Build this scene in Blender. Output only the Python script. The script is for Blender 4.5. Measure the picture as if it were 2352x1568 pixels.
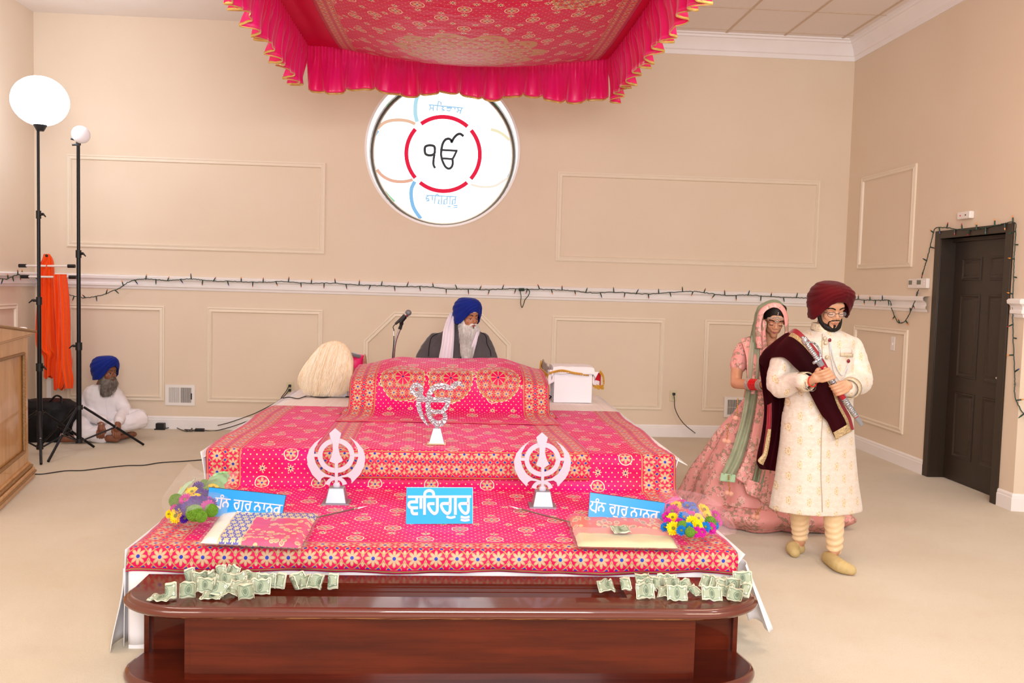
import bpy, bmesh, math, random
from math import sin, cos, pi, sqrt, atan2, floor, exp
from mathutils import Vector, Matrix, Euler, noise

for o in list(bpy.data.objects): bpy.data.objects.remove(o, do_unlink=True)
SC = bpy.context.scene
COL = SC.collection
R = random.Random(7)
V = Vector

# ------------------------------------------------------------------ camera
FPX = 2049.7; PITCH = .0613; YAW = .0652; ROLL = .0271; EYE = V((0, 0, 1.62))
_cy, _sy, _cp, _sp = cos(YAW), sin(YAW), cos(PITCH), sin(PITCH)
FWD = V((_sy*_cp, _cy*_cp, -_sp)); _r = V((_cy, -_sy, 0)); _u = _r.cross(FWD)
RIGHT = _r*cos(ROLL) + _u*sin(ROLL); UP = _u*cos(ROLL) - _r*sin(ROLL)
cam = bpy.data.cameras.new('camera'); cam_o = bpy.data.objects.new('camera', cam); COL.objects.link(cam_o)
cam.sensor_width = 36; cam.lens = FPX*36/2352; cam.clip_start = .05; cam.clip_end = 100
m = Matrix((RIGHT, UP, -FWD)).transposed().to_4x4(); m.translation = EYE
cam_o.matrix_world = m
SC.camera = cam_o

def at(px, py, x=None, y=None, z=None):
    """point of the room seen at a photo position, on a plane of known x, y or z"""
    d = FWD + RIGHT*((px-1176)/FPX) - UP*((py-784)/FPX)
    if x is not None: t = x/d.x
    elif y is not None: t = y/d.y
    else: t = (z-EYE.z)/d.z
    return EYE + d*t

# ------------------------------------------------------------------ world, lights, exposure
W = bpy.data.worlds.new('world'); SC.world = W; W.use_nodes = True
bg = W.node_tree.nodes['Background']; bg.inputs[0].default_value = (1.0, .96, .93, 1); bg.inputs[1].default_value = .63
SC.view_settings.view_transform = 'Standard'; SC.view_settings.look = 'None'
SC.view_settings.exposure = 0.0; SC.view_settings.gamma = 1; SC.view_settings.use_curve_mapping = False

def area(name, loc, target, size, power, col=(1, .95, .9), sy=None):
    l = bpy.data.lights.new(name, 'AREA'); l.energy = power; l.color = col; l.size = size
    if sy: l.shape = 'RECTANGLE'; l.size_y = sy
    o = bpy.data.objects.new(name, l); COL.objects.link(o); o.location = loc
    o.rotation_euler = (V(target)-V(loc)).to_track_quat('-Z', 'Y').to_euler()
    return o
# photographer's flash bounced off the ceiling behind the camera, plus unseen ceiling lamps added as warm fill
area('bounce_flash', (.4, -1.3, 2.6), (.2, 9.7, 1.9), 2.2, 330, (1, .99, .98))
area('ceiling_fill', (2.6, 4.4, 4.3), (2.6, 4.4, 0), 1.1, 45, (1, .80, .60))
area('ceiling_fill', (-2.6, 4.4, 4.25), (-2.6, 4.4, 0), 1.1, 42, (1, .90, .78))
area('right_fill', (3.6, .9, 3.3), (1.0, 7.5, 1.2), .5, 40, (1, .96, .93))  # unseen lamp added as fill from the right

# ------------------------------------------------------------------ node expressions
class NT:
    def __init__(s, mt): s.t = mt.node_tree
class S:
    """a value inside a node tree; operators create Math nodes"""
    def __init__(s, nt, v): s.nt = nt; s.v = v
    def m(s, op, *a, clamp=False):
        n = s.nt.nodes.new('ShaderNodeMath'); n.operation = op; n.use_clamp = clamp
        for i, x in enumerate((s,)+a):
            x = x.v if isinstance(x, S) else x
            if isinstance(x, (int, float)): n.inputs[i].default_value = x
            else: s.nt.links.new(x, n.inputs[i])
        return S(s.nt, n.outputs[0])
    def __add__(s, o): return s.m('ADD', o)
    __radd__ = __add__
    def __sub__(s, o): return s.m('SUBTRACT', o)
    def __rsub__(s, o): return S(s.nt, float(o)).m('SUBTRACT', s)
    def __mul__(s, o): return s.m('MULTIPLY', o)
    __rmul__ = __mul__
    def __truediv__(s, o): return s.m('DIVIDE', o)
    def lt(s, o): return s.m('LESS_THAN', o)
    def gt(s, o): return s.m('GREATER_THAN', o)
    def abs(s): return s.m('ABSOLUTE')
    def sin(s): return s.m('SINE')
    def cos(s): return s.m('COSINE')
    def sqrt(s): return s.m('SQRT')
    def mod(s, o): return s.m('FLOORED_MODULO', o)
    def floor(s): return s.m('FLOOR')
    def min(s, o): return s.m('MINIMUM', o)
    def max(s, o): return s.m('MAXIMUM', o)
    def atan2(s, o): return s.m('ARCTAN2', o)
    def band(s, c, w): return (s-c).abs().lt(w)
    def sel(s, a, b):
        """self ? a : b"""
        a = a if isinstance(a, S) else S(s.nt, float(a)); b = b if isinstance(b, S) else S(s.nt, float(b))
        return s*a + (1-s)*b

def lin(c):
    if isinstance(c, str):
        c = tuple(int(c[i:i+2], 16)/255 for i in (0, 2, 4))
    return tuple(x/12.92 if x <= .04045 else ((x+.055)/1.055)**2.4 for x in c[:3]) + (1,)

def newmat(name):
    mt = bpy.data.materials.new(name); mt.use_nodes = True
    return mt, mt.node_tree, mt.node_tree.nodes['Principled BSDF']
def noise_node(nt, scale, detail=2, coord='Object', vec=None, rough=.5, mapscale=None):
    n = nt.nodes.new('ShaderNodeTexNoise'); n.inputs['Scale'].default_value = scale; n.inputs['Detail'].default_value = detail
    n.inputs['Roughness'].default_value = rough
    if vec is None:
        tc = nt.nodes.new('ShaderNodeTexCoord'); vec = tc.outputs[coord]
    if mapscale:
        mp = nt.nodes.new('ShaderNodeMapping'); mp.inputs['Scale'].default_value = mapscale; nt.links.new(vec, mp.inputs[0]); vec = mp.outputs[0]
    nt.links.new(vec, n.inputs['Vector']); return n
def mixc(nt, fac, a, b):
    n = nt.nodes.new('ShaderNodeMix'); n.data_type = 'RGBA'
    f, A, B = n.inputs[0], n.inputs[6], n.inputs[7]
    def put(sock, x):
        if isinstance(x, S): x = x.v
        if isinstance(x, str): x = lin(x)
        if isinstance(x, (tuple, int, float)): sock.default_value = x
        else: nt.links.new(x, sock)
    put(f, fac); put(A, a); put(B, b)
    return n.outputs[2]
def bump(nt, b, height, strength=.2, dist=.01):
    n = nt.nodes.new('ShaderNodeBump'); n.inputs['Strength'].default_value = strength; n.inputs['Distance'].default_value = dist
    nt.links.new(height.v if isinstance(height, S) else height, n.inputs['Height']); nt.links.new(n.outputs[0], b.inputs['Normal'])
def mat(name, col, rough=.6, metal=0, col2=None, ns=30, nd=3, mapscale=None, bmp=0, bdist=.004, bs=None, sheen=0, coat=0, emit=0, alpha=1, trans=0, ior=None, sss=0, bmap=None, contrast=1.0, coord='Object', spec=None):
    mt, nt, b = newmat(name)
    b.inputs['Base Color'].default_value = lin(col)
    b.inputs['Roughness'].default_value = rough; b.inputs['Metallic'].default_value = metal
    if col2:
        n = noise_node(nt, ns, nd, mapscale=mapscale, coord=coord); f = S(nt, n.outputs[0])
        f = ((f-.5)*(2.2*contrast)+.5).m('MULTIPLY', 1.0, clamp=True)
        nt.links.new(mixc(nt, f, col, col2), b.inputs['Base Color'])
    if bmp:
        n = noise_node(nt, bs or ns, 4, mapscale=bmap, coord=coord); bump(nt, b, n.outputs[0], bmp, bdist)
    if sheen: b.inputs['Sheen Weight'].default_value = sheen; b.inputs['Sheen Roughness'].default_value = .4
    if coat: b.inputs['Coat Weight'].default_value = coat; b.inputs['Coat Roughness'].default_value = .08
    if emit: b.inputs['Emission Color'].default_value = lin(col); b.inputs['Emission Strength'].default_value = emit
    if alpha < 1: b.inputs['Alpha'].default_value = alpha
    if trans: b.inputs['Transmission Weight'].default_value = trans
    if ior: b.inputs['IOR'].default_value = ior
    if spec is None and rough >= .55 and not metal: spec = .22
    if spec is not None: b.inputs['Specular IOR Level'].default_value = spec
    if sss: b.inputs['Subsurface Weight'].default_value = sss; b.inputs['Subsurface Radius'].default_value = (.012, .005, .003); b.inputs['Subsurface Scale'].default_value = .6
    return mt

# ------------------------------------------------------------------ mesh builder
class MB:
    def __init__(s): s.v = []; s.f = []; s.uv = {}; s.mi = []; s.cur = 0
    def add(s, vs, fs, uvs=None):
        b = len(s.v); s.v += [V(p) for p in vs]; s.f += [tuple(i+b for i in f) for f in fs]; s.mi += [s.cur]*len(fs)
        if uvs:
            for i, q in enumerate(uvs): s.uv[b+i] = q
        return s
    def box(s, a, b, mtx=None):
        x0, y0, z0 = a; x1, y1, z1 = b
        vs = [V(p) for p in ((x0,y0,z0),(x1,y0,z0),(x1,y1,z0),(x0,y1,z0),(x0,y0,z1),(x1,y0,z1),(x1,y1,z1),(x0,y1,z1))]
        if mtx: vs = [mtx @ p for p in vs]
        return s.add(vs, [(0,3,2,1),(4,5,6,7),(0,1,5,4),(1,2,6,5),(2,3,7,6),(3,0,4,7)])
    def tube(s, pts, r, n=8, caps=True, flat=None):
        pts = [V(p) for p in pts]; rs = r if isinstance(r, (list, tuple)) else [r]*len(pts)
        vs = []; fs = []; up = None
        for i, p in enumerate(pts):
            d = (pts[min(i+1, len(pts)-1)]-pts[max(i-1, 0)])
            d = d.normalized() if d.length > 1e-9 else V((0, 0, 1))
            if up is None:
                up = V((0, 0, 1)) if abs(d.z) < .9 else V((1, 0, 0))
            a = d.cross(up)
            if a.length < 1e-6: a = d.cross(V((1, .3, 0)))
            a.normalize(); b = a.cross(d).normalized(); up = b
            for k in range(n):
                t = 2*pi*k/n; vs.append(p+(a*cos(t)+b*sin(t)*(flat or 1))*rs[i])
        for i in range(len(pts)-1):
            for k in range(n):
                fs.append((i*n+k, i*n+(k+1) % n, (i+1)*n+(k+1) % n, (i+1)*n+k))
        if caps: fs.append(tuple(range(n-1, -1, -1))); fs.append(tuple((len(pts)-1)*n+k for k in range(n)))
        return s.add(vs, fs)
    def cyl(s, a, b, r0, r1=None, n=16): return s.tube([a, b], [r0, r0 if r1 is None else r1], n)
    def ell(s, c, r, n=16, m=10, mtx=None):
        c = V(c); vs = []; fs = []
        if isinstance(r, (int, float)): r = (r, r, r)
        for j in range(m+1):
            ph = pi*j/m
            for i in range(n):
                th = 2*pi*i/n; p = V((r[0]*sin(ph)*cos(th), r[1]*sin(ph)*sin(th), r[2]*cos(ph)))
                if mtx: p = mtx @ p
                vs.append(c+p)
        for j in range(m):
            for i in range(n):
                a = j*n+i; b = j*n+(i+1) % n; fs.append((a, a+n, b+n, b))
        return s.add(vs, fs)
    def grid(s, fn, nu, nv, uvf=None, closeu=False):
        vs = []; fs = []; uvs = []
        for j in range(nv+1):
            for i in range(nu+1 if not closeu else nu):
                vs.append(V(fn(i/nu, j/nv)))
                uvs.append(uvf(i/nu, j/nv) if uvf else (i/nu, j/nv))
        w = nu if closeu else nu+1
        for j in range(nv):
            for i in range(nu):
                a = j*w+i; b = j*w+(i+1) % w if closeu else a+1
                fs.append((a, b, b+w, a+w))
        return s.add(vs, fs, uvs)
    def prism(s, poly, fn, d0, d1):
        """poly 2D outline, fn(u,v,d)->3D"""
        n = len(poly); vs = [fn(u, v, d0) for u, v in poly]+[fn(u, v, d1) for u, v in poly]
        return s.add(vs, [tuple(range(n-1, -1, -1)), tuple(range(n, 2*n))]+[(i, (i+1) % n, n+(i+1) % n, n+i) for i in range(n)])
    def band(s, pts, w, fn, d0, d1):
        """flat stroke of width w (number or list) along 2D pts, extruded"""
        n = len(pts); ws = w if isinstance(w, (list, tuple)) else [w]*n; L = []; Rr = []
        for i in range(n):
            a = pts[max(i-1, 0)]; b = pts[min(i+1, n-1)]; dx, dy = b[0]-a[0], b[1]-a[1]; l = sqrt(dx*dx+dy*dy) or 1
            nx, ny = -dy/l, dx/l; h = ws[i]/2
            k = 1
            if 0 < i < n-1:
                ux, uy = pts[i][0]-a[0], pts[i][1]-a[1]; q = sqrt(ux*ux+uy*uy) or 1
                k = 1/max(.55, abs((-uy/q)*nx+(ux/q)*ny))
            L.append((pts[i][0]+nx*h*k, pts[i][1]+ny*h*k)); Rr.append((pts[i][0]-nx*h*k, pts[i][1]-ny*h*k))
        vs = []
        for d in (d0, d1):
            for i in range(n): vs += [fn(L[i][0], L[i][1], d), fn(Rr[i][0], Rr[i][1], d)]
        fs = []; o = 2*n
        for i in range(n-1):
            a, b, c, e = 2*i, 2*i+1, 2*i+3, 2*i+2
            fs += [(a, b, c, e), (a+o, e+o, c+o, b+o), (a, e, e+o, a+o), (b, b+o, c+o, c)]
        fs += [(0, o, o+1, 1), (2*n-2, 2*n-1, o+2*n-1, o+2*n-2)]
        return s.add(vs, fs)
    def sweep(s, prof, path, closed=False):
        """prof: list of (out, up) ; path: list of (point, outdir, updir)"""
        n = len(prof); vs = []; fs = []
        for p, o, u in path:
            for a, b in prof: vs.append(V(p)+V(o)*a+V(u)*b)
        m = len(path)
        for i in range(m if closed else m-1):
            for k in range(n-1):
                a = i*n+k; b = ((i+1) % m)*n+k; fs.append((a, a+1, b+1, b))
        return s.add(vs, fs)

ORG = {}
def org(o): return ORG.get(o.name, V((0, 0, 0)))
def to_mesh(name, mb, base):
    me = bpy.data.meshes.new(name); me.from_pydata([p-base for p in mb.v], [], mb.f); me.validate(clean_customdata=False)
    if mb.uv and len(me.loops):
        uvl = me.uv_layers.new(name='UVMap'); d = [0.0]*(2*len(me.loops)); vi = [0]*len(me.loops)
        me.loops.foreach_get('vertex_index', vi)
        for i, v_ in enumerate(vi): q = mb.uv.get(v_, (0, 0)); d[2*i] = q[0]; d[2*i+1] = q[1]
        uvl.data.foreach_set('uv', d)
    return me
def obj(name, mb, mt, parent=None, smooth=True, angle=40, mods=None):
    if parent is None:
        xs = [p.x for p in mb.v]; ys = [p.y for p in mb.v]
        base = V(((min(xs)+max(xs))/2, (min(ys)+max(ys))/2, min(p.z for p in mb.v)))
    else: base = org(parent)
    me = to_mesh(name, mb, base)
    mts = mt if isinstance(mt, (list, tuple)) else [mt]
    for x in mts: me.materials.append(x)
    if len(mts) > 1 and len(me.polygons) == len(mb.mi): me.polygons.foreach_set('material_index', mb.mi)
    if smooth:
        me.shade_smooth(); me.set_sharp_from_angle(angle=math.radians(angle))
    o = bpy.data.objects.new(name, me); COL.objects.link(o)
    if parent is None: o.location = base
    else: o.parent = parent
    ORG[o.name] = base
    return o
def tag(o, label, cat, group=None):
    o['label'] = label; o['category'] = cat
    if group: o['group'] = group
    return o
def thing(name, label, cat, loc, group=None):
    o = bpy.data.objects.new(name, None); o.empty_display_size = .1; COL.objects.link(o); o.location = loc; ORG[o.name] = V(loc)
    return tag(o, label, cat, group)
def struct(name, mb, mt, parent=None, **k):
    o = obj(name, mb, mt, parent, **k)
    if parent is None: o['kind'] = 'structure'
    return o
def solid(o, t, off=0):
    m_ = o.modifiers.new('thickness', 'SOLIDIFY'); m_.thickness = t; m_.offset = off; return o
def subd(o, l=1):
    m_ = o.modifiers.new('subdivision', 'SUBSURF'); m_.levels = l; m_.render_levels = l; return o
def bevel(o, w, n=2):
    m_ = o.modifiers.new('bevel', 'BEVEL'); m_.width = w; m_.segments = n; m_.limit_method = 'ANGLE'; m_.angle_limit = .6; return o
def crom(P, n, closed=False):
    """Catmull-Rom through points P, n samples per segment"""
    P = [V(p) if len(p) == 3 else V((p[0], p[1], 0)) for p in P]; out = []; N = len(P)
    segs = N if closed else N-1
    for i in range(segs):
        g = (lambda k: P[k % N]) if closed else (lambda k: P[min(max(k, 0), N-1)])
        a, b, c, d = g(i-1), g(i), g(i+1), g(i+2)
        for j in range(n):
            t = j/n; out.append(.5*((2*b)+(c-a)*t+(2*a-5*b+4*c-d)*t*t+(3*b-a-3*c+d)*t**3))
    if not closed: out.append(P[-1])
    return out
def crom2(P, n): return [(p.x, p.y) for p in crom([(a[0], a[1]) for a in P], n)]
def fbm(x, y, z=0): return noise.noise(V((x, y, z)))
def on_mesh(o, px, py, off=.004):
    """point on the surface of an object seen at a photo position, lifted by off"""
    if o.name not in _BVH:
        from mathutils.bvhtree import BVHTree
        b_ = ORG.get(o.name, V((0, 0, 0))); _BVH[o.name] = BVHTree.FromPolygons([v.co+b_ for v in o.data.vertices], [tuple(p.vertices) for p in o.data.polygons])
    q = at(px, py, y=1.0); d = (q-EYE).normalized(); h = _BVH[o.name].ray_cast(EYE, d)
    return None if h[0] is None else h[0]-d*off
_BVH = {}
def ss(a, b, x):
    t = min(1, max(0, (x-a)/(b-a))); return t*t*(3-2*t)
def lerp(a, b, t): return a+(b-a)*t
def sample(P, t):
    """smooth interpolation in a list of tuples at t in 0..1"""
    n = len(P)-1; f = t*n; i = min(int(f), n-1); u = f-i
    g = lambda k: P[min(max(k, 0), n)]
    a, b, c, d = g(i-1), g(i), g(i+1), g(i+2)
    return tuple(.5*(2*b[k]+(c[k]-a[k])*u+(2*a[k]-5*b[k]+4*c[k]-d[k])*u*u+(3*b[k]-a[k]-3*c[k]+d[k])*u**3) for k in range(len(b)))

# ------------------------------------------------------------------ room materials
M = {}
M['wall'] = mat('wall_paint', 'e8d6c2', .75, col2='e4d1bb', ns=1.3, bmp=.05, bdist=.002, bs=180)
M['mould'] = mat('moulding_paint', 'eee0cd', .5, col2='ebdcc8', ns=3)
M['white'] = mat('white_trim_paint', 'f6f1f1', .35, col2='f2edec', ns=4)
M['ceil'] = mat('ceiling_paint', 'efe6df', .8, col2='ece1d9', ns=2)
M['door'] = mat('dark_brown_door_paint', '33271c', .42, col2='2d2219', ns=5, mapscale=(1, 1, .1))

# carpet
mt, nt, b = newmat('beige_carpet')
n1 = noise_node(nt, 1.1, 4); n2 = noise_node(nt, 260, 3); n3 = noise_node(nt, 6, 4)
c = mixc(nt, ((S(nt, n1.outputs[0])-.5)*2.4+.5).m('MULTIPLY', 1, clamp=True), 'dacdb8', 'cfbfa4')
c = mixc(nt, ((S(nt, n2.outputs[0])-.45)*3).m('MULTIPLY', .55, clamp=True), c, 'bfa888')
c = mixc(nt, ((S(nt, n3.outputs[0])-.55)*3).m('MULTIPLY', .35, clamp=True), c, 'c9b190')
nt.links.new(c, b.inputs['Base Color']); b.inputs['Roughness'].default_value = .95; b.inputs['Sheen Weight'].default_value = .25
bump(nt, b, n2.outputs[0], .6, .006); M['carpet'] = mt

# ------------------------------------------------------------------ room
D = 9.72; XR = 4.327; XL = -4.416; ZC = 4.40; YG = 6.53
fl = MB(); fl.grid(lambda u, v: (-9+18*u, -4+14.6*v, 0), 18, 14); struct('floor', fl, M['carpet'], smooth=False)
# back wall with a round opening
RW = .815; CX = -.166; CZ = 3.07; YW = 10.07
w = MB(); N = 64
rim = [(CX+RW*cos(2*pi*i/N), CZ+RW*sin(2*pi*i/N)) for i in range(N)]
def sq(i):
    a = 2*pi*i/N; c_, s_ = cos(a), sin(a); k = 1.15/max(abs(c_), abs(s_)); return (CX+k*c_, CZ+k*s_)
w.add([(x, D, z) for x, z in rim]+[(sq(i)[0], D, sq(i)[1]) for i in range(N)],
      [(i, (i+1) % N, N+(i+1) % N, N+i) for i in range(N)])
x0, x1, z0, z1 = CX-1.15, CX+1.15, CZ-1.15, CZ+1.15
for a, b_, c_, d_ in ((XL-.1, x0, 0, ZC+.1), (x1, XR+.1, 0, ZC+.1), (x0, x1, 0, z0), (x0, x1, z1, ZC+.1)):
    w.add([(a, D, c_), (b_, D, c_), (b_, D, d_), (a, D, d_)], [(0, 1, 2, 3)])
struct('wall_back', w, M['wall'], smooth=False)
w = MB(); w.box((XL-.12, -3.5, 0), (XL, D+.1, ZC+.1)); struct('wall_left', w, M['wall'], smooth=False)
# right wall with the door opening
YA, YB, ZD = 7.75, 6.80, 2.15
w = MB()
w.box((XR, YA, 0), (XR+.14, D+.1, ZC+.1)); w.box((XR, YG, 0), (XR+.14, YB, ZC+.1)); w.box((XR, YB, ZD), (XR+.14, YA, ZC+.1))
struct('wall_right', w, M['wall'], smooth=False)
# the wall turns outward just this side of the door
q0 = V((XR, YG, 0)); q1 = q0+V((3.2, -.75, 0))
w = MB(); dd = (q1-q0).normalized(); nn = V((dd.y, -dd.x, 0))
w.add([q0, q1, q1+V((0, 0, ZC+.1)), q0+V((0, 0, ZC+.1))], [(0, 1, 2, 3)]); struct('wall_front_right', w, M['wall'], smooth=False)
w = MB(); w.box((XR+.14, YB-.3, 0), (XR+.9, YA+.3, 2.6)); 

# ceiling: flat plaster over the left, lay-in tiles on the right
w = MB(); w.box((XL-.1, -3.5, 4.32), (1.6, D+.1, 4.46)); struct('ceiling', w, M['ceil'], smooth=False)
mt, nt, b = newmat('ceiling_tile_panel')
tc = nt.nodes.new('ShaderNodeTexCoord'); n = noise_node(nt, 160, 3)
nt.links.new(mixc(nt, S(nt, n.outputs[0]).gt(.62)*.35, 'f0e7e2', 'e0d5ce'), b.inputs['Base Color']); b.inputs['Roughness'].default_value = .9; M['tile'] = mt
M['grid'] = mat('ceiling_grid_metal', 'd0b9a2', .5)
t = MB(); t.box((1.6, -3.5, ZC), (8, D+.1, ZC+.05)); struct('ceiling_tiles', t, M['tile'], smooth=False)
g = MB()
for i in range(-1, 8): g.box((4.119-.64*i-.012 if i >= 0 else 4.755, -3.5, ZC-.006), (4.119-.64*i+.012 if i >= 0 else 4.78, D, ZC+.01)) if 4.119-.64*i > 1.6 else None
for j in range(-1, 18): g.box((1.6, 8.76-.73*j-.006, ZC-.004), (8, 8.76-.73*j+.006, ZC+.01))
struct('trim_1', g, M['grid'], smooth=False)
# crown moulding, swept along the back wall and the right wall
prof = [(0, -.245), (.012, -.245), (.016, -.2), (.03, -.19), (.045, -.13), (.085, -.075), (.1, -.07), (.105, -.05), (.13, -.045), (.135, 0)]
g = MB(); zc = V((0, 0, 1)); 
g.sweep(prof, [((1.2, D, ZC+.03), (0, -1, 0), zc), ((XR, D, ZC+.03), (-1, -1, 0), zc), ((XR, YG, ZC+.03), (-1, .0, 0), zc), (q1+V((0, 0, ZC+.03)), (nn.x, nn.y, 0), zc)])
g.sweep([(a, b_*.001+(b_+.245)*0+b_) for a, b_ in prof], [((1.2, D, ZC+.03), (0, -1, 0), zc), ((1.19, D, ZC+.03), (0, -.02, 0), zc)])
struct('trim_2', g, M['white'], angle=25)
# chair rails
rail = [(0, -.005), (.014, 0), (.02, .022), (.034, .03), (.036, .05), (.026, .06), (.03, .085), (.044, .098), (.06, .105), (.064, .13), (.05, .142), (0, .146)]
ZR = 1.49
g = MB(); g.sweep(rail, [((XL, -3, ZR), (1, 0, 0), zc), ((XL, D, ZR), (1, -1, 0), zc), ((XR, D, ZR), (-1, -1, 0), zc), ((XR, 7.90, ZR), (-1, 0, 0), zc)]); struct('trim_3', g, M['white'], angle=25)
g = MB(); g.sweep(rail, [((XR, 6.66, ZR), (-1, 0, 0), zc), ((XR, YG, ZR), (-1, -.5, 0), zc), (q1+V((0, 0, ZR)), (nn.x, nn.y, 0), zc)]); g.prism([(a, b_) for a, b_ in rail], lambda u, v, d: V((XR-u, 6.66+d, ZR+v)), 0, -.002); struct('trim_4', g, M['white'], angle=25)
# baseboards
bb = [(0, 0), (.016, 0), (.016, .1), (.012, .104), (.012, .122), (.006, .134), (0, .136)]
g = MB(); g.sweep(bb, [((XL, D, 0), (0, -1, 0), zc), ((XR, D, 0), (0, -1, 0), zc)]); struct('baseboard_back', g, M['white'], angle=25)
g = MB(); g.sweep(bb, [((XR, D, 0), (-1, 0, 0), zc), ((XR, 7.84, 0), (-1, 0, 0), zc)]); struct('baseboard_right', g, M['white'], angle=25)
g = MB(); g.sweep(bb, [((XL, D, 0), (1, 0, 0), zc), ((XL, -3, 0), (1, 0, 0), zc)]); struct('baseboard_left', g, M['white'], angle=25)
g = MB(); g.sweep(bb, [((XR, 6.72, 0), (-1, 0, 0), zc), ((XR, YG, 0), (-1, -.5, 0), zc), (q1, (nn.x, nn.y, 0), zc)]); struct('baseboard_front_right', g, M['white'], angle=25)
# picture-frame mouldings
mp = [(0, 0), (.014, .0), (.018, .012), (.01, .022), (.016, .034), (.02, .046), (.006, .052), (0, .055)]
_tn = [4]
def pframe(pts, nrm):
    """closed moulding frame along wall points pts (outer edge), nrm = into the room"""
    P = [V(p) for p in pts]; n = len(P); c = sum(P, V((0, 0, 0)))/n; nrm = V(nrm); path = []
    for i in range(n):
        a = (P[i]-P[i-1]).normalized(); b_ = (P[(i+1) % n]-P[i]).normalized()
        na = nrm.cross(a); nb = nrm.cross(b_)
        if na.dot(c-P[i]) < 0: na = -na
        if nb.dot(c-P[i]) < 0: nb = -nb
        mdir = (na+nb).normalized(); mdir *= 1/max(.3, mdir.dot(na)); path.append((P[i], nrm, mdir))
    g = MB(); g.sweep(mp, path, closed=True); _tn[0] += 1
    struct('trim_%d' % _tn[0], g, M['mould'], angle=25)
def brect(xa, xb, za, zb): pframe([(xa, D, za), (xb, D, za), (xb, D, zb), (xa, D, zb)], (0, -1, 0))
brect(-4.084, -1.407, 1.915, 2.878); brect(1.084, 4.006, 1.915, 2.878)
brect(-4.09, -3.08, .301, 1.315); brect(-2.633, -1.415, .301, 1.315); brect(1.071, 2.32, .301, 1.315); brect(2.769, 4.05, .301, 1.315)
A3 = [at(905, 715.5, y=D), at(1108.7, 721, y=D), at(1174, 789.7, y=D), at(835.6, 781, y=D)]
pframe([(A3[3].x, D, .301), (A3[2].x, D, .301), (A3[2].x, D, A3[2].z), (A3[1].x, D, 1.315), (A3[0].x, D, 1.315), (A3[3].x, D, A3[2].z)], (0, -1, 0))
def rrect(ya, yb, za, zb, x=XR, s=-1): pframe([(x, ya, za), (x, yb, za), (x, yb, zb), (x, ya, zb)], (s, 0, 0))
rrect(8.247, 9.39, 1.91, 2.885); rrect(8.247, 9.39, .305, 1.31)
rrect(8.0, 9.32, .301, 1.315, XL, 1)
# door in the right wall
dr = MB(); dr.box((XR-.018, YA, 0), (XR+.1, YA+.085, ZD+.07)); dr.box((XR-.018, YB-.085, 0), (XR+.1, YB, ZD+.07)); dr.box((XR-.018, YA, ZD), (XR+.1, YB, ZD+.07))
dr.box((XR-.01, YA-.004, 0), (XR+.26, YA+.02, ZD)); dr.box((XR+.1, YB-.02, 0), (XR+.22, YB+.03, ZD)); dr.box((XR+.1, YB, ZD-.03), (XR+.22, YA, ZD+.02))
dob = bpy.data.objects.new('door_1', None); COL.objects.link(dob); dob['kind'] = 'structure'; dob.location = (XR, (YA+YB)/2, 0); ORG[dob.name] = V(dob.location)
o = obj('door_frame', dr, M['door'], dob); bevel(o, .004)
# six-panel leaf built as a grid with recessed panels
X0 = XR+.13
leaf = MB(); ylo, yhi, zt = YB, YA, ZD-.02
cols = [(YA-.13, YA-.42), (YA-.54, YA-.83)]; rows = [(1.78, 1.98), (.93, 1.66), (.22, .8)]
leaf.box((X0, ylo, .008), (X0+.045, yhi, zt))
for ca, cb in cols:
    for ra, rb in rows:
        P = [(ca, ra), (cb, ra), (cb, rb), (ca, rb)]
        path = []
        c_ = V((0, (ca+cb)/2, (ra+rb)/2))
        for yv, zv in P:
            d_ = V((0, 1 if yv < c_.y else -1, 1 if zv < c_.z else -1)); path.append((V((X0, yv, zv)), V((-1, 0, 0)), d_))
        leaf.sweep([(0, 0), (.008, .002), (.010, .012), (.002, .024), (.001, .034), (.008, .05), (.009, .052)], path, closed=True)
        leaf.box((X0-.009, cb+.052, ra+.052), (X0+.01, ca-.052, rb-.052))
obj('door_leaf', leaf, M['door'], dob)
hd = MB(); hp = V((X0-.03, YB+.10, .98)); hd.cyl(hp+V((.03, 0, 0)), hp, .012); hd.tube([hp, hp+V((-.004, .05, 0)), hp+V((0, .09, .004))], [.012, .011, .008]); o = obj('door_handle', hd, mat('white_lever', 'd9cfcb', .3), dob)
o['label'] = 'pale lever handle'
w = MB(); w.box((XR+.2, YB-.2, 0), (XR+.25, YA+.2, 2.4)); struct('wall_behind_door', w, M['wall'], smooth=False)

# ------------------------------------------------------------------ round window
wo = bpy.data.objects.new('window_1', None); COL.objects.link(wo); wo['kind'] = 'structure'; wo.location = (CX, YW, CZ); ORG[wo.name] = V(wo.location)
def wp(u, v, d): return V((CX+u, YW-d, CZ+v))
def ring(r0, r1, d0, d1, a0=0, a1=360, n=72):
    pts = [((r0+r1)/2*cos(math.radians(a0+(a1-a0)*i/n)), (r0+r1)/2*sin(math.radians(a0+(a1-a0)*i/n))) for i in range(n+1)]
    g = MB(); g.band(pts, r1-r0, wp, d0, d1); return g
obj('window_sleeve', ring(.808, .832, -.02, .356), M['white'], wo)
def glow(name, col, e=1.0):
    m_ = mat(name, col, .9, emit=max(e, .95), spec=0); m_.node_tree.nodes['Principled BSDF'].inputs['Base Color'].default_value = (.02, .02, .02, 1); return m_
M['pane'] = glow('backlit_white_glass', 'ffffff', 3.2)
g = MB(); g.add([wp(.8*cos(2*pi*i/96), .8*sin(2*pi*i/96), 0) for i in range(96)], [tuple(range(96))]); obj('glass_pane', g, M['pane'], wo, smooth=False)
obj('window_frame', ring(.775, .80, .0, .03), mat('dark_bronze_frame', '4a4238', .35, .6), wo)
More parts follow.
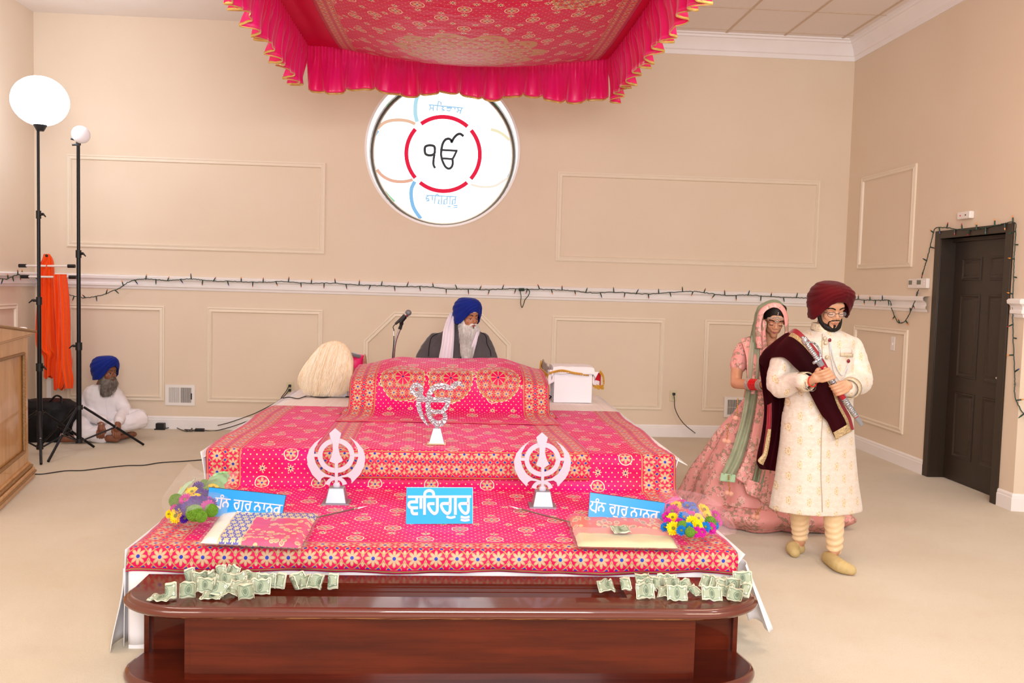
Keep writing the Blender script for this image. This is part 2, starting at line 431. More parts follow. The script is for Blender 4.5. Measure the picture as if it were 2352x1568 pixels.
obj('window_bead', ring(.762, .776, .0, .02), mat('pale_bead', 'b8ae9c', .4, .5), wo)
kr = .82/172.0     # metres per photo pixel at the pane
kr = YW/2049.7
red = glow('backlit_red_glass', 'f01440', .55)
ring_r = 83*kr
for a0, a1 in ((50, 128), (-40, 42), (140, 222), (232, 312)):
    o = obj('red_glass_arc', ring(ring_r-9*kr/2, ring_r+9*kr/2, .002, .008, a0, a1, 30), red, wo); o['label'] = 'red glass arc of the inner circle'
def wpix(px, py): return ((px-1018)*kr, (354-py)*kr)
def zp(cx, cy, pts, sc=4.753, ox=840, oy=200): return [wpix(ox+x/sc, oy+y/sc) for x, y in pts]
blk = mat('black_lead_line', '0e1d20', .5)
g = MB(); _e = [0]
for pts, wd, n in (([(757,700),(748,655),(700,645),(655,660),(648,700),(660,740),(705,752),(748,735),(757,700)], 20, 8), ([(752,740),(744,800),(745,850),(763,885)], 19, 6),
                ([(825,690),(838,625),(865,580),(900,568),(925,580),(935,600),(955,560),(990,522),(1025,512),(1060,535)], 20, 6), ([(812,689),(1000,692)], 17, 1), ([(990,692),(960,760),(945,782)], 17, 4), ([(838,778),(945,782)], 17, 1),
                ([(826,690),(824,740),(838,800),(870,862),(905,885),(935,872),(950,835),(947,782)], 19, 6)):
    P2 = crom2(zp(0, 0, pts), n) if n > 1 else zp(0, 0, pts); g.band(P2, wd*1.3*kr/4.753, wp, .004, .012+.0003*n)
o = obj('ek_onkar_symbol', g, blk, wo); o['label'] = 'black symbol drawn inside the red circle'
def arc_band(name, pts, wd, col, e=.75):
    g = MB(); g.band(crom2(zp(0, 0, pts), 8), wd*kr/4.753, wp, .002, .006); return obj(name, g, glow('backlit_'+name, col, e), wo)
arc_band('peach_glass_arc', [(140,490),(200,430),(280,398),(380,388),(470,398),(540,425)], 34, 'f3c3a4')
arc_band('peach_glass_arc', [(140,920),(200,985),(290,1030),(380,1042),(460,1035),(525,1015)], 34, 'f2b79d')
arc_band('cream_glass_arc', [(1350,450),(1430,470),(1500,510),(1560,560)], 32, 'faefc8', .95)
arc_band('cream_glass_arc', [(1150,1045),(1270,1068),(1400,1055),(1480,1010),(1550,960)], 24, 'fbeedd', .98)
arc_band('pale_blue_glass_arc', [(590,75),(552,150),(538,230),(540,320),(560,400)], 42, 'b9e8f4', .85)
arc_band('blue_glass_arc', [(548,1035),(515,1110),(513,1200),(535,1300),(575,1370),(622,1430)], 40, '8cc6f2', .75)
for pts in ([(150,510),(115,570),(98,640),(92,700)], [(92,760),(100,840),(125,915)], [(1570,560),(1590,640),(1597,740)], [(1597,800),(1580,880),(1550,955)]):
    arc_band('sky_blue_glass_strip', pts, 24, '9fd0f5', .8)
for pts in ([(240,265),(290,215),(345,165),(400,110)], [(1330,150),(1400,210),(1470,310)], [(225,1155),(275,1210),(330,1262)], [(1340,1300),(1390,1265),(1440,1200)]):
    arc_band('green_glass_strip', pts, 38, '8fe0a4', .8)
for pts in ([(125,480),(165,390),(240,275)], [(1475,320),(1535,430),(1575,540)]): arc_band('yellow_glass_strip', pts, 20, 'f7f08a', .9)
ltb = glow('backlit_light_blue_lettering', 'a9d4f4', .8)
g = MB()
for pts in ([(680,215),(1050,235)], [(690,215),(700,245),(688,275)], [(705,250),(730,250)], [(732,215),(728,280)], [(775,215),(770,275)], [(775,215),(785,175),(810,185),(812,212)], [(815,225),(840,240),(820,250),(848,268),(820,275)], [(880,222),(875,240),(925,242),(900,275),(872,262)],
            [(960,225),(962,255)], [(985,228),(1000,260),(985,285),(978,270)], [(1035,232),(1015,300)], [(1000,262),(1030,262)]):
    g.band(zp(0, 0, pts), 13*kr/4.753, wp, .002, .006)
g.band(zp(0, 0, [(968,305),(1008,318)]), 4*kr/4.753, wp, .002, .006)
for pts in ([(670,1178),(1000,1182)], [(700,1180),(672,1200),(672,1215),(700,1212),(705,1230),(675,1240)], [(740,1182),(740,1230)], [(770,1182),(765,1265)], [(770,1180),(790,1160),(812,1180)], [(840,1182),(838,1270),(805,1262),(812,1215)], [(900,1182),(896,1262),(865,1265),(868,1220),(896,1210)],
            [(930,1182),(930,1270)], [(990,1182),(985,1255),(955,1265),(958,1218),(985,1210)], [(905,1290),(940,1290)], [(970,1278),(1015,1275)], [(970,1300),(1012,1295)]):
    g.band(zp(0, 0, pts), 13*kr/4.753, wp, .002, .006)
o = obj('gurmukhi_lettering', g, ltb, wo); o['label'] = 'pale blue lettering above and below the red circle'

# ------------------------------------------------------------------ embroidered cloth
def petal(x, y, n, rr, k=.42, ph=0.0):
    """mask of n petals of outer radius rr, and its rim"""
    r = (x*x+y*y).sqrt(); th = x.atan2(y)
    e = (th*(n/2)+ph).cos().abs()
    lim = e*(rr*(1-k))+rr*k
    return r, r.lt(lim), (r-lim).abs().lt(rr*.09)
def brick(u, v, pu, pv, off=.5):
    row = (v/pv).floor(); x = (u+row.mod(2)*(pu*off)).mod(pu)-pu/2; y = v.mod(pv)-pv/2
    return x, y
def embroidered(name, base, Wd, Ln, bw, bf, rowq, meds=(), bt=0.0, disc=(.32, .17), dot=.036, gold='b98e5e', petalc='cda88a', mscale=1.0, blue='2838b0', dotc='f0cf96', base2=None, clusters=(), bar=(0,), rough=.5):
    mt, nt, b = newmat(name)
    uvn = nt.nodes.new('ShaderNodeUVMap'); sp = nt.nodes.new('ShaderNodeSeparateXYZ'); nt.links.new(uvn.outputs[0], sp.inputs[0])
    u, v = S(nt, sp.outputs[0]), S(nt, sp.outputs[1])
    eu = u.min(Wd-u); ev = v.min(Ln-v) if bt else v
    front = ev.lt(bf) if bf else S(nt, 0.0)
    side = eu.lt(bw) if bw else S(nt, 0.0)
    inb = front.m('MAXIMUM', side) if (bf or bw) else S(nt, 0.0)
    n0 = noise_node(nt, 2.2, 2, coord='UV')
    col = mixc(nt, ((S(nt, n0.outputs[0])-.5)*2.5+.5).m('MULTIPLY', 1, clamp=True), base, base2 or base)
    # ---- field: dots, stars, discs
    fx, fy = brick(u, v, dot, dot*.72)
    dots = (fx*fx+fy*fy).sqrt().lt(.0042*mscale)
    sx, sy = brick(u+disc[0]*.25, v+disc[1]*.5, disc[0]*.5, disc[1])
    r, p1, rim = petal(sx, sy, 8, .022*mscale, .12)
    g0 = r.lt(.0055*mscale)
    dx, dy = brick(u, v, disc[0], disc[1])
    rd, p2, rim2 = petal(dx, dy, 6, .031*mscale, .3)
    g1 = rd.lt(.006*mscale); ringd = rd.band(.0385*mscale, .0028*mscale); inside = rd.lt(.04*mscale)
    notd = 1-inside
    col = mixc(nt, dots*notd, col, dotc)
    col = mixc(nt, p1*notd, col, 'e6c9a0'); col = mixc(nt, g0*notd, col, '1d2460')
    col = mixc(nt, ringd, col, 'f3dcc0'); col = mixc(nt, p2*inside, col, petalc); col = mixc(nt, rim2*inside, col, gold); col = mixc(nt, g1, col, blue)
    goldmask = ringd.max(rim2*inside)
    # ---- medallions
    def flowers(uu, vv, q, fr=.42):
        x, y = brick(uu, vv, q, q)
        r_, p_, rm = petal(x, y, 8, q*fr, .42)
        star = (r_-((x.atan2(y)*4).cos()*(q*.035)+q*.485)).abs().lt(q*.028)
        gem = r_.lt(q*.085)
        gx, gy = brick(uu+q*.5, vv+q*.25, q*.5, q*.5, 0.0)
        rg = (gx*gx+gy*gy).sqrt(); gem2 = rg.lt(q*.075)*r_.gt(q*.5); seq = rg.band(q*.115, q*.022)*r_.gt(q*.5)
        return p_, rm.max(star).max(seq), gem.max(gem2)
    for (cx, cy, rx, ry, q) in meds:
        x = (u-cx)/rx; y = (v-cy)/ry; rr = (x*x+y*y).sqrt(); ins = rr.lt(1.0)
        p_, g_, b_ = flowers(u-cx+q*.5, v-cy+q*.5, q)
        col = mixc(nt, ins, col, base); col = mixc(nt, ins*p_, col, petalc); col = mixc(nt, ins*g_, col, gold); col = mixc(nt, ins*b_, col, blue)
        r2 = rr.lt(.38); th = x.atan2(y); spoke = (th*4).sin().abs().lt(.32)*rr.lt(.34)
        col = mixc(nt, r2, col, base); col = mixc(nt, spoke, col, petalc); col = mixc(nt, rr.band(.37, .03), col, gold); col = mixc(nt, rr.lt(.045), col, '202a80')
        rimm = rr.band(.985, .03); col = mixc(nt, rimm, col, gold)
        pearl = rr.band(1.035, .018)*((th*28).sin().gt(0)); col = mixc(nt, pearl, col, 'f2e2c0')
        goldmask = goldmask.max(rimm)
    # scalloped rosette clusters (canopy)
    for (cx, cy, rad, nb, q) in clusters:
        x = u-cx; y = v-cy; rr = (x*x+y*y).sqrt(); th = x.atan2(y)
        lim = (th*(nb/2)).sin().abs()*(rad*.22)+rad*.80; ins = rr.lt(lim)
        p_, g_, b_ = flowers(x+q*.5, y+q*.5, q)
        col = mixc(nt, ins, col, base); col = mixc(nt, ins*p_, col, petalc); col = mixc(nt, ins*g_, col, gold); col = mixc(nt, ins*b_, col, '39407a')
        edge = (rr-lim).abs().lt(rad*.042); col = mixc(nt, edge, col, gold)
        a_ = (th*(nb/(2*pi))+.5).floor()*(2*pi/nb)
        ex = x-a_.sin()*(rad*.6); ey = y-a_.cos()*(rad*.6); er = (ex*ex+ey*ey).sqrt()
        for q_ in (.36, .13): col = mixc(nt, ins*er.band(rad*q_, rad*.034), col, gold)
        col = mixc(nt, rr.band(rad*.3, rad*.025), col, gold)
    # ---- border
    if bf or bw:
        across = front.sel(ev, eu); along = front.sel(u, v)
        m0 = .016*mscale
        p_, g_, b_ = flowers(along, across-m0, rowq, .37)
        spx, spy = brick(along+rowq*.5, across-m0, rowq, rowq, .5)
        spind = ((spx/(.055*rowq/.1))*(spx/(.055*rowq/.1))+((spy.abs()-rowq*.2)/(rowq*.17))*((spy.abs()-rowq*.2)/(rowq*.17))).lt(1.0) if False else ((spx/(rowq*.08))*(spx/(rowq*.08))+((spy.abs()-rowq*.22)/(rowq*.17))*((spy.abs()-rowq*.22)/(rowq*.17))).lt(1.0)
        bwx = front.sel(bf or 0.0, bw or 0.0)
        zone = across.gt(m0)*(bwx-across).gt(m0*.9)
        col = mixc(nt, inb, col, base)
        col = mixc(nt, inb*zone*p_, col, petalc); col = mixc(nt, inb*zone*spind, col, petalc); col = mixc(nt, inb*zone*g_, col, gold); col = mixc(nt, inb*zone*b_, col, blue)
        line = across.band(.008*mscale, .0032*mscale).max((bwx-across).band(.006*mscale, .0032*mscale))
        col = mixc(nt, inb*line, col, gold); goldmask = goldmask.max(inb*line)
    nt.links.new(col, b.inputs['Base Color']); b.inputs['Roughness'].default_value = rough
    b.inputs['Sheen Weight'].default_value = .2; b.inputs['Sheen Roughness'].default_value = .35; b.inputs['Sheen Tint'].default_value = (1, .2, .6, 1); b.inputs['Specular IOR Level'].default_value = .25
    wr = noise_node(nt, 7, 3, coord='UV', mapscale=(1, 2.2, 1)); bump(nt, b, S(nt, wr.outputs[0])*1.0+goldmask*.04, .35, .03)
    return mt

PINK = 'd60752'; PINK2 = 'de0b7c'
# ------------------------------------------------------------------ dais (two low steps under white sheets)
XA, XB = -1.385, 1.30; Y1, Y2, Y3 = 3.9, 5.10, 8.14; T1, T2 = .442, .652
M['sheet'] = mat('white_cotton_sheet', 'f4f0f1', .8, col2='ebe6ea', ns=2, bmp=.15, bdist=.01, bs=9)
M['striped'] = mat('white_sheet_fine_stripe', 'f7efec', .75, col2='f2e4df', ns=60, mapscale=(1, .02, .02))
dais = thing('stage_platform', 'low two-step stage platform covered with white sheets under the pink cloths', 'platform', (-.04, 6.0, 0))
g = MB()
g.box((XA, Y1, .0), (XB, Y2+.1, T1-.006)); g.box((XA+.01, Y2, .0), (XB, Y3, T2-.006))
obj('step_block', g, M['sheet'], dais, smooth=False)
# sheet on the upper step, rolling over the back and the sides
def roll(x, y):
    z = T2
    e = min(x-(XA-.03), (XB+.09)-x); b_ = Y3+.03-y
    z -= .05*(1-ss(0, .10, e)); z -= .08*(1-ss(0, .16, b_))
    return z+.004*fbm(x*3, y*4)
g = MB(); g.grid(lambda s_, t: (lambda x, y: (x, y, roll(x, y)+.0))(XA-.03+(XB-XA+.12)*s_, Y2+.02+(Y3-Y2+.01)*t), 60, 60)
sh = obj('top_sheet', g, M['striped'], dais); solid(sh, .004, -1)
def skirt(path, ztop, zbot, amp, flare, name, parent, waves=1.0, seed=0):
    pts = [V(p) for p in path]; L = [0]
    for i in range(1, len(pts)): L.append(L[-1]+(pts[i]-pts[i-1]).length)
    n = int(L[-1]/.012); g = MB()
    def pos(s_):
        d = s_*L[-1]; i = 0
        while i < len(L)-2 and L[i+1] < d: i += 1
        t = (d-L[i])/(L[i+1]-L[i]); p = pts[i].lerp(pts[i+1], t); tg = (pts[i+1]-pts[i]).normalized(); return p, V((tg.y, -tg.x, 0)), d
    def fn(s_, t):
        p, nn_, d = pos(s_); w_ = sin(d*55*waves+3*fbm(d*3, seed))+.6*sin(d*23*waves+1+2*fbm(d*2, seed+5))
        k = t**.7; return p+nn_*(flare*k+amp*k*w_)+V((0, 0, ztop+(zbot(d) if callable(zbot) else zbot-ztop)*t if not callable(zbot) else ztop+(zbot(d)-ztop)*t))
    g.grid(fn, n, 8); return solid(obj(name, g, M['sheet'], parent), .003)
skirt([(XB+.015, Y2-.02, 0), (XB+.035, Y1-.01, 0)], T1, .012, .016, .16, 'side_skirt', dais, .6, 3)
skirt([(XA-.01, Y1-.01, 0), (XA-.012, Y2, 0)][::-1][::-1], T1, .012, -.012, -.0, 'side_skirt', dais, .6, 4)
skirt([(XB+.04, Y3, 0), (XB+.03, Y2-.0, 0)], T2-.01, .012, .014, .10, 'side_skirt', dais, .6, 5)
skirt([(XA-.03, Y2-.0, 0), (XA-.03, Y3, 0)], T2-.01, .012, .012, .06, 'side_skirt', dais, .6, 6)
skirt([(XB, Y1+.0, 0), (XA, Y1+.0, 0)][::-1], T1-.01, .02, .004, .0, 'front_skirt', dais, .9, 7)
# corner of the sheet hanging beside the wooden step, left and right
g = MB()
g.grid(lambda s_, t: (XA-.01-.05*t-.02*sin(s_*9)*t, Y1-.03+.5*s_+.02*sin(t*5), lerp(.36, .0, t)+.003), 24, 10); solid(obj('sheet_corner', g, M['sheet'], dais), .003)
g = MB()
g.grid(lambda s_, t: (XB+.03+.12*t+.018*sin(s_*30)*t+.02*sin(s_*11), Y1-.04+.46*s_+.0*t, lerp(.40, .09, t)+.01*sin(s_*44)*t), 60, 12); solid(obj('sheet_corner', g, M['sheet'], dais), .003)

# ------------------------------------------------------------------ wooden offering bench in front
mt, nt, b = newmat('polished_cherry_wood')
n1 = noise_node(nt, 2.2, 5, mapscale=(.55, 3, 5), rough=.6); n2 = noise_node(nt, 9, 6, mapscale=(.25, 6, 9), rough=.65)
f = ((S(nt, n1.outputs[0])-.5)*2.6+.5).m('MULTIPLY', 1, clamp=True); c = mixc(nt, f, '65220e', '41130a')
c = mixc(nt, ((S(nt, n2.outputs[0])-.5)*3).m('MULTIPLY', .8, clamp=True), c, '380f06')
nt.links.new(c, b.inputs['Base Color']); b.inputs['Roughness'].default_value = .28; b.inputs['Coat Weight'].default_value = .45; b.inputs['Coat Roughness'].default_value = .07; b.inputs['Specular IOR Level'].default_value = .12
bump(nt, b, n2.outputs[0], .04, .004); M['wood'] = mt
mt, nt, b = newmat('worn_edge_wood'); n1 = noise_node(nt, 16, 4, mapscale=(.5, 3, 14))
geo = nt.nodes.new('ShaderNodeNewGeometry'); sp = nt.nodes.new('ShaderNodeSeparateXYZ'); nt.links.new(geo.outputs['Position'], sp.inputs[0])
low = S(nt, sp.outputs[2]).lt(.318)*S(nt, sp.outputs[0]).abs().lt(1.02)
c = mixc(nt, low*S(nt, n1.outputs[0]).gt(.5), '5e2110', 'b07a4c'); nt.links.new(c, b.inputs['Base Color']); b.inputs['Roughness'].default_value = .3; b.inputs['Coat Weight'].default_value = .8; M['edge'] = mt
bench = thing('offering_bench', 'polished reddish wooden bench with rounded ends and a money slot before the platform', 'bench', (0, 3.66, 0))
def outline(inset=0.0, yb=3.845, yf=3.425, xe=1.31, n=14):
    xe -= inset; yf += inset; P = [(-xe+.03, yb)]
    cx, cy, rx, ry = -xe+.30, 3.66, .30, 3.66-yf
    P += [(cx+rx*cos(a), cy+ry*sin(a)) for a in [pi+(pi/2)*i/n for i in range(n+1)]]
    P += [(-q[0], q[1]) for q in reversed(P)]
    return P
def slab(o, z0, z1, prof, mt_edge, name, hole=None):
    """prof: (inset, z) going round the nosing"""
    g = MB(); rings = [[(x, y, z) for x, y in outline(ins)] for ins, z in prof]; n = len(rings[0])
    vs = [p for r_ in rings for p in r_]; fs = []
    for k in range(len(rings)-1):
        for i in range(n): fs.append((k*n+i, k*n+(i+1) % n, (k+1)*n+(i+1) % n, (k+1)*n+i))
    g.add(vs, fs); obj(name+'_nosing', g, mt_edge, o, angle=50)
nos = [(.03, .305), (.012, .309), (.002, .318), (.0, .326), (.006, .334), (.014, .337), (.016, .344), (.024, .348), (.03, .35)]
slab(bench, 0, 0, nos, M['edge'], 'top')
# top surface, with the slot left open
g = MB(); P = outline(.03); P2 = [(x, y) for x, y in P]
SX0, SX1, SY0, SY1 = -.80, .74, 3.578, 3.742
def inner(x): return max(SX0, min(SX1, x))
xs = sorted({round(x, 4) for x, y in P}); xs = sorted(set(xs+[SX0, SX1, 0]))
def fy(x):
    a = 1.28-.30+0.0; ax = abs(x)
    return 3.66-(3.66-3.455)*sqrt(max(0, 1-max(0, (ax-.98)/.30)**2))
for i in range(len(xs)-1):
    a, b_ = xs[i], xs[i+1]
    if a >= SX0-1e-6 and b_ <= SX1+1e-6:
        for (p0, p1, q0_, q1_) in ((fy(a), SY0, fy(b_), SY0), (SY1, 3.845, SY1, 3.845)): g.add([(a, p0, .35), (b_, q0_, .35), (b_, q1_, .35), (a, p1, .35)], [(0, 1, 2, 3)])
    else: g.add([(a, fy(a), .35), (b_, fy(b_), .35), (b_, 3.845, .35), (a, 3.845, .35)], [(0, 1, 2, 3)])
obj('bench_top', g, M['wood'], bench, smooth=False)
g = MB(); g.sweep([(0, 0), (0, -.004), (.006, -.006), (.006, -.014), (.014, -.016), (.014, -.03), (.02, -.032), (.02, -.05)], [((SX0, SY1, .35), (0, -1, 0), zc), ((SX1, SY1, .35), (0, -1, 0), zc)])
g.box((SX0-.01, SY0-.012, .29), (SX1+.01, SY0, .349)); g.box((SX0-.012, SY0, .29), (SX0, SY1, .349)); g.box((SX1, SY0, .29), (SX1+.012, SY1, .349)); g.box((SX0, SY0, .305), (SX1, SY1, .318))
o = obj('money_slot', g, M['wood'], bench, smooth=False)
g = MB(); g.box((-1.005, 3.50, .035), (.985, 3.53, .306)); g.box((-1.03, 3.505, .035), (-1.005, 3.80, .306)); g.box((.985, 3.505, .035), (1.01, 3.80, .306)); obj('front_panel', g, M['wood'], bench, smooth=False)
g = MB(); g.box((-1.27, 3.80, .035), (1.27, 3.83, .306)); g.box((-1.275, 3.77, .035), (-1.255, 3.83, .306)); g.box((1.255, 3.77, .035), (1.275, 3.83, .306)); obj('back_panel', g, M['wood'], bench, smooth=False)
g = MB(); slab(bench, 0, 0, [(.01, .0), (.002, .01), (0, .022), (.008, .036), (.02, .04)], M['edge'], 'base')
g = MB(); P = outline(.02); g.add([(x, y, .04) for x, y in P], [tuple(range(len(P)))]); g.add([(x, y, .306) for x, y in outline(.03)], [tuple(range(len(P)))]); obj('base_shelf', g, M['wood'], bench, smooth=False)

# ------------------------------------------------------------------ big pink cloth over both steps
def profile_cloth(prof, xa, xb, xfun=None, nu=90, step=.02, wave=.004, lift=.004):
    """sheet following a y,z profile; uv in metres"""
    Q = []
    for i in range(len(prof)-1):
        a, b_ = prof[i], prof[i+1]; l = sqrt((a[0]-b_[0])**2+(a[1]-b_[1])**2); n = max(1, int(l/step))
        for j in range(n): Q.append((lerp(a[0], b_[0], j/n), lerp(a[1], b_[1], j/n)))
    Q.append(prof[-1])
    for _ in range(2): Q = [Q[0]]+[((Q[i-1][0]+2*Q[i][0]+Q[i+1][0])/4, (Q[i-1][1]+2*Q[i][1]+Q[i+1][1])/4) for i in range(1, len(Q)-1)]+[Q[-1]]
    L = [0]
    for i in range(1, len(Q)): L.append(L[-1]+sqrt((Q[i][0]-Q[i-1][0])**2+(Q[i][1]-Q[i-1][1])**2))
    Wd = xb-xa; nv = len(Q)-1; g = MB()
    def fn(s_, t):
        j = int(round(t*nv)); y, z = Q[j]; x = xa+Wd*s_
        w_ = wave*(fbm(x*5, L[j]*7, 1)+.6*fbm(x*13, L[j]*17, 4)+.8*abs(fbm(x*3+y, L[j]*9, 7)))
        p = V((x, y-w_*.8, z+lift+w_))
        return xfun(p, s_, L[j]) if xfun else p
    g.grid(fn, nu, nv, uvf=lambda s_, t: (s_*Wd, L[int(round(t*nv))]))
    return g, Wd, L[-1]
prof = [(Y1-.012, .345), (Y1-.012, .375), (Y1-.013, T1-.012), (Y1+.004, T1+.001), (Y2-.035, T1+.004), (Y2-.012, T1+.03), (Y2-.014, T2-.012), (Y2+.006, T2+.002), (6.9, T2+.003)]
def edge1(p, s_, l):
    if l < .06: p.z += .006*sin(p.x*7)*(1-l/.06); p.y -= .006*sin(p.x*21)*(1-l/.06)
    p.x += .012*sin(l*6)*(abs(s_-.5)*2)**4
    if s_ < .004 or s_ > .996: p.z -= .005
    return p
g, w1, l1 = profile_cloth(prof, XA-.005, XB+.0, edge1, 110, .022)
M['clothA'] = embroidered('pink_embroidered_cloth', PINK, w1, l1, .20, .195, .092, base2=PINK2)
o = obj('altar_cloth', g, M['clothA']); solid(o, .003, 1)
tag(o, 'large bright pink embroidered cloth with gold flower borders covering both platform steps', 'cloth')

# narrower cloth lying on it in the middle, its border hanging over the upper riser
xl, xr = -.80, .80
prof = [(Y2-.03, .505), (Y2-.03, .53), (Y2-.028, T2-.005), (Y2-.004, T2+.012), (6.75, T2+.012)]
def edge2(p, s_, l):
    if l < .15: p.z += .008*(s_-.5)
    k = ss(.2, 1.2, l); p.x = lerp(p.x, p.x*.975-.035, k); p.y -= .004; return p
g, w2, l2 = profile_cloth(prof, -.775, .80, edge2, 70, .022, .0035)
M['clothB'] = embroidered('pink_embroidered_cloth_narrow', PINK, w2, l2, .20, .165, .085, disc=(.26, .14), base2=PINK2)
o = obj('altar_cloth', g, M['clothB']); solid(o, .003, 1)
tag(o, 'narrower pink cloth in the middle, its gold flower border hanging over the upper step', 'cloth')

# ------------------------------------------------------------------ covered book bed
bed = thing('book_bed', 'low book bed draped in a pink cloth with three large gold medallions', 'altar', (-.02, 7.0, T2))
prof = [(6.10, T2+.022), (6.36, T2+.024), (6.50, T2+.05), (6.57, .80), (6.60, .93), (6.66, .975), (6.95, 1.02), (7.25, 1.03), (7.42, .98), (7.50, .8), (7.54, T2+.01)]
def bedfn(p, s_, l):
    e = abs(s_-.5)*2; top = ss(.3, .72, l)
    h = (p.z-T2)
    k = 1-.20*top*ss(.50, 1.0, e)*ss(.55, .70, l)
    p.z = T2+h*k+.012*top*sin(s_*9+1)*.5
    flare = 1+.05*(1-ss(0, .35, l))
    p.x = -.02+(p.x+.02)*flare
    if l < .5: p.y -= .03*(fbm(s_*5, 3)+.3)*(1-ss(.25, .5, l))
    fold = .016*sin(s_*16+l*5)*ss(.3, .5, l)*(1-ss(.5, .75, l)); p.y += fold
    return p
g, w3, l3 = profile_cloth(prof, -.755, .715, bedfn, 80, .022, .005, .0)
vm = .66
M['clothC'] = embroidered('pink_medallion_cloth', PINK, w3, l3, .195, .05, .088, disc=(.3, .2), base2=PINK2,
   meds=[(w3*.262, vm, .158, .185, .062), (w3*.503, vm, .158, .185, .062), (w3*.742, vm, .158, .185, .062)])
o = obj('cover_cloth', g, M['clothC'], bed); solid(o, .003, 1)
for sx, xx in ((-1, -.742), (1, .702)):
    g = MB()
    def sidef(s_, t, sx=sx, xx=xx):
        y = lerp(6.60, 7.50, s_); zt = .90+.03*sin(min(1, s_*1.3)*pi/2); return (xx+sx*(.002+.03*t*t*s_+.006*sin(s_*14)*t), y, lerp(zt, T2+.008, t))
    g.grid(sidef, 30, 14, uvf=lambda s_, t: (.01+.17*t, s_*.9)); solid(obj('side_drop', g, M['clothC'], bed), .003)
    g = MB(); g.add([(xx, 6.62, T2+.07), (xx, 6.44, T2+.016), (xx+sx*.075, 6.48, T2+.012), (xx+sx*.03, 6.62, T2+.03)], [(0, 1, 2, 3)], [(.02, .1), (.02, .3), (.12, .3), (.1, .1)]); solid(obj('side_drop', g, M['clothC'], bed), .004)

# ------------------------------------------------------------------ canopy
can = thing('canopy', 'large pink ceiling canopy with gold-edged ruffles and embroidered underside hanging over the platform', 'canopy', (0, 6.5, 3.2))
CX0, CX1, CY0, CY1, CZT = -1.335, 1.315, 4.9, 8.02, 3.70
def sag(x, y):
    a = max(0, 1-((x-.08)/1.28)**2); bq = (y-CY0)/(CY1-CY0); bb_ = (4*bq*(1-bq)); bb_ = max(0, bb_)**.55
    return 3.66-.325*(a**.8)*bb_
sx0, sx1, sy0, sy1 = -1.03, 1.21, 5.0, 7.93
g = MB(); g.grid(lambda s_, t: (lambda x, y: (x, y, sag(x, y)+.004*fbm(x*6, y*6)))(lerp(sx0, sx1, s_), lerp(sy0, sy1, t)), 70, 80, uvf=lambda s_, t: (s_*(sx1-sx0), (1-t)*(sy1-sy0)))
wS, lS = sx1-sx0, sy1-sy0
M['canopy'] = embroidered('pink_canopy_embroidery', 'd31148', wS, lS, .165, .13, .085, disc=(.3, .17), dot=.045, mscale=1.15, petalc='dcb98e', gold='c69a5c', dotc='d99a6a', base2='dc1350',
    meds=[(.45, 2.28, .2, .19, .07), (1.80, 2.26, .2, .19, .07)], clusters=[(1.1, 1.12, .54, 10, .075)])
solid(obj('embroidered_underside', g, M['canopy'], can), .003, 1)
M['satin'] = mat('pink_satin', 'f00d62', .38, col2='f51a80', ns=3, bmp=.25, bdist=.02, bs=14, bmap=(1, 1, .35), sheen=.3)
M['satin2'] = mat('plain_pink_satin_lining', 'e20d55', .55, col2='d80b4c', ns=3)
g = MB()
for (a0, a1, b0, b1) in ((CX0, sx0, CY0, CY1), (sx1, CX1, CY0, CY1)):
    g.grid(lambda s_, t, a0=a0, a1=a1, b0=b0, b1=b1: (lambda x, y: (x, y, min(3.68, sag(x, y)+.004)))(lerp(a0, a1, s_), lerp(b0, b1, t)), 10, 60)
    obj('satin_lining', g, M['satin2'], can); g = MB()
g = MB()
for a, b_ in (((CX0, CY0), (CX0, CY1)), ((CX0, CY1), (CX1, CY1)), ((CX1, CY1), (CX1, CY0)), ((CX1, CY0), (CX0, CY0))): g.cyl((a[0], a[1], CZT), (b_[0], b_[1], CZT), .016)
for x in (CX0+.02, CX1-.02):
    for y in (5.1, 7.9): g.cyl((x, y, CZT), (x, y, 4.32 if x < 0 else 4.32), .004, n=6)
obj('canopy_frame', g, mat('painted_frame', 'd8d0cc', .4, .4), can)
# ruffled valance: a ruched heading and a deep frill with gold trim, one piece per side
M['trim'] = mat('gold_ribbon_trim', 'c49a4a', .4, .25, col2='e0bd72', ns=25)
def frill(name, a, b_, out, H=.40, seed=0, dens=1.0):
    a, b_, out = V(a), V(b_), V(out); L = (b_-a).length; n = int(L/.0065)
    def hem(d):
        return -H+.022*sin(d*9+seed)+.014*fbm(d*7, seed)
    def fn(s_, t):
        d = s_*L; ph = d*105*dens+4.2*fbm(d*2.2, seed)
        fine = sin(ph); big = sin(d*34*dens+5*fbm(d*1.7, seed+9)); big = (abs(big)**.7)*(1 if big > 0 else -1)
        if t < .38: k = t/.38; off = .013*fine+.012*k*big*.3
        else: k = (t-.38)/.62; off = .009*fine*(1-k*.6)+(.010+.055*k)*big*.75+.016*k*sin(ph*.5+1)
        tang = (b_-a).normalized(); sl = .028*k*cos(d*34*dens+5*fbm(d*1.7, seed+9)) if t >= .38 else 0
        return a+tang*(d+sl)+out*(off+.06*ss(.3, 1, t))+V((0, 0, hem(d)*t))
    g = MB(); g.grid(fn, n, 14); g.cur = 1
    g.grid(lambda s_, t: V(fn(s_, 1))+out*.0015+V((0, 0, -.004+.018*(1-t)*1.0-.004)), n, 1); f0 = g
    o = obj(name, g, [M['satin'], M['trim']], can, angle=60); solid(o, .0022); return o
frill('back_valance', (CX0, CY1, CZT), (CX1, CY1, CZT), (0, -1, 0), .42, 3)
frill('side_valance', (CX0, CY0, CZT), (CX0, CY1, CZT), (-1, 0, 0), .40, 11, .8)
frill('side_valance', (CX1, CY1, CZT), (CX1, CY0, CZT), (1, 0, 0), .40, 17, .8)
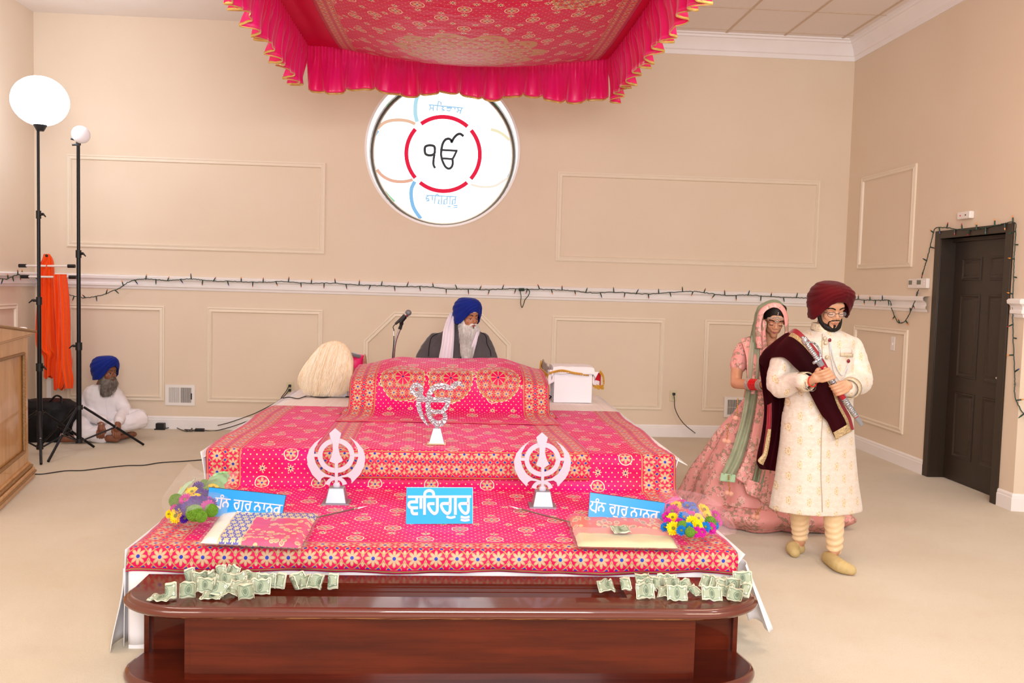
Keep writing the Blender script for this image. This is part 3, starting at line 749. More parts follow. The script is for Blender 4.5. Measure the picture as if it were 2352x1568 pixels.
frill('front_valance', (CX0, CY0, CZT), (CX1, CY0, CZT), (0, -1, 0), .34, 23)

# ------------------------------------------------------------------ silver emblems on the cloth
def silver(name, engraved=False):
    mt, nt, b = newmat(name)
    b.inputs['Base Color'].default_value = lin('a2a6b0'); b.inputs['Metallic'].default_value = .7; b.inputs['Roughness'].default_value = .34
    if engraved:
        w_ = nt.nodes.new('ShaderNodeTexWave'); w_.wave_type = 'RINGS'; w_.inputs['Scale'].default_value = 14; w_.inputs['Distortion'].default_value = 16; w_.inputs['Detail'].default_value = 1; w_.inputs['Detail Scale'].default_value = 2.2
        tc = nt.nodes.new('ShaderNodeTexCoord'); nt.links.new(tc.outputs['Object'], w_.inputs['Vector'])
        nt.links.new(mixc(nt, S(nt, w_.outputs[1]).m('POWER', 1.5), 'a4a4ae', 'e2e2ea'), b.inputs['Base Color']); bump(nt, b, w_.outputs[1], .9, .006)
        b.inputs['Metallic'].default_value = .5
    return mt
M['silver'] = silver('polished_silver'); M['engraved'] = silver('engraved_silver', True)
M['khanda'] = mat('brushed_silver_plate', 'cdc2d0', .5, .1)
def plane_map(sc, ox, oy, Y, tilt=0.0, z0=None):
    def fn(u, v, d):
        p = at(ox+u/sc, oy+v/sc, y=Y); p = V((p.x, p.y-d, p.z))
        if tilt: k = p.z-z0; p.y += k*tilt
        return p
    return fn
def frustum(g, c, w0, w1, h, d0, d1):
    x, y, z = c
    vs = [(x-w0, y-d0, z), (x+w0, y-d0, z), (x+w0, y+d0, z), (x-w0, y+d0, z), (x-w1, y-d1, z+h), (x+w1, y-d1, z+h), (x+w1, y+d1, z+h), (x-w1, y+d1, z+h)]
    return g.add(vs, [(0, 3, 2, 1), (4, 5, 6, 7), (0, 1, 5, 4), (1, 2, 6, 5), (2, 3, 7, 6), (3, 0, 4, 7)])
ZT2 = T2+.024; ZT1 = T1+.013
p0 = at(1003, 1018, z=ZT2); YE = p0.y
ek = thing('ek_onkar_emblem', 'tall engraved silver emblem on a small pyramid base, mid-platform', 'emblem', p0)
fn = plane_map(8.255, 900, 850, YE)
g = MB()
th = .012
ringp = [(475+84*cos(a), 360+84*sin(a)) for a in [2*pi*i/40 for i in range(41)]]
g.band(ringp, 92, fn, 0, th)
g.band(crom2([(545, 420), (575, 500), (640, 545), (720, 545), (770, 500)], 6), [70]*25, fn, .0003, th+.0003)
def bandv(pts, ws, e=0.0, n=6):
    P = crom2(pts, n); W_ = [lerp(ws[min(int(i/n), len(ws)-1)], ws[min(int(i/n)+1, len(ws)-1)], (i % n)/n) for i in range(len(P))]; g.band(P, W_, fn, e, th+e)
bandv([(505, 460), (507, 620), (525, 740), (570, 860), (630, 970), (700, 1052)], [60, 92, 88, 74, 50, 6], .0002)
bandv([(700, 560), (712, 450), (790, 340), (920, 292), (1050, 320), (1122, 362)], [70, 96, 104, 108, 110, 60], .0004)
bandv([(1118, 372), (1165, 300), (1235, 250), (1295, 258), (1338, 306)], [50, 100, 98, 70, 8], .0005)
g.band([(470, 552), (1090, 560)], 96, fn, .0001, th+.0001); g.prism([(1060, 512), (1125, 512), (1112, 610), (1040, 608)], fn, .0006, th+.0006)
bandv([(688, 580), (690, 700), (705, 830), (760, 940), (860, 1008), (960, 985), (1010, 900), (995, 820), (940, 780)], [96, 96, 92, 96, 112, 112, 84, 76, 40], .0003)
bandv([(1070, 590), (1040, 680), (990, 740), (930, 785)], [86, 88, 80, 60], .0007)
g.band([(690, 782), (950, 786)], 78, fn, .0008, th+.0008); g.band([(850, 1040), (852, 1115)], 66, fn, 0, th)
obj('symbol_plate', g, M['engraved'], ek, angle=30)
s_ = 1/8.255/FPX*YE
g = MB(); frustum(g, (p0.x, YE, ZT2+.004), 140*s_, 66*s_, 275*s_, .028, .012); obj('pyramid_base', g, M['silver'], ek, smooth=False)
g = MB(); g.box((p0.x-175*s_, YE-.034, ZT2-.002), (p0.x+175*s_, YE+.034, ZT2+.005)); obj('base_plate', g, mat('brass_edge', 'd8c79a', .3, .6), ek, smooth=False)

p0 = at(773, 1153, z=ZT1); YK = p0.y
kh = thing('khanda_emblem', 'silver double-sword emblem on a trapezoid base, the left one of the pair', 'emblem', p0, 'silver sword emblems')
fn = plane_map(7.13, 660, 960, YK)
g = MB(); th = .006
g.band([(800+262*cos(a), 610+244*sin(a)) for a in [2*pi*i/56 for i in range(57)]], 78, fn, 0, th)
g.prism([(785, 160), (885, 245), (865, 320), (848, 400), (838, 480), (862, 590), (915, 690), (832, 738), (830, 1060), (782, 1060), (780, 738), (690, 700), (728, 610), (748, 520), (745, 400), (712, 330), (690, 245)][::-1], fn, -.001, th+.004)
cres = [(585, 300), (450, 400), (360, 510), (322, 640), (340, 780), (410, 920), (540, 1055), (562, 985), (610, 955), (690, 965), (790, 992), (790, 962), (640, 920), (540, 850), (470, 740), (435, 620), (448, 500), (510, 385)]
for mfun in (lambda x: x, lambda x: 1602-x):
    g.prism([(mfun(x), y) for x, y in (cres if mfun(0) else cres[::-1])], fn, -.0005, th+.0005)
    g.band(crom2([(mfun(790), 985), (mfun(715), 1003), (mfun(672), 1050), (mfun(660), 1085)], 6), [44, 46, 48, 50, 52, 54, 56, 58, 60, 62, 64, 66, 68, 70, 72, 74, 76, 76, 60], fn, -.0008, th+.0008)
    g.band([(mfun(420), 605), (mfun(530), 605)], 48, fn, .0004, th-.0004)
c = fn(808, 1095, 0); rr_ = 58/7.13/FPX*YK; g.ell((c.x, c.y-.003, c.z), (rr_, .008, rr_), 20, 8)
for (x, y) in [(785, 210), (790, 300), (795, 400), (797, 500), (800, 590), (725, 690), (797, 695), (880, 680), (800, 860), (710, 355), (605, 425), (545, 510), (530, 600), (550, 695), (605, 780), (695, 840), (905, 835), (990, 775), (1040, 690), (1055, 600), (1040, 510), (995, 430), (868, 355), (475, 395), (420, 480), (383, 560), (380, 650), (390, 740), (422, 830), (475, 905), (537, 960), (1150, 440), (1200, 535), (1215, 635), (1210, 715), (1170, 815), (1125, 885), (1070, 950)]:
    c = fn(x, y, th+.004 if 690 < x < 900 and y < 740 else th); g.ell(c, (.0018, .0012, .0026), 6, 4)
obj('sword_plate', g, M['khanda'], kh, smooth=False)
s_ = 1/7.13/FPX*YK
g = MB(); frustum(g, (p0.x+3*s_, YK, ZT1+.004), 172*s_, 122*s_, 245*s_, .052, .034); bevel(obj('pedestal', g, M['silver'], kh, smooth=False), .004)
g = MB(); g.box((p0.x-222*s_, YK-.06, ZT1-.002), (p0.x+222*s_, YK+.06, ZT1+.005)); obj('base_plate', g, M['silver'], kh, smooth=False)
def children(o): return [c for c in bpy.data.objects if c.parent == o]
def dup(o, parent=None):
    c = o.copy(); COL.objects.link(c); c.parent = parent
    for k in children(o): dup(k, c)
    return c
k2 = dup(kh); q = at(1245, 1161, z=ZT1); k2.location = q; k2['label'] = 'silver double-sword emblem on a trapezoid base, the right one of the pair'

# ------------------------------------------------------------------ blue signs
M['sign'] = mat('blue_sign_vinyl', '1590de', .3, col2='229ce4', ns=3); M['sign2'] = mat('light_blue_sign_vinyl', '22a2f2', .5, col2='30acf4', ns=3, spec=.2)
M['letters'] = mat('white_sign_lettering', 'ded2d8', .6)
def sign(poly, fn, mt_, label, strokes, wd, edge, mt_e):
    base = fn(*poly[2], 0)
    t = thing('text_sign', label, 'sign', base, 'blue signs with white lettering')
    g = MB(); g.prism(poly, fn, -edge, 0); obj('panel', g, mt_e, t, smooth=False)
    g = MB(); g.prism([(lerp(poly[0][0], u, .996), lerp(poly[0][1], v, .996)) for u, v in poly], fn, 0, .0008); obj('face', g, mt_, t, smooth=False)
    g = MB()
    for si, st in enumerate(strokes):
        P, n = st[0], st[1]; w_ = st[2] if len(st) > 2 else wd
        g.band(crom2(P, n) if n > 1 else P, w_, fn, .0008, .0016+.00012*si)
    o = obj('lettering', g, M['letters'], t, smooth=False); return t
M['black'] = mat('black_plastic', '15151a', .45)
ps = at(1008, 1203, z=ZT1)
fn = plane_map(10.69, 900, 1100, ps.y, .25, ps.z)
strokes = [([(385, 470), (1955, 466)], 1, 56), ([(605, 480), (605, 590)], 1), ([(640, 590), (470, 590), (418, 625), (415, 675), (465, 722), (640, 725)], 6), ([(490, 725), (490, 800), (525, 858), (640, 860)], 5), ([(710, 480), (710, 745)], 1),
  ([(800, 885), (800, 640), (802, 410), (840, 345), (915, 322), (990, 345), (1022, 400), (1022, 455)], 6), ([(1115, 480), (1115, 640), (1113, 780), (1085, 840), (1030, 855), (955, 790), (900, 700), (898, 650), (930, 630), (1045, 630)], 6),
  ([(1432, 480), (1432, 640), (1430, 780), (1400, 840), (1345, 852), (1268, 790), (1215, 690), (1225, 642), (1270, 627), (1432, 625)], 6), ([(1560, 480), (1560, 885)], 1), ([(1340, 928), (1450, 955), (1560, 928)], 5, 52),
  ([(1880, 480), (1880, 640), (1878, 780), (1848, 840), (1793, 852), (1716, 790), (1663, 690), (1673, 642), (1718, 627), (1880, 625)], 6), ([(1690, 928), (1800, 952), (1910, 928)], 5, 52), ([(1690, 998), (1800, 1018), (1910, 998)], 5, 52)]
sign([(345, 1100), (1990, 1092), (1995, 255), (350, 250)], fn, M['sign2'], 'light blue sign with large white lettering, propped in the middle of the cloth', strokes, 68, .006, M['white'])
def ringo(cx, cy, r=62, gap=38): return [(cx+r*sin(math.radians(a)), cy-r*cos(math.radians(a))) for a in range(-180+gap, 181-gap, 20)]
local = [([(0, 0), (360, 0)], 1, 24), ([(48, 5), (50, 60), (12, 112), (42, 170), (135, 195)], 5), ([(150, 0), (144, 232)], 1), ([(150, -8), (122, -35), (128, -66), (155, -78), (180, -62), (182, -32), (154, -8)], 4, 22), ([(268, 5), (264, 66)], 1), (ringo(258, 130), 1),
  ([(430, 0), (862, 0)], 1, 24), ([(562, 5), (562, 80), (560, 150), (530, 195), (490, 160), (462, 95), (480, 62), (562, 58)], 5), ([(648, 5), (646, 210)], 1), ([(540, 238), (590, 246), (648, 240)], 4, 26),
  ([(822, 5), (822, 80), (820, 150), (790, 195), (750, 160), (722, 95), (740, 62), (822, 58)], 5), ([(728, 232), (780, 240), (836, 234)], 4, 24), ([(728, 268), (780, 276), (836, 270)], 4, 24),
  ([(905, 0), (1575, 0)], 1, 24), ([(1010, 5), (1006, 66)], 1), (ringo(1000, 130), 1), ([(1152, 5), (1150, 138)], 1), ([(1288, 5), (1284, 66)], 1), (ringo(1278, 130), 1),
  ([(1508, 5), (1506, 228)], 1), ([(1508, 62), (1450, 62), (1400, 90), (1392, 135), (1425, 175), (1470, 165), (1490, 120), (1478, 66)], 5)]
def place_local(x0, y0, ang, k):
    c_, s2 = cos(ang), sin(ang); return [([(x0+k*(x*c_-y*s2*1.0), y0+k*(x*s2+y*c_)) for x, y in st[0]], st[1], (st[2] if len(st) > 2 else 34)*k) for st in local]
pr = at(1430, 1204, z=ZT1)
fn = plane_map(9.8, 1320, 1110, pr.y, .2, pr.z)
sign([(290, 905), (2000, 930), (2060, 462), (368, 232)], fn, M['sign'], 'blue lettered sign behind the right gift package, partly under a bouquet', place_local(368, 425, .148, 1.0), 34, .008, M['black'])
pl = at(570, 1196, z=ZT1)
fn = plane_map(9.046, 440, 1100, pl.y, .2, pl.z)
sign([(290, 770), (1868, 860), (1945, 360), (330, 200)], fn, M['sign'], 'blue lettered sign behind the left gift package, partly under a bouquet', place_local(470, 408, .108, .905), 32, .008, M['black'])

# ------------------------------------------------------------------ spear points
for a, tip, lab in (((728, 1188), (846, 1161), 'steel spear pointing right, beside the left gift package'), ((1310, 1199), (1167, 1161), 'steel spear pointing left, beside the right gift package')):
    A, B_ = at(a[0], a[1], z=ZT1+.02), at(tip[0], tip[1], z=ZT1+.012); d = (B_-A); n = d.normalized(); L_ = d.length
    A = A-n*.22
    t = thing('ceremonial_spear', lab, 'spear', A, 'steel spears'); g = MB(); g.tube([A, A+n*(L_+.22-.075)], .0042); obj('shaft', g, mat('dull_steel', '8f8178', .35, .8), t)
    g = MB(); q = B_-n*.085; sd = n.cross(V((0, 0, 1))).normalized(); up = sd.cross(n)
    vs = [q-n*.01, q+sd*.014, q-sd*.014, q+up*.004, q-up*.003, B_]; g.add(vs, [(0, 1, 3), (0, 3, 2), (0, 4, 1), (0, 2, 4), (5, 3, 1), (5, 2, 3), (5, 1, 4), (5, 4, 2)]); g.tube([q-n*.02, q], [.006, .004]); obj('blade', g, mat('bright_steel', 'd9d3c8', .22, .8), t, smooth=False)

# ------------------------------------------------------------------ plastic-wrapped gift packages
M['film'] = mat('clear_plastic_film', 'ffffff', .06, alpha=.08, bmp=.9, bdist=.012, bs=22)
def package(px, z0, h, label, mt_, wobble, seed):
    P = [at(x, y, z=z0+h*.5) for x, y in px]; c = sum(P, V((0, 0, 0)))/4; c.z = z0
    t = thing('wrapped_cloth_package', label, 'package', c, 'gift packages')
    def shell(k, dz, amp, nz):
        g = MB(); n = 26
        def f(s_, v_, top):
            p = P[3].lerp(P[2], s_).lerp(P[0].lerp(P[1], s_), v_); p = c+(p-V((c.x, c.y, p.z)))*k if False else V((c.x+(p.x-c.x)*k, c.y+(p.y-c.y)*k, 0))
            e = min(s_, 1-s_, v_, 1-v_); pr_ = min(1, e/.06)**.5
            w_ = amp*(fbm(s_*5+seed, v_*5)+.7*abs(fbm(s_*11+seed, v_*9, 3)))
            z = z0+.004+(h*.5)+(h*.5+dz)*pr_*(1 if top else -1)*(1 if top else .9)+(w_*pr_ if top else 0)
            return V((p.x+amp*.8*fbm(v_*9, seed), p.y+amp*.8*fbm(s_*9, seed+3), z))
        g.grid(lambda s_, v_: f(s_, v_, True), n, n); g.grid(lambda s_, v_: f(s_, 1-v_, False), n, n); return g
    obj('folded_cloth', shell(.965, 0, .006, 0), mt_, t, angle=60)
    obj('plastic_wrap', shell(1.03, .004, .012, 0), M['film'], t, angle=30)
    return t
def uvsplit(name):
    mt, nt, b = newmat(name); uvn = nt.nodes.new('ShaderNodeUVMap'); sp = nt.nodes.new('ShaderNodeSeparateXYZ'); nt.links.new(uvn.outputs[0], sp.inputs[0])
    return mt, nt, b, S(nt, sp.outputs[0]), S(nt, sp.outputs[1])
mt, nt, b, u, v = uvsplit('brocade_blue_and_pink')
def bro(nt, u, v, q): x, y = brick(u, v, q, q*.8); r, p_, rm = petal(x, y, 6, q*.42, .3); return p_, rm, r.lt(q*.12)
x, y = u*1.0, v*.55
p_, rm, gm = bro(nt, x, y, .07); vo = nt.nodes.new('ShaderNodeTexVoronoi'); vo.inputs['Scale'].default_value = 14; nt.links.new(nt.nodes['UV Map'].outputs[0], vo.inputs['Vector']); vd = S(nt, vo.outputs['Distance'])
c1 = mixc(nt, p_, '3f3cb0', 'd8c98e'); c1 = mixc(nt, rm, c1, 'efe6c4')
c2 = mixc(nt, vd.band(.36, .07), 'd6186c', 'd9bb86'); c2 = mixc(nt, vd.lt(.17), c2, '2f8a4c'); c2 = mixc(nt, vd.band(.19, .04), c2, 'e9c690')
c = mixc(nt, u.gt(.40)*v.lt(.74), c1, c2); c = mixc(nt, u.lt(.17), c, 'f1ecdf'); c = mixc(nt, u.band(.17, .006).max(u.band(.40, .005)*v.lt(.74)).max(v.band(.74, .01)*u.gt(.4)), c, 'e3c38a')
nt.links.new(c, b.inputs['Base Color']); b.inputs['Roughness'].default_value = .45; broA = mt
mt, nt, b, u, v = uvsplit('brocade_cream_and_orange')
vo = nt.nodes.new('ShaderNodeTexVoronoi'); vo.inputs['Scale'].default_value = 9; mpp = nt.nodes.new('ShaderNodeMapping'); mpp.inputs['Scale'].default_value = (1.6, .8, 1); nt.links.new(nt.nodes['UV Map'].outputs[0], mpp.inputs[0]); nt.links.new(mpp.outputs[0], vo.inputs['Vector']); vd = S(nt, vo.outputs['Distance'])
c = mixc(nt, vd.lt(.5), 'e06a5a', 'c98a7e'); c = mixc(nt, vd.band(.4, .06), c, 'e6c48c'); c = mixc(nt, vd.lt(.16), c, '8aa37c'); c = mixc(nt, v.band(.42, .10), c, 'e08a88'); p_, rm, gm = bro(nt, u, v, .05); c = mixc(nt, v.band(.42, .1)*rm, c, 'e4c392')
c = mixc(nt, v.lt(.32), c, 'd5c79c'); nt.links.new(c, b.inputs['Base Color']); b.inputs['Roughness'].default_value = .4; broB = mt
package([(508, 1178), (735, 1182), (694, 1262), (455, 1250)], ZT1, .034, 'plastic-wrapped folded cloth in blue, gold and pink brocade, at the left of the platform', broA, .01, 3)
pk = package([(1302, 1190), (1524, 1196), (1562, 1262), (1324, 1258)], ZT1, .036, 'plastic-wrapped folded cloth in cream and orange brocade, with a banknote on top', broB, .01, 9)

# ------------------------------------------------------------------ bank notes
mt, nt, b, u, v = uvsplit('one_dollar_print')
bx = (u-.5).abs(); by = (v-.5).abs(); bord = (bx.gt(.45)+by.gt(.40)).m('MINIMUM', 1); frame = ((bx.lt(.445)*by.lt(.39))-(bx.lt(.41)*by.lt(.33)))
ov = (((u-.5)/.13)*((u-.5)/.13)+((v-.5)/.30)*((v-.5)/.30)).sqrt(); n1 = noise_node(nt, 60, 3, coord='UV')
cr = ((bx-.37)*(bx-.37)+((by-.27)*.5)*((by-.27)*.5)).sqrt().lt(.045)
lines = (v*95).sin().gt(.2)*bx.lt(.41)*by.lt(.33)
c = mixc(nt, lines*.4, 'b4baa0', '6c8068'); c = mixc(nt, S(nt, n1.outputs[0]).gt(.53)*(1-bord)*.5, c, '708570'); c = mixc(nt, frame*.75, c, '5f7560'); c = mixc(nt, ov.lt(1.0), c, '8e9a82'); c = mixc(nt, ov.band(.98, .06), c, '4d6350'); c = mixc(nt, ov.lt(.6), c, '66745f'); c = mixc(nt, cr, c, 'e2e2cf')
one = (bx-.37).abs().lt(.008)*(by-.27).abs().lt(.055); c = mixc(nt, one, c, '44584a')
c = mixc(nt, bord, c, 'cfcdb4'); nt.links.new(c, b.inputs['Base Color']); b.inputs['Roughness'].default_value = .7; M['bill'] = mt
BW, BH = .084, .060
def bill(px, py, rot, lean, kind, z0, label, seed):
    """kind: curve of the note - flat, tent, curl, folded"""
    rr = random.Random(seed); base = at(px, py, z=z0); g = MB(); n = 14
    crs, sns = cos(math.radians(rot)), sin(math.radians(rot)); L = math.radians(lean)
    def prof(s_):
        a = (s_-.5)*BW
        if kind == 'flat': return a, .003+.004*abs(fbm(s_*2, seed))
        if kind == 'tent': return a*.86, .022*(1-abs(s_-.5)*2)+.002
        if kind == 'curl': return .030*sin((s_-.5)*3.4), .024*(1-cos((s_-.5)*3.4))+.002
        if kind == 'wave': return a*.92, .008*sin(s_*7+seed)+.01
        if kind == 'fold': return (abs(s_-.5)*2*BW*.52)-BW*.25, .003+.009*s_*(1.2 if s_ > .5 else .6)
    def fn_(s_, t):
        a, h = prof(s_); q = (t)*BH-(0 if lean > 25 else BH/2)
        lx, ly, lz = a, q*cos(L)-h*sin(L)*(1 if lean > 25 else 0), q*sin(L)+h*(cos(L) if lean > 25 else 1)
        if lean <= 25: lz = h+max(0, (t))*BH*sin(L)
        lz += .009*fbm(s_*4, t*3, seed)+.004*abs(sin(s_*8+seed))*t+.001; ly += .008*fbm(s_*3+4, t*4, seed)
        if kind in ('curl', 'tent') and lean > 25: ly += -h*.8
        return V((base.x+lx*crs-ly*sns, base.y+lx*sns+ly*crs, z0+max(.0008, lz)))
    g.grid(fn_, n, 6, uvf=lambda s_, t: (s_, t)); o = obj('dollar_bill', g, M['bill'], angle=70); solid(o, .0005); tag(o, label, 'banknote'); return o
notes = []
ZS = .351
bl = [(392, 1376, 18, 60, 'fold', 'left'), (437, 1340, 40, 70, 'fold', ''), (432, 1373, 12, 62, 'curl', ''), (368, 1376, -10, 4, 'flat', ''), (462, 1346, 30, 66, 'tent', ''), (470, 1363, 8, 50, 'wave', ''), (487, 1372, -6, 8, 'flat', ''), (489, 1345, 75, 72, 'fold', ''), (508, 1333, 20, 58, 'fold', ''), (528, 1333, -35, 60, 'wave', ''), (515, 1350, 5, 48, 'wave', ''), (498, 1368, -30, 45, 'tent', ''), (536, 1352, -12, 40, 'flat', ''), (548, 1364, 0, 30, 'wave', ''), (563, 1376, 20, 58, 'curl', ''), (556, 1350, 30, 55, 'fold', ''), (524, 1368, 14, 10, 'tent', ''), (570, 1342, 0, 30, 'wave', ''),
      (597, 1365, -3, 72, 'flat', ''), (609, 1352, -3, 70, 'flat', ''), (642, 1352, -12, 62, 'fold', ''), (678, 1352, 60, 60, 'curl', ''), (708, 1353, 8, 40, 'tent', ''), (730, 1353, -20, 55, 'curl', ''), (764, 1353, 0, 68, 'fold', '')]
br = [(1395, 1361, 8, 30, 'tent', ''), (1439, 1357, 4, 34, 'fold', ''), (1472, 1350, 6, 52, 'curl', ''), (1490, 1362, 10, 40, 'wave', ''), (1483, 1376, 2, 60, 'wave', ''), (1500, 1355, -8, 38, 'tent', ''), (1533, 1352, -4, 62, 'flat', ''), (1545, 1360, -2, 48, 'tent', ''), (1578, 1362, 24, 35, 'wave', ''), (1556, 1380, -4, 60, 'flat', ''), (1530, 1376, -24, 28, 'wave', ''), (1595, 1366, 30, 20, 'fold', ''), (1625, 1352, -40, 48, 'flat', ''), (1636, 1380, -8, 46, 'flat', ''), (1650, 1356, -30, 40, 'wave', ''), (1668, 1360, 18, 50, 'tent', ''), (1684, 1362, -24, 60, 'curl', ''), (1708, 1372, -40, 48, 'fold', ''), (1690, 1382, -30, 38, 'curl', ''), (1706, 1345, -8, 60, 'flat', ''), (1664, 1372, -22, 30, 'wave', '')]
for i, (x, y, r_, l_, k_, _) in enumerate(bl):
    xs_l = sorted(q[0] for q in bl); nth = ('first','second','third','fourth','fifth','sixth','seventh','eighth','ninth','tenth','eleventh','twelfth','thirteenth','fourteenth','fifteenth','sixteenth','seventeenth','eighteenth','nineteenth','twentieth','twenty-first','twenty-second','twenty-third','twenty-fourth','twenty-fifth')
    word = {'flat': 'flat', 'tent': 'tented', 'curl': 'curled', 'wave': 'wavy', 'fold': 'folded'}
    lab = {0: 'leaning dollar bill near the left rounded end of the bench', 3: 'flat dollar bill at the far left of the left pile on the bench', 18: 'upright dollar bill at the front of the pair right of the left pile', 19: 'upright dollar bill at the back of the pair right of the left pile', 20: 'folded dollar bill leaning just right of the upright pair', 24: 'upright folded dollar bill standing alone, rightmost of those on the left half of the bench', 21: 'curled dark-sided dollar bill in the slot, between the upright pair and the tented one', 22: 'tented dollar bill in the slot, left half of the bench', 23: 'curled dollar bill in the slot left of the lone upright one'}.get(i, '%s dollar bill of the left pile, %s from the left end of the bench' % (word[k_], nth[xs_l.index(x)]))
    o = bill(x, y, r_, l_, k_, ZS+.0008*(i % 5), lab, i+1); o['group'] = 'dollar bills on the wooden bench, left pile'
for i, (x, y, r_, l_, k_, _) in enumerate(br):
    xs_r = sorted((q[0] for q in br), reverse=True)
    lab = {0: 'shadowed tented dollar bill in the slot, leftmost of those on the right half', 1: 'dark folded dollar bill in the slot beside the right pile', 13: 'slightly curled dollar bill with its back facing out, in the gap of the right pile', 19: 'dollar bill at the back right corner of the bench', 17: 'folded dollar bill nearest the right rounded end of the bench', 18: 'rolled dollar bill nearest the front at the right end of the bench', 12: 'dollar bill standing at a slant at the back, right half of the bench'}.get(i, '%s dollar bill of the right pile, %s from the right end of the bench' % (word[k_], nth[xs_r.index(x)]))
    o = bill(x, y, r_, l_, k_, ZS+.0008*(i % 5), lab, i+51); o['group'] = 'dollar bills on the wooden bench, right pile'
BW, BH = .085, .075
o = bill(1425, 1221, 8, 10, 'flat', ZT1+.045, 'single folded dollar bill lying on the cream gift package', 99)

# ------------------------------------------------------------------ bouquets
def fmat(n, a, b_): return mat(n, a, .6, col2=b_, ns=60)
FM = {'yellow': fmat('yellow_petals', 'ffd908', 'f5bd05'), 'purple': fmat('violet_petals', '5a1aa0', '3d1080'), 'magenta': fmat('magenta_petals', 'd81fa0', 'b5138a'), 'green': fmat('green_pompom_petals', '6f9a2e', '557d22'), 'blue': fmat('blue_petals', '0f86d2', '0a5fb0'), 'centre': fmat('flower_centre', '8a8a1e', '5f6a18')}
def blossom(c, nrm, r, kind, parent, rr):
    nrm = V(nrm).normalized(); q = nrm.to_track_quat('Z', 'Y').to_matrix(); g = MB()
    if kind == 'green':
        for i in range(90):
            a = i*2.39996; z = 1-i/90*1.3; s2 = sqrt(max(0, 1-z*z)); d_ = V((s2*cos(a), s2*sin(a), z)); p = V(c)+q @ (d_*r*.8); g.ell(p, (r*.17, r*.17, r*.17), 5, 4)
        g.ell(c, r*.82, 10, 8); return obj('green_pompom', g, FM['green'], parent)
    layers = {'yellow': ((1.0, 16, .12, .30), (.72, 12, .30, .26)), 'magenta': ((1.0, 16, .12, .28), (.75, 12, .4, .24)), 'purple': ((1.0, 15, .1, .26), (.8, 13, .45, .22), (.5, 9, .8, .2)), 'blue': ((1.0, 14, .12, .30), (.7, 11, .4, .26))}[kind]
    for (k, n, lift, wd) in layers:
        off = rr.random()
        for i in range(n):
            a = 2*pi*(i+off)/n; ca, sa = cos(a), sin(a); l_ = r*k*(.9+.2*rr.random()); w_ = r*wd*.62; zl = r*lift
            loc = [(0, 0, 0), (l_*.5, -w_, zl*.6), (l_*.55, 0, zl*.6-.1*r), (l_*.5, w_, zl*.6), (l_*.92, -w_*.7, zl*1.0), (l_*.92, w_*.7, zl*1.0), (l_, 0, zl*.95)]
            g.add([V(c)+q @ V((x*ca-y*sa, x*sa+y*ca, z)) for x, y, z in loc], [(0, 1, 2), (0, 2, 3), (1, 4, 6, 2), (2, 6, 5, 3)])
    o = obj(kind+'_daisy' if kind != 'purple' else 'purple_bloom', g, FM[kind], parent)
    if kind != 'purple' or rr.random() < .3: g = MB(); g.ell(V(c)+nrm*r*.12, (r*.26, r*.26, r*.16), 10, 6, q); obj('flower_centre', g, FM['centre'], o)
    return o
def bouquet(label, loc, fl_, wrap, seed):
    t = thing('bouquet', label, 'bouquet', loc, 'bouquets'); rr = random.Random(seed)
    cx = sum(f[0] for f in fl_)/len(fl_); cyy = sum(f[1] for f in fl_)/len(fl_)
    for (px, py, r, k) in fl_:
        hgt = .05+.055*max(0, 1-((px-cx)/70)**2-((py-cyy)/48)**2)
        dz = hgt; r = r*(1.18 if k == 'purple' else 1.05); p = at(px, py, z=ZT1+dz); nn_ = V(((px-cx)/90+rr.uniform(-.2, .2), -.75+(-(py-cyy))/160, .65+(cyy-py)/110))
        blossom(p, nn_, r, k, t, rr)
    wrap(t); return t
lf = [(441, 1129, .030, 'yellow'), (422, 1124, .024, 'yellow'), (451, 1142, .024, 'yellow'), (490, 1120, .030, 'yellow'), (513, 1133, .026, 'yellow'), (496, 1150, .028, 'yellow'), (405, 1184, .036, 'yellow'), (388, 1180, .02, 'yellow'),
      (405, 1150, .036, 'green'), (470, 1112, .028, 'green'), (475, 1129, .028, 'green'), (447, 1178, .040, 'green'), (485, 1172, .032, 'green'), (462, 1186, .028, 'green'),
      (455, 1118, .028, 'purple'), (462, 1135, .03, 'purple'), (478, 1140, .032, 'purple'), (447, 1153, .03, 'purple'), (463, 1157, .034, 'purple'), (431, 1165, .03, 'purple'), (414, 1170, .026, 'purple'), (497, 1135, .026, 'purple'), (508, 1156, .026, 'purple'), (484, 1156, .026, 'purple'), (425, 1190, .022, 'purple'), (506, 1145, .024, 'purple'),
      (425, 1147, .03, 'magenta'), (432, 1155, .024, 'magenta'), (477, 1164, .034, 'magenta'), (480, 1150, .022, 'magenta'), (400, 1168, .022, 'magenta')]
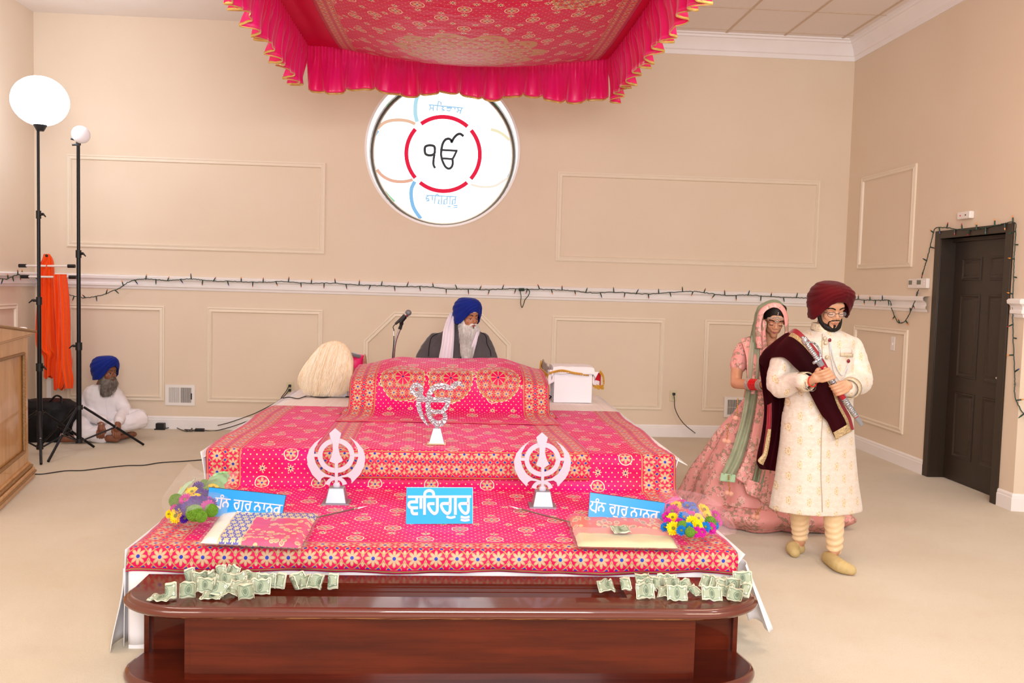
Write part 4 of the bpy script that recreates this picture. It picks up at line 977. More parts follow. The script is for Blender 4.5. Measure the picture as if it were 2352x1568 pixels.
rf = [(1617, 1170, .034, 'yellow'), (1591, 1200, .032, 'yellow'), (1604, 1190, .026, 'yellow'), (1602, 1208, .030, 'yellow'), (1547, 1213, .032, 'yellow'), (1554, 1160, .028, 'yellow'), (1545, 1188, .026, 'yellow'), (1624, 1183, .024, 'yellow'),
      (1545, 1174, .036, 'magenta'), (1567, 1155, .024, 'magenta'), (1530, 1185, .022, 'magenta'), (1588, 1183, .024, 'magenta'), (1643, 1183, .028, 'magenta'), (1650, 1198, .024, 'magenta'), (1633, 1213, .030, 'magenta'), (1599, 1222, .026, 'magenta'), (1534, 1200, .024, 'magenta'), (1560, 1200, .022, 'magenta'), (1612, 1222, .022, 'magenta'),
      (1578, 1161, .026, 'blue'), (1571, 1187, .028, 'blue'), (1594, 1172, .026, 'blue'), (1530, 1165, .024, 'blue'), (1565, 1218, .024, 'blue'), (1620, 1210, .026, 'blue'), (1643, 1206, .022, 'blue'), (1527, 1210, .022, 'blue'), (1583, 1210, .022, 'blue'), (1590, 1160, .022, 'blue'),
      (1568, 1208, .026, 'green'), (1631, 1199, .030, 'green'), (1585, 1222, .024, 'green')]
def clear(nm, col, a): return mat(nm, col, .08, alpha=a, bmp=.8, bdist=.02, bs=9)
def sheet3(name, pts, mt_, parent, n=14, thick=.0006, amp=.012, seed=0):
    """bilinear sheet through a grid of px,py,z points"""
    G = [[at(x, y, z=z) for x, y, z in row] for row in pts]; nr, nc = len(G)-1, len(G[0])-1
    def f(s_, t):
        rows = []
        for row in G: rows.append(V(sample([tuple(p) for p in row], s_)))
        p = V(sample([tuple(p) for p in rows], t)); p += V((amp*fbm(s_*4, t*4, seed), amp*fbm(s_*4, t*4, seed+5), amp*fbm(s_*5, t*5, seed+9))); p.z = max(p.z, ZT1+.004); return p
    g = MB(); g.grid(f, n, n); return solid(obj(name, g, mt_, parent, angle=70), thick)
def wrapL(t):
    b_ = ZT1
    sheet3('cellophane_wrap', [[(385, 1200, b_+.01), (372, 1150, b_+.06), (395, 1110, b_+.11), (432, 1062, b_+.16)], [(430, 1205, b_+.01), (430, 1160, b_+.13), (450, 1110, b_+.15), (480, 1088, b_+.17)], [(520, 1195, b_+.01), (525, 1150, b_+.10), (530, 1110, b_+.13), (556, 1080, b_+.15)]], clear('clear_cellophane', 'fff8f8', .07), t, seed=3)
    sheet3('tissue_paper', [[(470, 1118, b_+.06), (480, 1100, b_+.12), (497, 1086, b_+.15)], [(500, 1118, b_+.07), (508, 1098, b_+.12), (516, 1082, b_+.16)], [(512, 1125, b_+.06), (520, 1108, b_+.10), (528, 1090, b_+.15)]], mat('green_tissue', '9fdc9c', .7, alpha=.85), t, seed=5)
    sheet3('tissue_paper', [[(395, 1165, b_+.04), (400, 1140, b_+.08), (425, 1112, b_+.11)], [(405, 1160, b_+.05), (425, 1125, b_+.10), (450, 1100, b_+.13)]], mat('pale_green_tissue', 'c5e8c0', .7, alpha=.7), t, seed=6)
def wrapR(t):
    b_ = ZT1
    sheet3('cellophane_wrap', [[(1515, 1205, b_+.01), (1512, 1160, b_+.07), (1516, 1122, b_+.12)], [(1570, 1232, b_+.01), (1580, 1170, b_+.14), (1590, 1128, b_+.15)], [(1655, 1228, b_+.01), (1660, 1190, b_+.07), (1652, 1155, b_+.10)], [(1690, 1228, b_+.01), (1690, 1210, b_+.01), (1668, 1180, b_+.04)]], clear('pinkish_cellophane', 'ffc4da', .09), t, seed=13)
    sheet3('tissue_paper', [[(1516, 1185, b_+.03), (1516, 1160, b_+.08), (1545, 1140, b_+.13)], [(1526, 1190, b_+.04), (1530, 1160, b_+.09), (1562, 1142, b_+.12)]], mat('pink_tissue', 'ff7db5', .7, alpha=.85), t, seed=15)
bouquet('bouquet of yellow, purple and green flowers at the left side of the platform', at(450, 1195, z=ZT1), lf, wrapL, 5)
bouquet('bouquet of yellow, magenta and blue daisies at the right side of the platform', at(1590, 1225, z=ZT1), rf, wrapR, 6)

# ------------------------------------------------------------------ white box with the hair whisk, left of the book bed
M['box'] = mat('white_laminate', 'ece9f0', .35)
fl_ = at(708, 911, z=T2); fr_ = at(803, 913, z=T2)
bx = thing('white_box', 'white box under the pale hair whisk, left of the book bed', 'box', ((fl_.x+fr_.x)/2, fl_.y+.15, T2))
zb = at(755, 850, y=fl_.y).z
g = MB(); g.box((fl_.x, fl_.y, T2+.004), (fr_.x-.02, fl_.y+.30, zb)); bevel(obj('box_shell', g, M['box'], bx, smooth=False), .004)
g = MB(); g.box((fr_.x-.018, fl_.y+.006, T2+.004), (fr_.x-.005, fl_.y+.28, zb-.02)); obj('box_side', g, mat('box_edge', 'cfc9c4', .5), bx, smooth=False)
# the cloth thrown over the box: white lining, crimson edge
M['crimson'] = mat('crimson_cloth', 'c40f28', .55, sheen=.2); M['lining'] = mat('white_lining', 'efe4ec', .7)
cx_, cy_ = (fl_.x+fr_.x)/2, fl_.y+.15
def drape(name, mt_, hw, hd, z, drop, corner, parent, seed, nn=26, y0=None):
    g = MB()
    def f(s_, t):
        x, y = (s_-.5)*2, (t-.5)*2; ax, ay = abs(x)*hw, abs(y)*hd; ex, ey = max(0, ax-.175)*1.0, max(0, ay-.155)
        X = min(ax, .175)+ex*.22; Y = min(ay, .155)+ey*.18; dz = max(ex, ey)+.35*min(ex, ey)*corner
        return V((cx_+(X if x > 0 else -X), cy_+(Y if y > 0 else -Y), z-dz*drop+.004*fbm(x*3, y*3, seed)))
    g.grid(f, nn, nn); return solid(obj(name, g, mt_, parent), .003)
t = thing('box_cover', 'crimson-edged white cloth with pink embroidery draped over the left white box', 'cloth', (cx_, cy_, zb))
drape('embroidered_layer', M['clothC'], .27, .25, zb+.022, .8, .6, t, 1)
for sx in (-1, 1):
    g = MB(); xx = cx_+sx*.18
    g.grid(lambda s_, q: (xx+sx*(.012+.055*q**1.0*(1-.3*s_)+.02*s_), fl_.y-.03+.06*s_+.10*s_*(1-q), zb+.015-.105*q), 8, 10)
    solid(obj('crimson_corner', g, M['crimson'], t), .003)
    g = MB(); g.grid(lambda s_, q: (xx+sx*(.004+.028*q), fl_.y-.042+.05*s_, zb+.01-.11*q), 6, 8); solid(obj('white_corner', g, M['lining'], t), .003)
# hair whisk (chaur): a mass of long pale hair
hair = mat('pale_cream_hair', 'f3dfc0', .5, col2='e2c6a0', ns=26, mapscale=(1.6, 1.6, .25)); hair2 = mat('ivory_hair', 'f6ead6', .5)
ch = thing('hair_whisk', 'ceremonial whisk of long pale cream hair laid over the left white box', 'whisk', (cx_, cy_, zb+.03))
rr = random.Random(4)
YH = fl_.y-.05
def hp_(px, py, y): return at(px, py, y=y)
def strand(s_, k, off):
    """s_ 0..1 across, k 0..1 along"""
    roots = [(750, 806), (760, 800), (772, 800), (786, 806), (797, 818), (804, 834)]
    crest = [(716, 824), (736, 800), (762, 790), (784, 793), (800, 806), (809, 826)]
    mid = [(690, 860), (708, 858), (738, 858), (768, 862), (794, 866), (810, 872)]
    tip = [(683, 878), (698, 902), (725, 916), (750, 912), (777, 910), (804, 896)]
    pts = [sample(roots, s_), sample(crest, s_), sample(mid, s_), sample(tip, s_)]
    p = sample(pts, k); dy = sample([(.10,), (.03,), (-.03,), (-.012,)], k)[0]
    q = hp_(p[0], p[1], YH+dy+off*.5); return q+V((0, -off, off*.35))
g = MB()
def massf(s_, k): k = k*.56; return strand(s_, k, .028*sin(pi*min(1, k*1.3))*(.65+.35*sin(pi*s_))+.006*sin(s_*38)*k+.004*sin(s_*90+k*4)*k)
g.grid(massf, 90, 24); solid(obj('hair_mass', g, hair, ch), .012, -1)
for part_i, (mt_, sd) in enumerate(((hair, 5), (hair2, 6))):
    g = MB(); rr = random.Random(sd)
    for i in range(900):
        s0 = rr.random(); ds = rr.uniform(-.06, .06); ln = rr.uniform(.72, 1.06); o_ = rr.uniform(.030, .052)
        P = []
        for k in range(9):
            kk = k/8*ln; ss_ = min(1, max(0, s0+ds*kk+.008*sin(kk*9+i)))
            if kk > 1: q = strand(ss_, 1, o_*.1); q.z -= (kk-1)*.25
            else: q = strand(ss_, kk, o_*sin(pi*min(.94, .12+kk*.85)))
            P.append(q)
        for q in P: q.z = max(q.z, T2+.012)
        g.tube(P, [.0022, .0026, .0026, .0024, .002, .0018, .0014, .001, .0004], 4, caps=False)
    obj('loose_strands', g, mt_, ch)
g = MB(); g.tube([hp_(752, 806, YH+.1), hp_(800, 812, YH+.16), hp_(826, 818, YH+.26)], [.02, .02, .018], 12); obj('handle', g, M['silver'], ch)
# pink bundle behind the whisk
q = at(817, 862, y=7.85)
bd = thing('cushion', 'small pink cushion with gold embroidered end behind the hair whisk', 'cushion', (q.x, 7.86, T2+.003))
g = MB(); wv = at(805, 830, y=7.8); wr_ = at(836, 830, y=7.8); zt = at(815, 812, y=7.8).z
def pil(s_, t_):
    a = 2*pi*s_; ca, sa = cos(a), sin(a); k = lambda x: (abs(x)**.55)*(1 if x > 0 else -1)
    e = sin(pi*t_)**.3
    return V((wr_.x-.30+.30*t_*1.0-.0, 7.86+.12*k(ca)*e, (T2+zt)/2+(zt-T2)/2*k(sa)*(.86+.14*e)))
g.grid(pil, 32, 16, closeu=True, uvf=lambda s_, t_: (s_*.8, t_*.3)); obj('cushion_body', g, M['satin'], bd)
g = MB(); g.ell((wr_.x, 7.86, (T2+zt)/2), (.022, .115, (zt-T2)/2*.97), 20, 12); obj('embroidered_end', g, mat('cushion_embroidery', 'c9b083', .5, col2='b8285a', ns=70, bmp=.5, bs=90), bd)

# ------------------------------------------------------------------ white box with the fringed cover, right of the book bed
a_, b_ = at(1271, 924, z=T2), at(1359, 927, z=T2)
yb_ = (a_.y+b_.y)/2; zb2 = at(1315, 858, y=yb_).z
bx = thing('white_box', 'white box under the gold-fringed cloth, right of the book bed', 'box', ((a_.x+b_.x)/2, yb_+.15, T2))
g = MB(); g.box((a_.x, yb_, T2+.004), (b_.x, yb_+.012, zb2)); g.box((a_.x, yb_+.012, zb2-.012), (b_.x, yb_+.3, zb2)); g.box((b_.x-.012, yb_+.012, T2+.004), (b_.x, yb_+.3, zb2-.012)); g.box((a_.x, yb_+.012, T2+.004), (b_.x-.012, yb_+.3, T2+.016)); g.box((a_.x, yb_+.288, T2+.016), (b_.x-.012, yb_+.3, zb2-.012)); g.box((a_.x, yb_+.10, T2+.016), (b_.x-.012, yb_+.112, zb2-.012))
obj('box_shell', g, M['box'], bx, smooth=False)
cx2, cy2 = (a_.x+b_.x)/2, yb_+.14
def drape2(name, mt_, hw, hd, z, drop, parent, seed, capx, capy, wav=.01, uvs=False):
    g = MB()
    def f(s_, t):
        x, y = (s_-.5)*2, (t-.5)*2; ax, ay = abs(x)*hw, abs(y)*hd; ex, ey = max(0, ax-capx), max(0, ay-capy)
        X = min(ax, capx)+ex*.25; Y = min(ay, capy)+ey*.15; dz = max(ex, ey)+.5*min(ex, ey)
        X += wav*sin(y*9+seed)*min(1, ex*12); Y += wav*sin(x*8+seed)*min(1, ey*12)
        return V((cx2+(X if x > 0 else -X), cy2+(Y if y > 0 else -Y), z-dz*drop-.014*(abs(x)**4+abs(y)**4)+.006*fbm(x*3, y*3, seed)))
    g.grid(f, 40, 34, uvf=lambda s_, t: (s_*2*hw, t*2*hd)); return solid(obj(name, g, mt_, parent), .003)
t = thing('fringed_cover', 'crimson and white cloth with gold fringe draped over the right white box', 'cloth', (cx2, cy2, zb2))
drape2('cover_layer', mat('silver_brocade', 'b9aaa2', .45, .2, col2='8e7f7c', ns=40, mapscale=(1, 1, .2)), .235, .165, zb2+.045, 1.0, t, 1, .17, .148, .004)
g = MB(); g.grid(lambda s_, q_: (b_.x+.012+.075*s_, yb_+.02+.2*s_*.3, zb2+.02-.02*s_-.105*q_-.02*q_*s_), 8, 8); solid(obj('crimson_corner', g, M['crimson'], t), .003)
g = MB(); g.grid(lambda s_, q_: (b_.x+.010+.065*s_, yb_+.005+.2*s_*.3, zb2-.045-.02*s_-.045*q_), 8, 6); solid(obj('white_corner', g, M['lining'], t), .003)
gold = mat('gold_fringe', 'd9a540', .5, col2='b57f22', ns=120)
def fringe(P, h, parent, seed):
    g = MB(); rr = random.Random(seed); P = crom(P, 10)
    for i in range(len(P)-1):
        for k in range(3):
            p = P[i].lerp(P[i+1], (k+rr.random())/3); l_ = h*rr.uniform(.75, 1.15)
            g.tube([p+V((0, 0, .004)), p+V((rr.uniform(-.004, .004), -.003, -l_*.5)), p+V((rr.uniform(-.007, .007), -.002, -l_))], [.0035, .003, .0016], 5)
    g.tube([p+V((0, -.002, .002)) for p in P], .006, 6); return obj('gold_fringe', g, gold, parent)
g = MB(); g.grid(lambda s_, q_: (lambda a, b2: a.lerp(b2, q_)+V((.004*sin(s_*14), 0, 0)))(at(1247, 824, y=yb_+.24).lerp(at(1261, 843, y=yb_-.012), s_), at(1242, 845, y=yb_+.22).lerp(at(1259, 862, y=yb_-.012), s_)), 14, 6); solid(obj('brocade_side', g, bpy.data.materials['silver_brocade'], t), .003)
fringe([at(1262, 856, y=yb_-.01), at(1290, 850, y=yb_-.02), at(1320, 856, y=yb_-.02), at(1352, 860, y=yb_-.01)], .014, t, 1)
fringe([at(1243, 828, y=yb_+.24), at(1241, 838, y=yb_+.22), at(1243, 846, y=yb_+.18), at(1251, 853, y=yb_+.08), at(1259, 860, y=yb_-.01)], .03, t, 2)
fringe([at(1362, 880, y=yb_+.03), at(1375, 886, y=yb_+.05), at(1386, 885, y=yb_+.08)], .03, t, 3)
fringe([at(1378, 852, y=yb_+.04), at(1385, 862, y=yb_+.06), at(1387, 878, y=yb_+.08)], .02, t, 4)
w_ = thing('folded_towel', 'white cotton cloth folded over the gold-fringed cover on the right box', 'cloth', (cx2, cy2, zb2+.06))
drape2('towel_cloth', M['sheet'], .215, .205, zb2+.062, .85, w_, 4, .172, .150, .008)
g = MB(); g.grid(lambda s_, q_: (lerp(at(1258, 860, y=yb_).x, at(1273, 860, y=yb_).x, s_)+.006*q_, yb_+.03+.01*s_-.035, zb2+.03-(.13-.03*s_)*q_), 6, 8); solid(obj('hanging_corner', g, M['lining'], w_), .002)
g = MB(); g.grid(lambda s_, q_: (lerp(at(1363, 860, y=yb_).x, at(1375, 860, y=yb_).x, s_*(1-q_))-.004*q_, yb_-.005, zb2+.02-.10*q_), 6, 8); solid(obj('hanging_corner', g, M['lining'], w_), .002)
# black reading glasses by the box
q = at(1257, 914, z=T2+.01); g = MB()
for k in range(3): g.tube([q+V((-.02, .02*k, .002)), q+V((.0, .02*k-.01, .03)), q+V((.035, .02*k-.02, .016)), q+V((.02, .02*k-.03, .0)), q+V((-.02, .02*k, .002))], .004, 6)
tag(obj('spectacles', g, M['black']), 'small black spectacles lying beside the right white box', 'glasses')

# ------------------------------------------------------------------ microphone
chrome = mat('chrome', 'c9ccd0', .15, 1.0); blackm = mat('black_rubber', '101012', .5)
YM = 7.75; mb_ = at(903, 868, y=YM)
ms = thing('microphone_stand', 'chrome gooseneck microphone stand behind the book bed', 'microphone stand', (mb_.x, YM, T2))
g = MB(); g.tube([V((mb_.x, YM, T2+.01))]+crom([at(903, 868, y=YM), at(904, 820, y=YM), at(908, 785, y=YM), at(918, 756, y=YM)], 8), .011, 10); obj('gooseneck', g, chrome, ms)
g = MB(); g.cyl((mb_.x, YM, T2), (mb_.x, YM, T2+.014), .09, .085, 28); obj('base', g, blackm, ms)
g = MB(); g.tube([at(918, 756, y=YM), at(923, 742, y=YM)], [.016, .013]); g.tube([at(922, 745, y=YM), at(922, 736, y=YM-.01)], .018); g.tube([at(919, 740, y=YM-.012), at(930, 726, y=YM-.012)], [.02, .023], 12); obj('mic_clip', g, blackm, ms)
A_, B_ = at(908, 744, y=YM-.016), at(938, 718, y=YM-.016); d = (B_-A_).normalized()
mc = thing('microphone', 'dark handheld microphone with a silver ball grille, clipped to the chrome stand', 'microphone', A_)
g = MB(); L_ = (B_-A_).length; g.tube([A_, A_+d*.03, A_+d*(L_*.5), A_+d*(L_-.03)], [.010, .0125, .0155, .019], 16); obj('body', g, mat('dark_grey_metal', '3f3b3a', .4, .5), mc)
g = MB(); g.ell(A_+d*(L_+.0), (.027, .027, .027), 18, 12); obj('ball_grille', g, mat('grille_mesh', '85878c', .4, .6, bmp=.8, bdist=.003, bs=400), mc)
g = MB(); g.tube([A_+d*(L_-.034), A_+d*(L_-.02)], [.024, .026], 20); obj('grille_ring', g, chrome, mc)
g = MB(); g.tube(crom([A_, A_-d*.025+V((0, 0, -.01)), at(905, 760, y=YM-.02), at(904, 790, y=YM-.02), at(901, 825, y=YM-.02), at(900, 868, y=YM-.02)], 8), .004, 7); obj('mic_cable', g, blackm, mc)
g = MB(); g.tube([at(904.5, 760, y=YM-.02), at(904.5, 771, y=YM-.02)], .0055, 8); o = obj('white_tape', g, M['white'], mc)

# ------------------------------------------------------------------ cords
def cord(name, pts, label, r=.0045, cat='cable', mt_=None, n=8):
    g = MB(); g.tube(crom(pts, n), r, 7); return tag(obj(name, g, mt_ or M['black']), label, cat)
rr = random.Random(2)
cord('extension_cord', [at(x, y, z=T2+.008) for x, y in ((650, 914), (665, 912), (685, 915), (708, 909), (740, 913), (770, 909), (803, 911), (830, 912))], 'black cord running across the white sheet in front of the left box')
cord('extension_cord', [at(x, y, z=.006) for x, y in ((40, 1095), (74, 1089), (100, 1088), (150, 1081), (190, 1080), (240, 1074), (290, 1069), (330, 1068), (370, 1062), (420, 1059), (500, 1053), (560, 1050))]+[V((-1.35, 8.0, .006))], 'long black cord crossing the carpet from lectern to platform')
YW2 = D-.03
pa = at(664, 893, y=YW2); 
cord('extension_cord', [at(664, 885, y=YW2), at(658, 897, y=YW2-.03), at(648, 910, y=YW2-.05), at(640, 920, y=YW2-.05), at(600, 942, y=YW2-.05), at(570, 955, y=YW2-.06), at(520, 972, y=9.60), at(480, 980, z=.01), at(440, 984, z=.008)], 'black cord from the left outlet down along the baseboard')
cord('extension_cord', [at(664, 895, y=YW2), at(650, 912, y=YW2-.05), at(610, 945, y=YW2-.06), at(560, 970, y=9.55), at(500, 988, z=.007), at(465, 988, z=.012)], 'black cord from the left outlet to the power brick')
cord('extension_cord', [at(x, y, z=.012) for x, y in ((320, 984), (335, 977), (355, 978), (378, 983), (395, 980), (408, 975), (425, 972), (440, 982), (430, 990), (410, 984), (396, 974), (400, 966), (412, 970), (430, 978), (450, 982), (440, 990), (424, 986), (450, 988))], 'tangled black cord on the carpet by the two adapters')
def adapter(px, py, s, label):
    p = at(px, py, z=0); t = thing('power_adapter', label, 'adapter', p, 'black power adapters'); g = MB(); g.box((p.x-s[0]/2, p.y-s[1]/2, .001), (p.x+s[0]/2, p.y+s[1]/2, s[2])); bevel(obj('case', g, M['black'], t, smooth=False), .006)
    g = MB(); g.box((p.x-s[0]*.62, p.y-s[1]*.6, .0008), (p.x+s[0]*.62, p.y-s[1]*.5, s[2]*.2)); obj('foot', g, blackm, t, smooth=False)
adapter(369, 986, (.09, .06, .07), 'black upright power adapter on the carpet by the baseboard')
adapter(459, 990, (.09, .05, .03), 'flat black power brick on the carpet beside the cord tangle')
cord('extension_cord', [at(1547, 903, y=YW2), at(1549, 915, y=YW2-.03), at(1550, 935, y=YW2-.04), at(1558, 955, y=YW2-.05), at(1572, 974, y=YW2-.07), at(1590, 989, y=YW2-.1), at(1603, 997, z=.02), at(1625, 999, z=.007), at(1655, 1004, z=.007), at(1690, 1010, z=.007)], 'black cord from the right outlet curving down to the carpet')

# ------------------------------------------------------------------ outlets, vents, thermostats, switch, alarm
ivory = mat('ivory_plastic', 'dccfae', .4); dark = mat('slot_dark', '2a2622', .6)
def outlet(px0, py0, px1, py1, label, plugs):
    a, b_ = at(px0, py1, y=D-.004), at(px1, py0, y=D-.004); t = thing('wall_outlet', label, 'outlet', ((a.x+b_.x)/2, D-.004, a.z))
    g = MB(); g.box((a.x, D-.008, a.z), (b_.x, D-.001, b_.z)); bevel(obj('cover_plate', g, ivory, t, smooth=False), .002)
    cxx = (a.x+b_.x)/2
    for k, zz in enumerate((.68, .3)):
        zq = lerp(a.z, b_.z, zz); g = MB(); g.cyl((cxx, D-.011, zq), (cxx, D-.007, zq), .017, n=20)
        o = obj('receptacle', g, ivory, t)
        g = MB()
        if k < plugs: g.box((cxx-.013, D-.045, zq-.013), (cxx+.013, D-.011, zq+.013)); obj('plug', g, M['black'], o, smooth=False)
        else:
            for dx in (-.006, .006): g.box((cxx+dx-.0012, D-.0118, zq-.002), (cxx+dx+.0012, D-.0108, zq+.007)); 
            g.box((cxx-.002, D-.0118, zq-.011), (cxx+.002, D-.0108, zq-.007)); obj('slots', g, dark, o, smooth=False)
outlet(658, 877, 675, 903, 'ivory wall outlet with two black plugs, left of the platform', 2)
outlet(1538, 896, 1555, 921, 'ivory wall outlet with one black plug, right of the platform', 1)
vw = mat('vent_white_enamel', 'f0ebe8', .4)
def vent(px0, py0, px1, py1, label, n, split, dp=.012):
    a, b_ = at(px0, py1, y=D-.004), at(px1, py0, y=D-.004); t = thing('wall_vent', label, 'vent', ((a.x+b_.x)/2, D-.004, a.z), 'wall vents'); w_, h_ = b_.x-a.x, b_.z-a.z; m_ = .030
    g = MB()
    for q_ in (((a.x, a.z), (b_.x, a.z+m_)), ((a.x, b_.z-m_), (b_.x, b_.z)), ((a.x, a.z+m_), (a.x+m_*1.2, b_.z-m_)), ((b_.x-m_*1.2, a.z+m_), (b_.x, b_.z-m_))): g.box((q_[0][0], D-dp, q_[0][1]), (q_[1][0], D-.001, q_[1][1]))
    obj('frame', g, vw, t, smooth=False)
    g = MB(); g.box((a.x+m_, D-dp+.007, a.z+m_), (b_.x-m_, D-.001, b_.z-m_)); obj('dark_duct', g, dark, t, smooth=False)
    x0_, x1_ = a.x+m_*1.2, b_.x-m_*1.2; g = MB()
    for i in range(n):
        x = lerp(x0_, x1_, (i+.5)/n); w2_ = (x1_-x0_)/n*(.36 if not split else (.62 if i < n/2 else .34)); sk = .0
        g.box((x-w2_/2, D-dp+.002, a.z+m_), (x+w2_/2, D-.004, b_.z-m_))
    if split: g.box(((x0_+x1_)/2-.006, D-.011, a.z+m_), ((x0_+x1_)/2+.006, D-.004, b_.z-m_))
    obj('louvres', g, vw, t, smooth=False)
    if split: g = MB(); g.box((x1_-.002, D-.02, lerp(a.z, b_.z, .3)), (x1_+.006, D-.01, lerp(a.z, b_.z, .6))); obj('lever', g, dark, t, smooth=False)
vent(380, 884, 448, 930, 'white wall vent with a lever, left of the platform', 30, True)
vent(1661, 912, 1729, 957, 'white wall vent partly hidden behind the pink skirt', 20, False, .026)
wh = mat('white_device_plastic', 'ece6e3', .4); lcd = mat('grey_lcd', '6e7466', .25)
def rbox(px0, py0, px1, py1, dep, x=XR): a, b_ = at(px0, py1, x=x), at(px1, py0, x=x); return min(a.y, b_.y), max(a.y, b_.y), a.z, b_.z
for (x0_, y0_, x1_, y1_, lab, dpt) in ((2089, 640, 2111, 662, 'left one of the two white thermostats, half behind the other', .02), (2111, 639, 2137, 662, 'right one of the two white thermostats, nearer the door', .035)):
    ya, yb2, za, zb_ = rbox(x0_, y0_, x1_, y1_, dpt); t = thing('thermostat', lab, 'thermostat', (XR, (ya+yb2)/2, za), 'thermostats')
    g = MB(); g.box((XR-dpt, ya, za), (XR-.001, yb2, zb_)); bevel(obj('housing', g, wh, t, smooth=False), .006)
    g = MB(); g.box((XR-dpt-.001, lerp(ya, yb2, .52), lerp(za, zb_, .38)), (XR-dpt+.002, lerp(ya, yb2, .9), lerp(za, zb_, .82))); obj('display', g, lcd, t, smooth=False)
    g = MB(); g.box((XR-dpt-.002, lerp(ya, yb2, .18), lerp(za, zb_, .62)), (XR-dpt+.002, lerp(ya, yb2, .3), lerp(za, zb_, .75))); obj('button', g, vw, t, smooth=False)
    g = MB(); g.box((XR-dpt-.002, lerp(ya, yb2, .18), lerp(za, zb_, .4)), (XR-dpt+.002, lerp(ya, yb2, .3), lerp(za, zb_, .53))); obj('button', g, vw, t, smooth=False)
ya, yb2, za, zb_ = rbox(2046.5, 773, 2057, 804, .01); t = thing('light_switch', 'white light switch plate on the right wall behind the groom', 'switch', (XR, (ya+yb2)/2, za))
g = MB(); g.box((XR-.008, ya, za), (XR-.001, yb2, zb_)); bevel(obj('plate', g, wh, t, smooth=False), .002)
g = MB(); g.box((XR-.016, lerp(ya, yb2, .4), lerp(za, zb_, .4)), (XR-.006, lerp(ya, yb2, .6), lerp(za, zb_, .56))); obj('toggle', g, wh, t, smooth=False)
ya, yb2, za, zb_ = rbox(2209, 484, 2239, 505, .05); t = thing('wall_sensor', 'small white alarm box on the wall above the dark door', 'alarm', (XR, (ya+yb2)/2, za))
g = MB(); g.box((XR-.045, ya, za), (XR-.001, yb2, zb_)); bevel(obj('housing', g, wh, t, smooth=False), .008)
for f_, mt_ in ((.72, M['crimson']), (.30, dark)): g = MB(); g.ell((XR-.046, lerp(ya, yb2, f_), lerp(za, zb_, .5)), .006, 8, 6); obj('indicator', g, mt_, t)
# white pipe in the left corner
g = MB(); g.box((at(112, 900, y=9.66).x, 9.60, .0), (at(123, 900, y=9.66).x, 9.66, at(118, 640, y=9.66).z)); tag(bevel(obj('corner_post', g, M['white'], smooth=False), .006), 'white square post standing in the left corner behind the orange scarves', 'post')

# ------------------------------------------------------------------ string lights
wire_m = mat('dark_green_wire', '1d3a33', .5); sock = mat('green_socket', '17362c', .5)
bulbs = [mat('bulb_amber', 'e0862e', .3), mat('bulb_red', 'a8242a', .3), mat('bulb_green', '1f5a4a', .3), mat('bulb_blue', '2c3f8a', .3)]
sock_me = {}
def string(label, pts, spacing, seed, updir=(0, 0, 1), hold=None):
    rr = random.Random(seed); P = crom(pts, 12); t = thing('string_lights', label, 'string lights', P[0], 'string lights')
    W1 = []; tot = 0
    for i, p in enumerate(P): W1.append(p+V((rr.uniform(-.002, .002), rr.uniform(-.002, .002), rr.uniform(-.004, .004))))
    g = MB(); g.tube(W1, .0042, 6); obj('wire', g, wire_m, t)
    acc = spacing*.5; side = 1; prev = None
    for i in range(1, len(W1)):
        seg = W1[i]-W1[i-1]; acc += seg.length
        if acc >= spacing:
            acc = rr.uniform(-.2, .15)*spacing; side = -side; d_ = seg.normalized()
            upv = V(updir); upv = (upv-d_*upv.dot(d_)); upv = upv.normalized() if upv.length > .2 else d_.cross(V((0, 1, 0))).normalized()
            dr_ = (upv*side+d_*rr.uniform(-.35, .35)).normalized(); b0 = W1[i]; l1 = .032+rr.random()*.01
            ci = rr.choice([0, 0, 1, 1, 2, 3])
            g = MB(); g.cur = 0; g.tube([b0, b0+dr_*l1], [.0062, .0058], 6); g.cur = 1; g.tube([b0+dr_*l1, b0+dr_*(l1+.008), b0+dr_*(l1+.02)], [.0052, .005, .001], 6)
            obj('mini_bulb', g, [sock, bulbs[ci]], t)
    return t
yb = D-.075
def bp(pts, y=None): return [at(px, py, y=y or yb) for px, py in pts]
string('left end of the light string, looped along the rail over the orange scarves', [at(0, 639, x=XL+.08), at(15, 641, x=XL+.08), at(30, 634, x=XL+.08), at(45, 631, x=XL+.08), at(60, 633, y=yb), at(78, 634, y=yb), at(88, 645, y=yb), at(100, 662, y=yb), at(120, 672, y=yb)], .10, 3)
string('light string rising onto the rail and running to the middle of the back wall', bp([(158, 677), (180, 681), (195, 684), (215, 681), (240, 676), (258, 668), (275, 661), (295, 648), (320, 641), (350, 641), (385, 644), (420, 641), (450, 641), (490, 645), (540, 646), (600, 648), (650, 646), (700, 650), (760, 650), (820, 654), (880, 656), (930, 658), (980, 658), (1025, 663), (1075, 664), (1120, 665), (1160, 663), (1198, 664)]), .115, 5)
string('light string from the middle of the back wall across the groom to the door corner', bp([(1198, 664), (1230, 664), (1270, 665), (1320, 668), (1360, 672), (1420, 671), (1480, 675), (1530, 672), (1585, 669), (1620, 672), (1665, 678), (1710, 677), (1760, 680), (1800, 683), (1850, 684), (1900, 688)])+[at(1955, 687, x=XR-.075), at(1990, 689, x=XR-.075), at(2020, 690, x=XR-.075), at(2043, 690, x=XR-.075), at(2048, 708, x=XR-.02), at(2056, 728, x=XR-.02), at(2064, 741, x=XR-.02), at(2078, 738, x=XR-.02), at(2088, 722, x=XR-.02), at(2098, 700, x=XR-.075), at(2105, 682, x=XR-.02), at(2110, 665, x=XR-.045)], .12, 7)
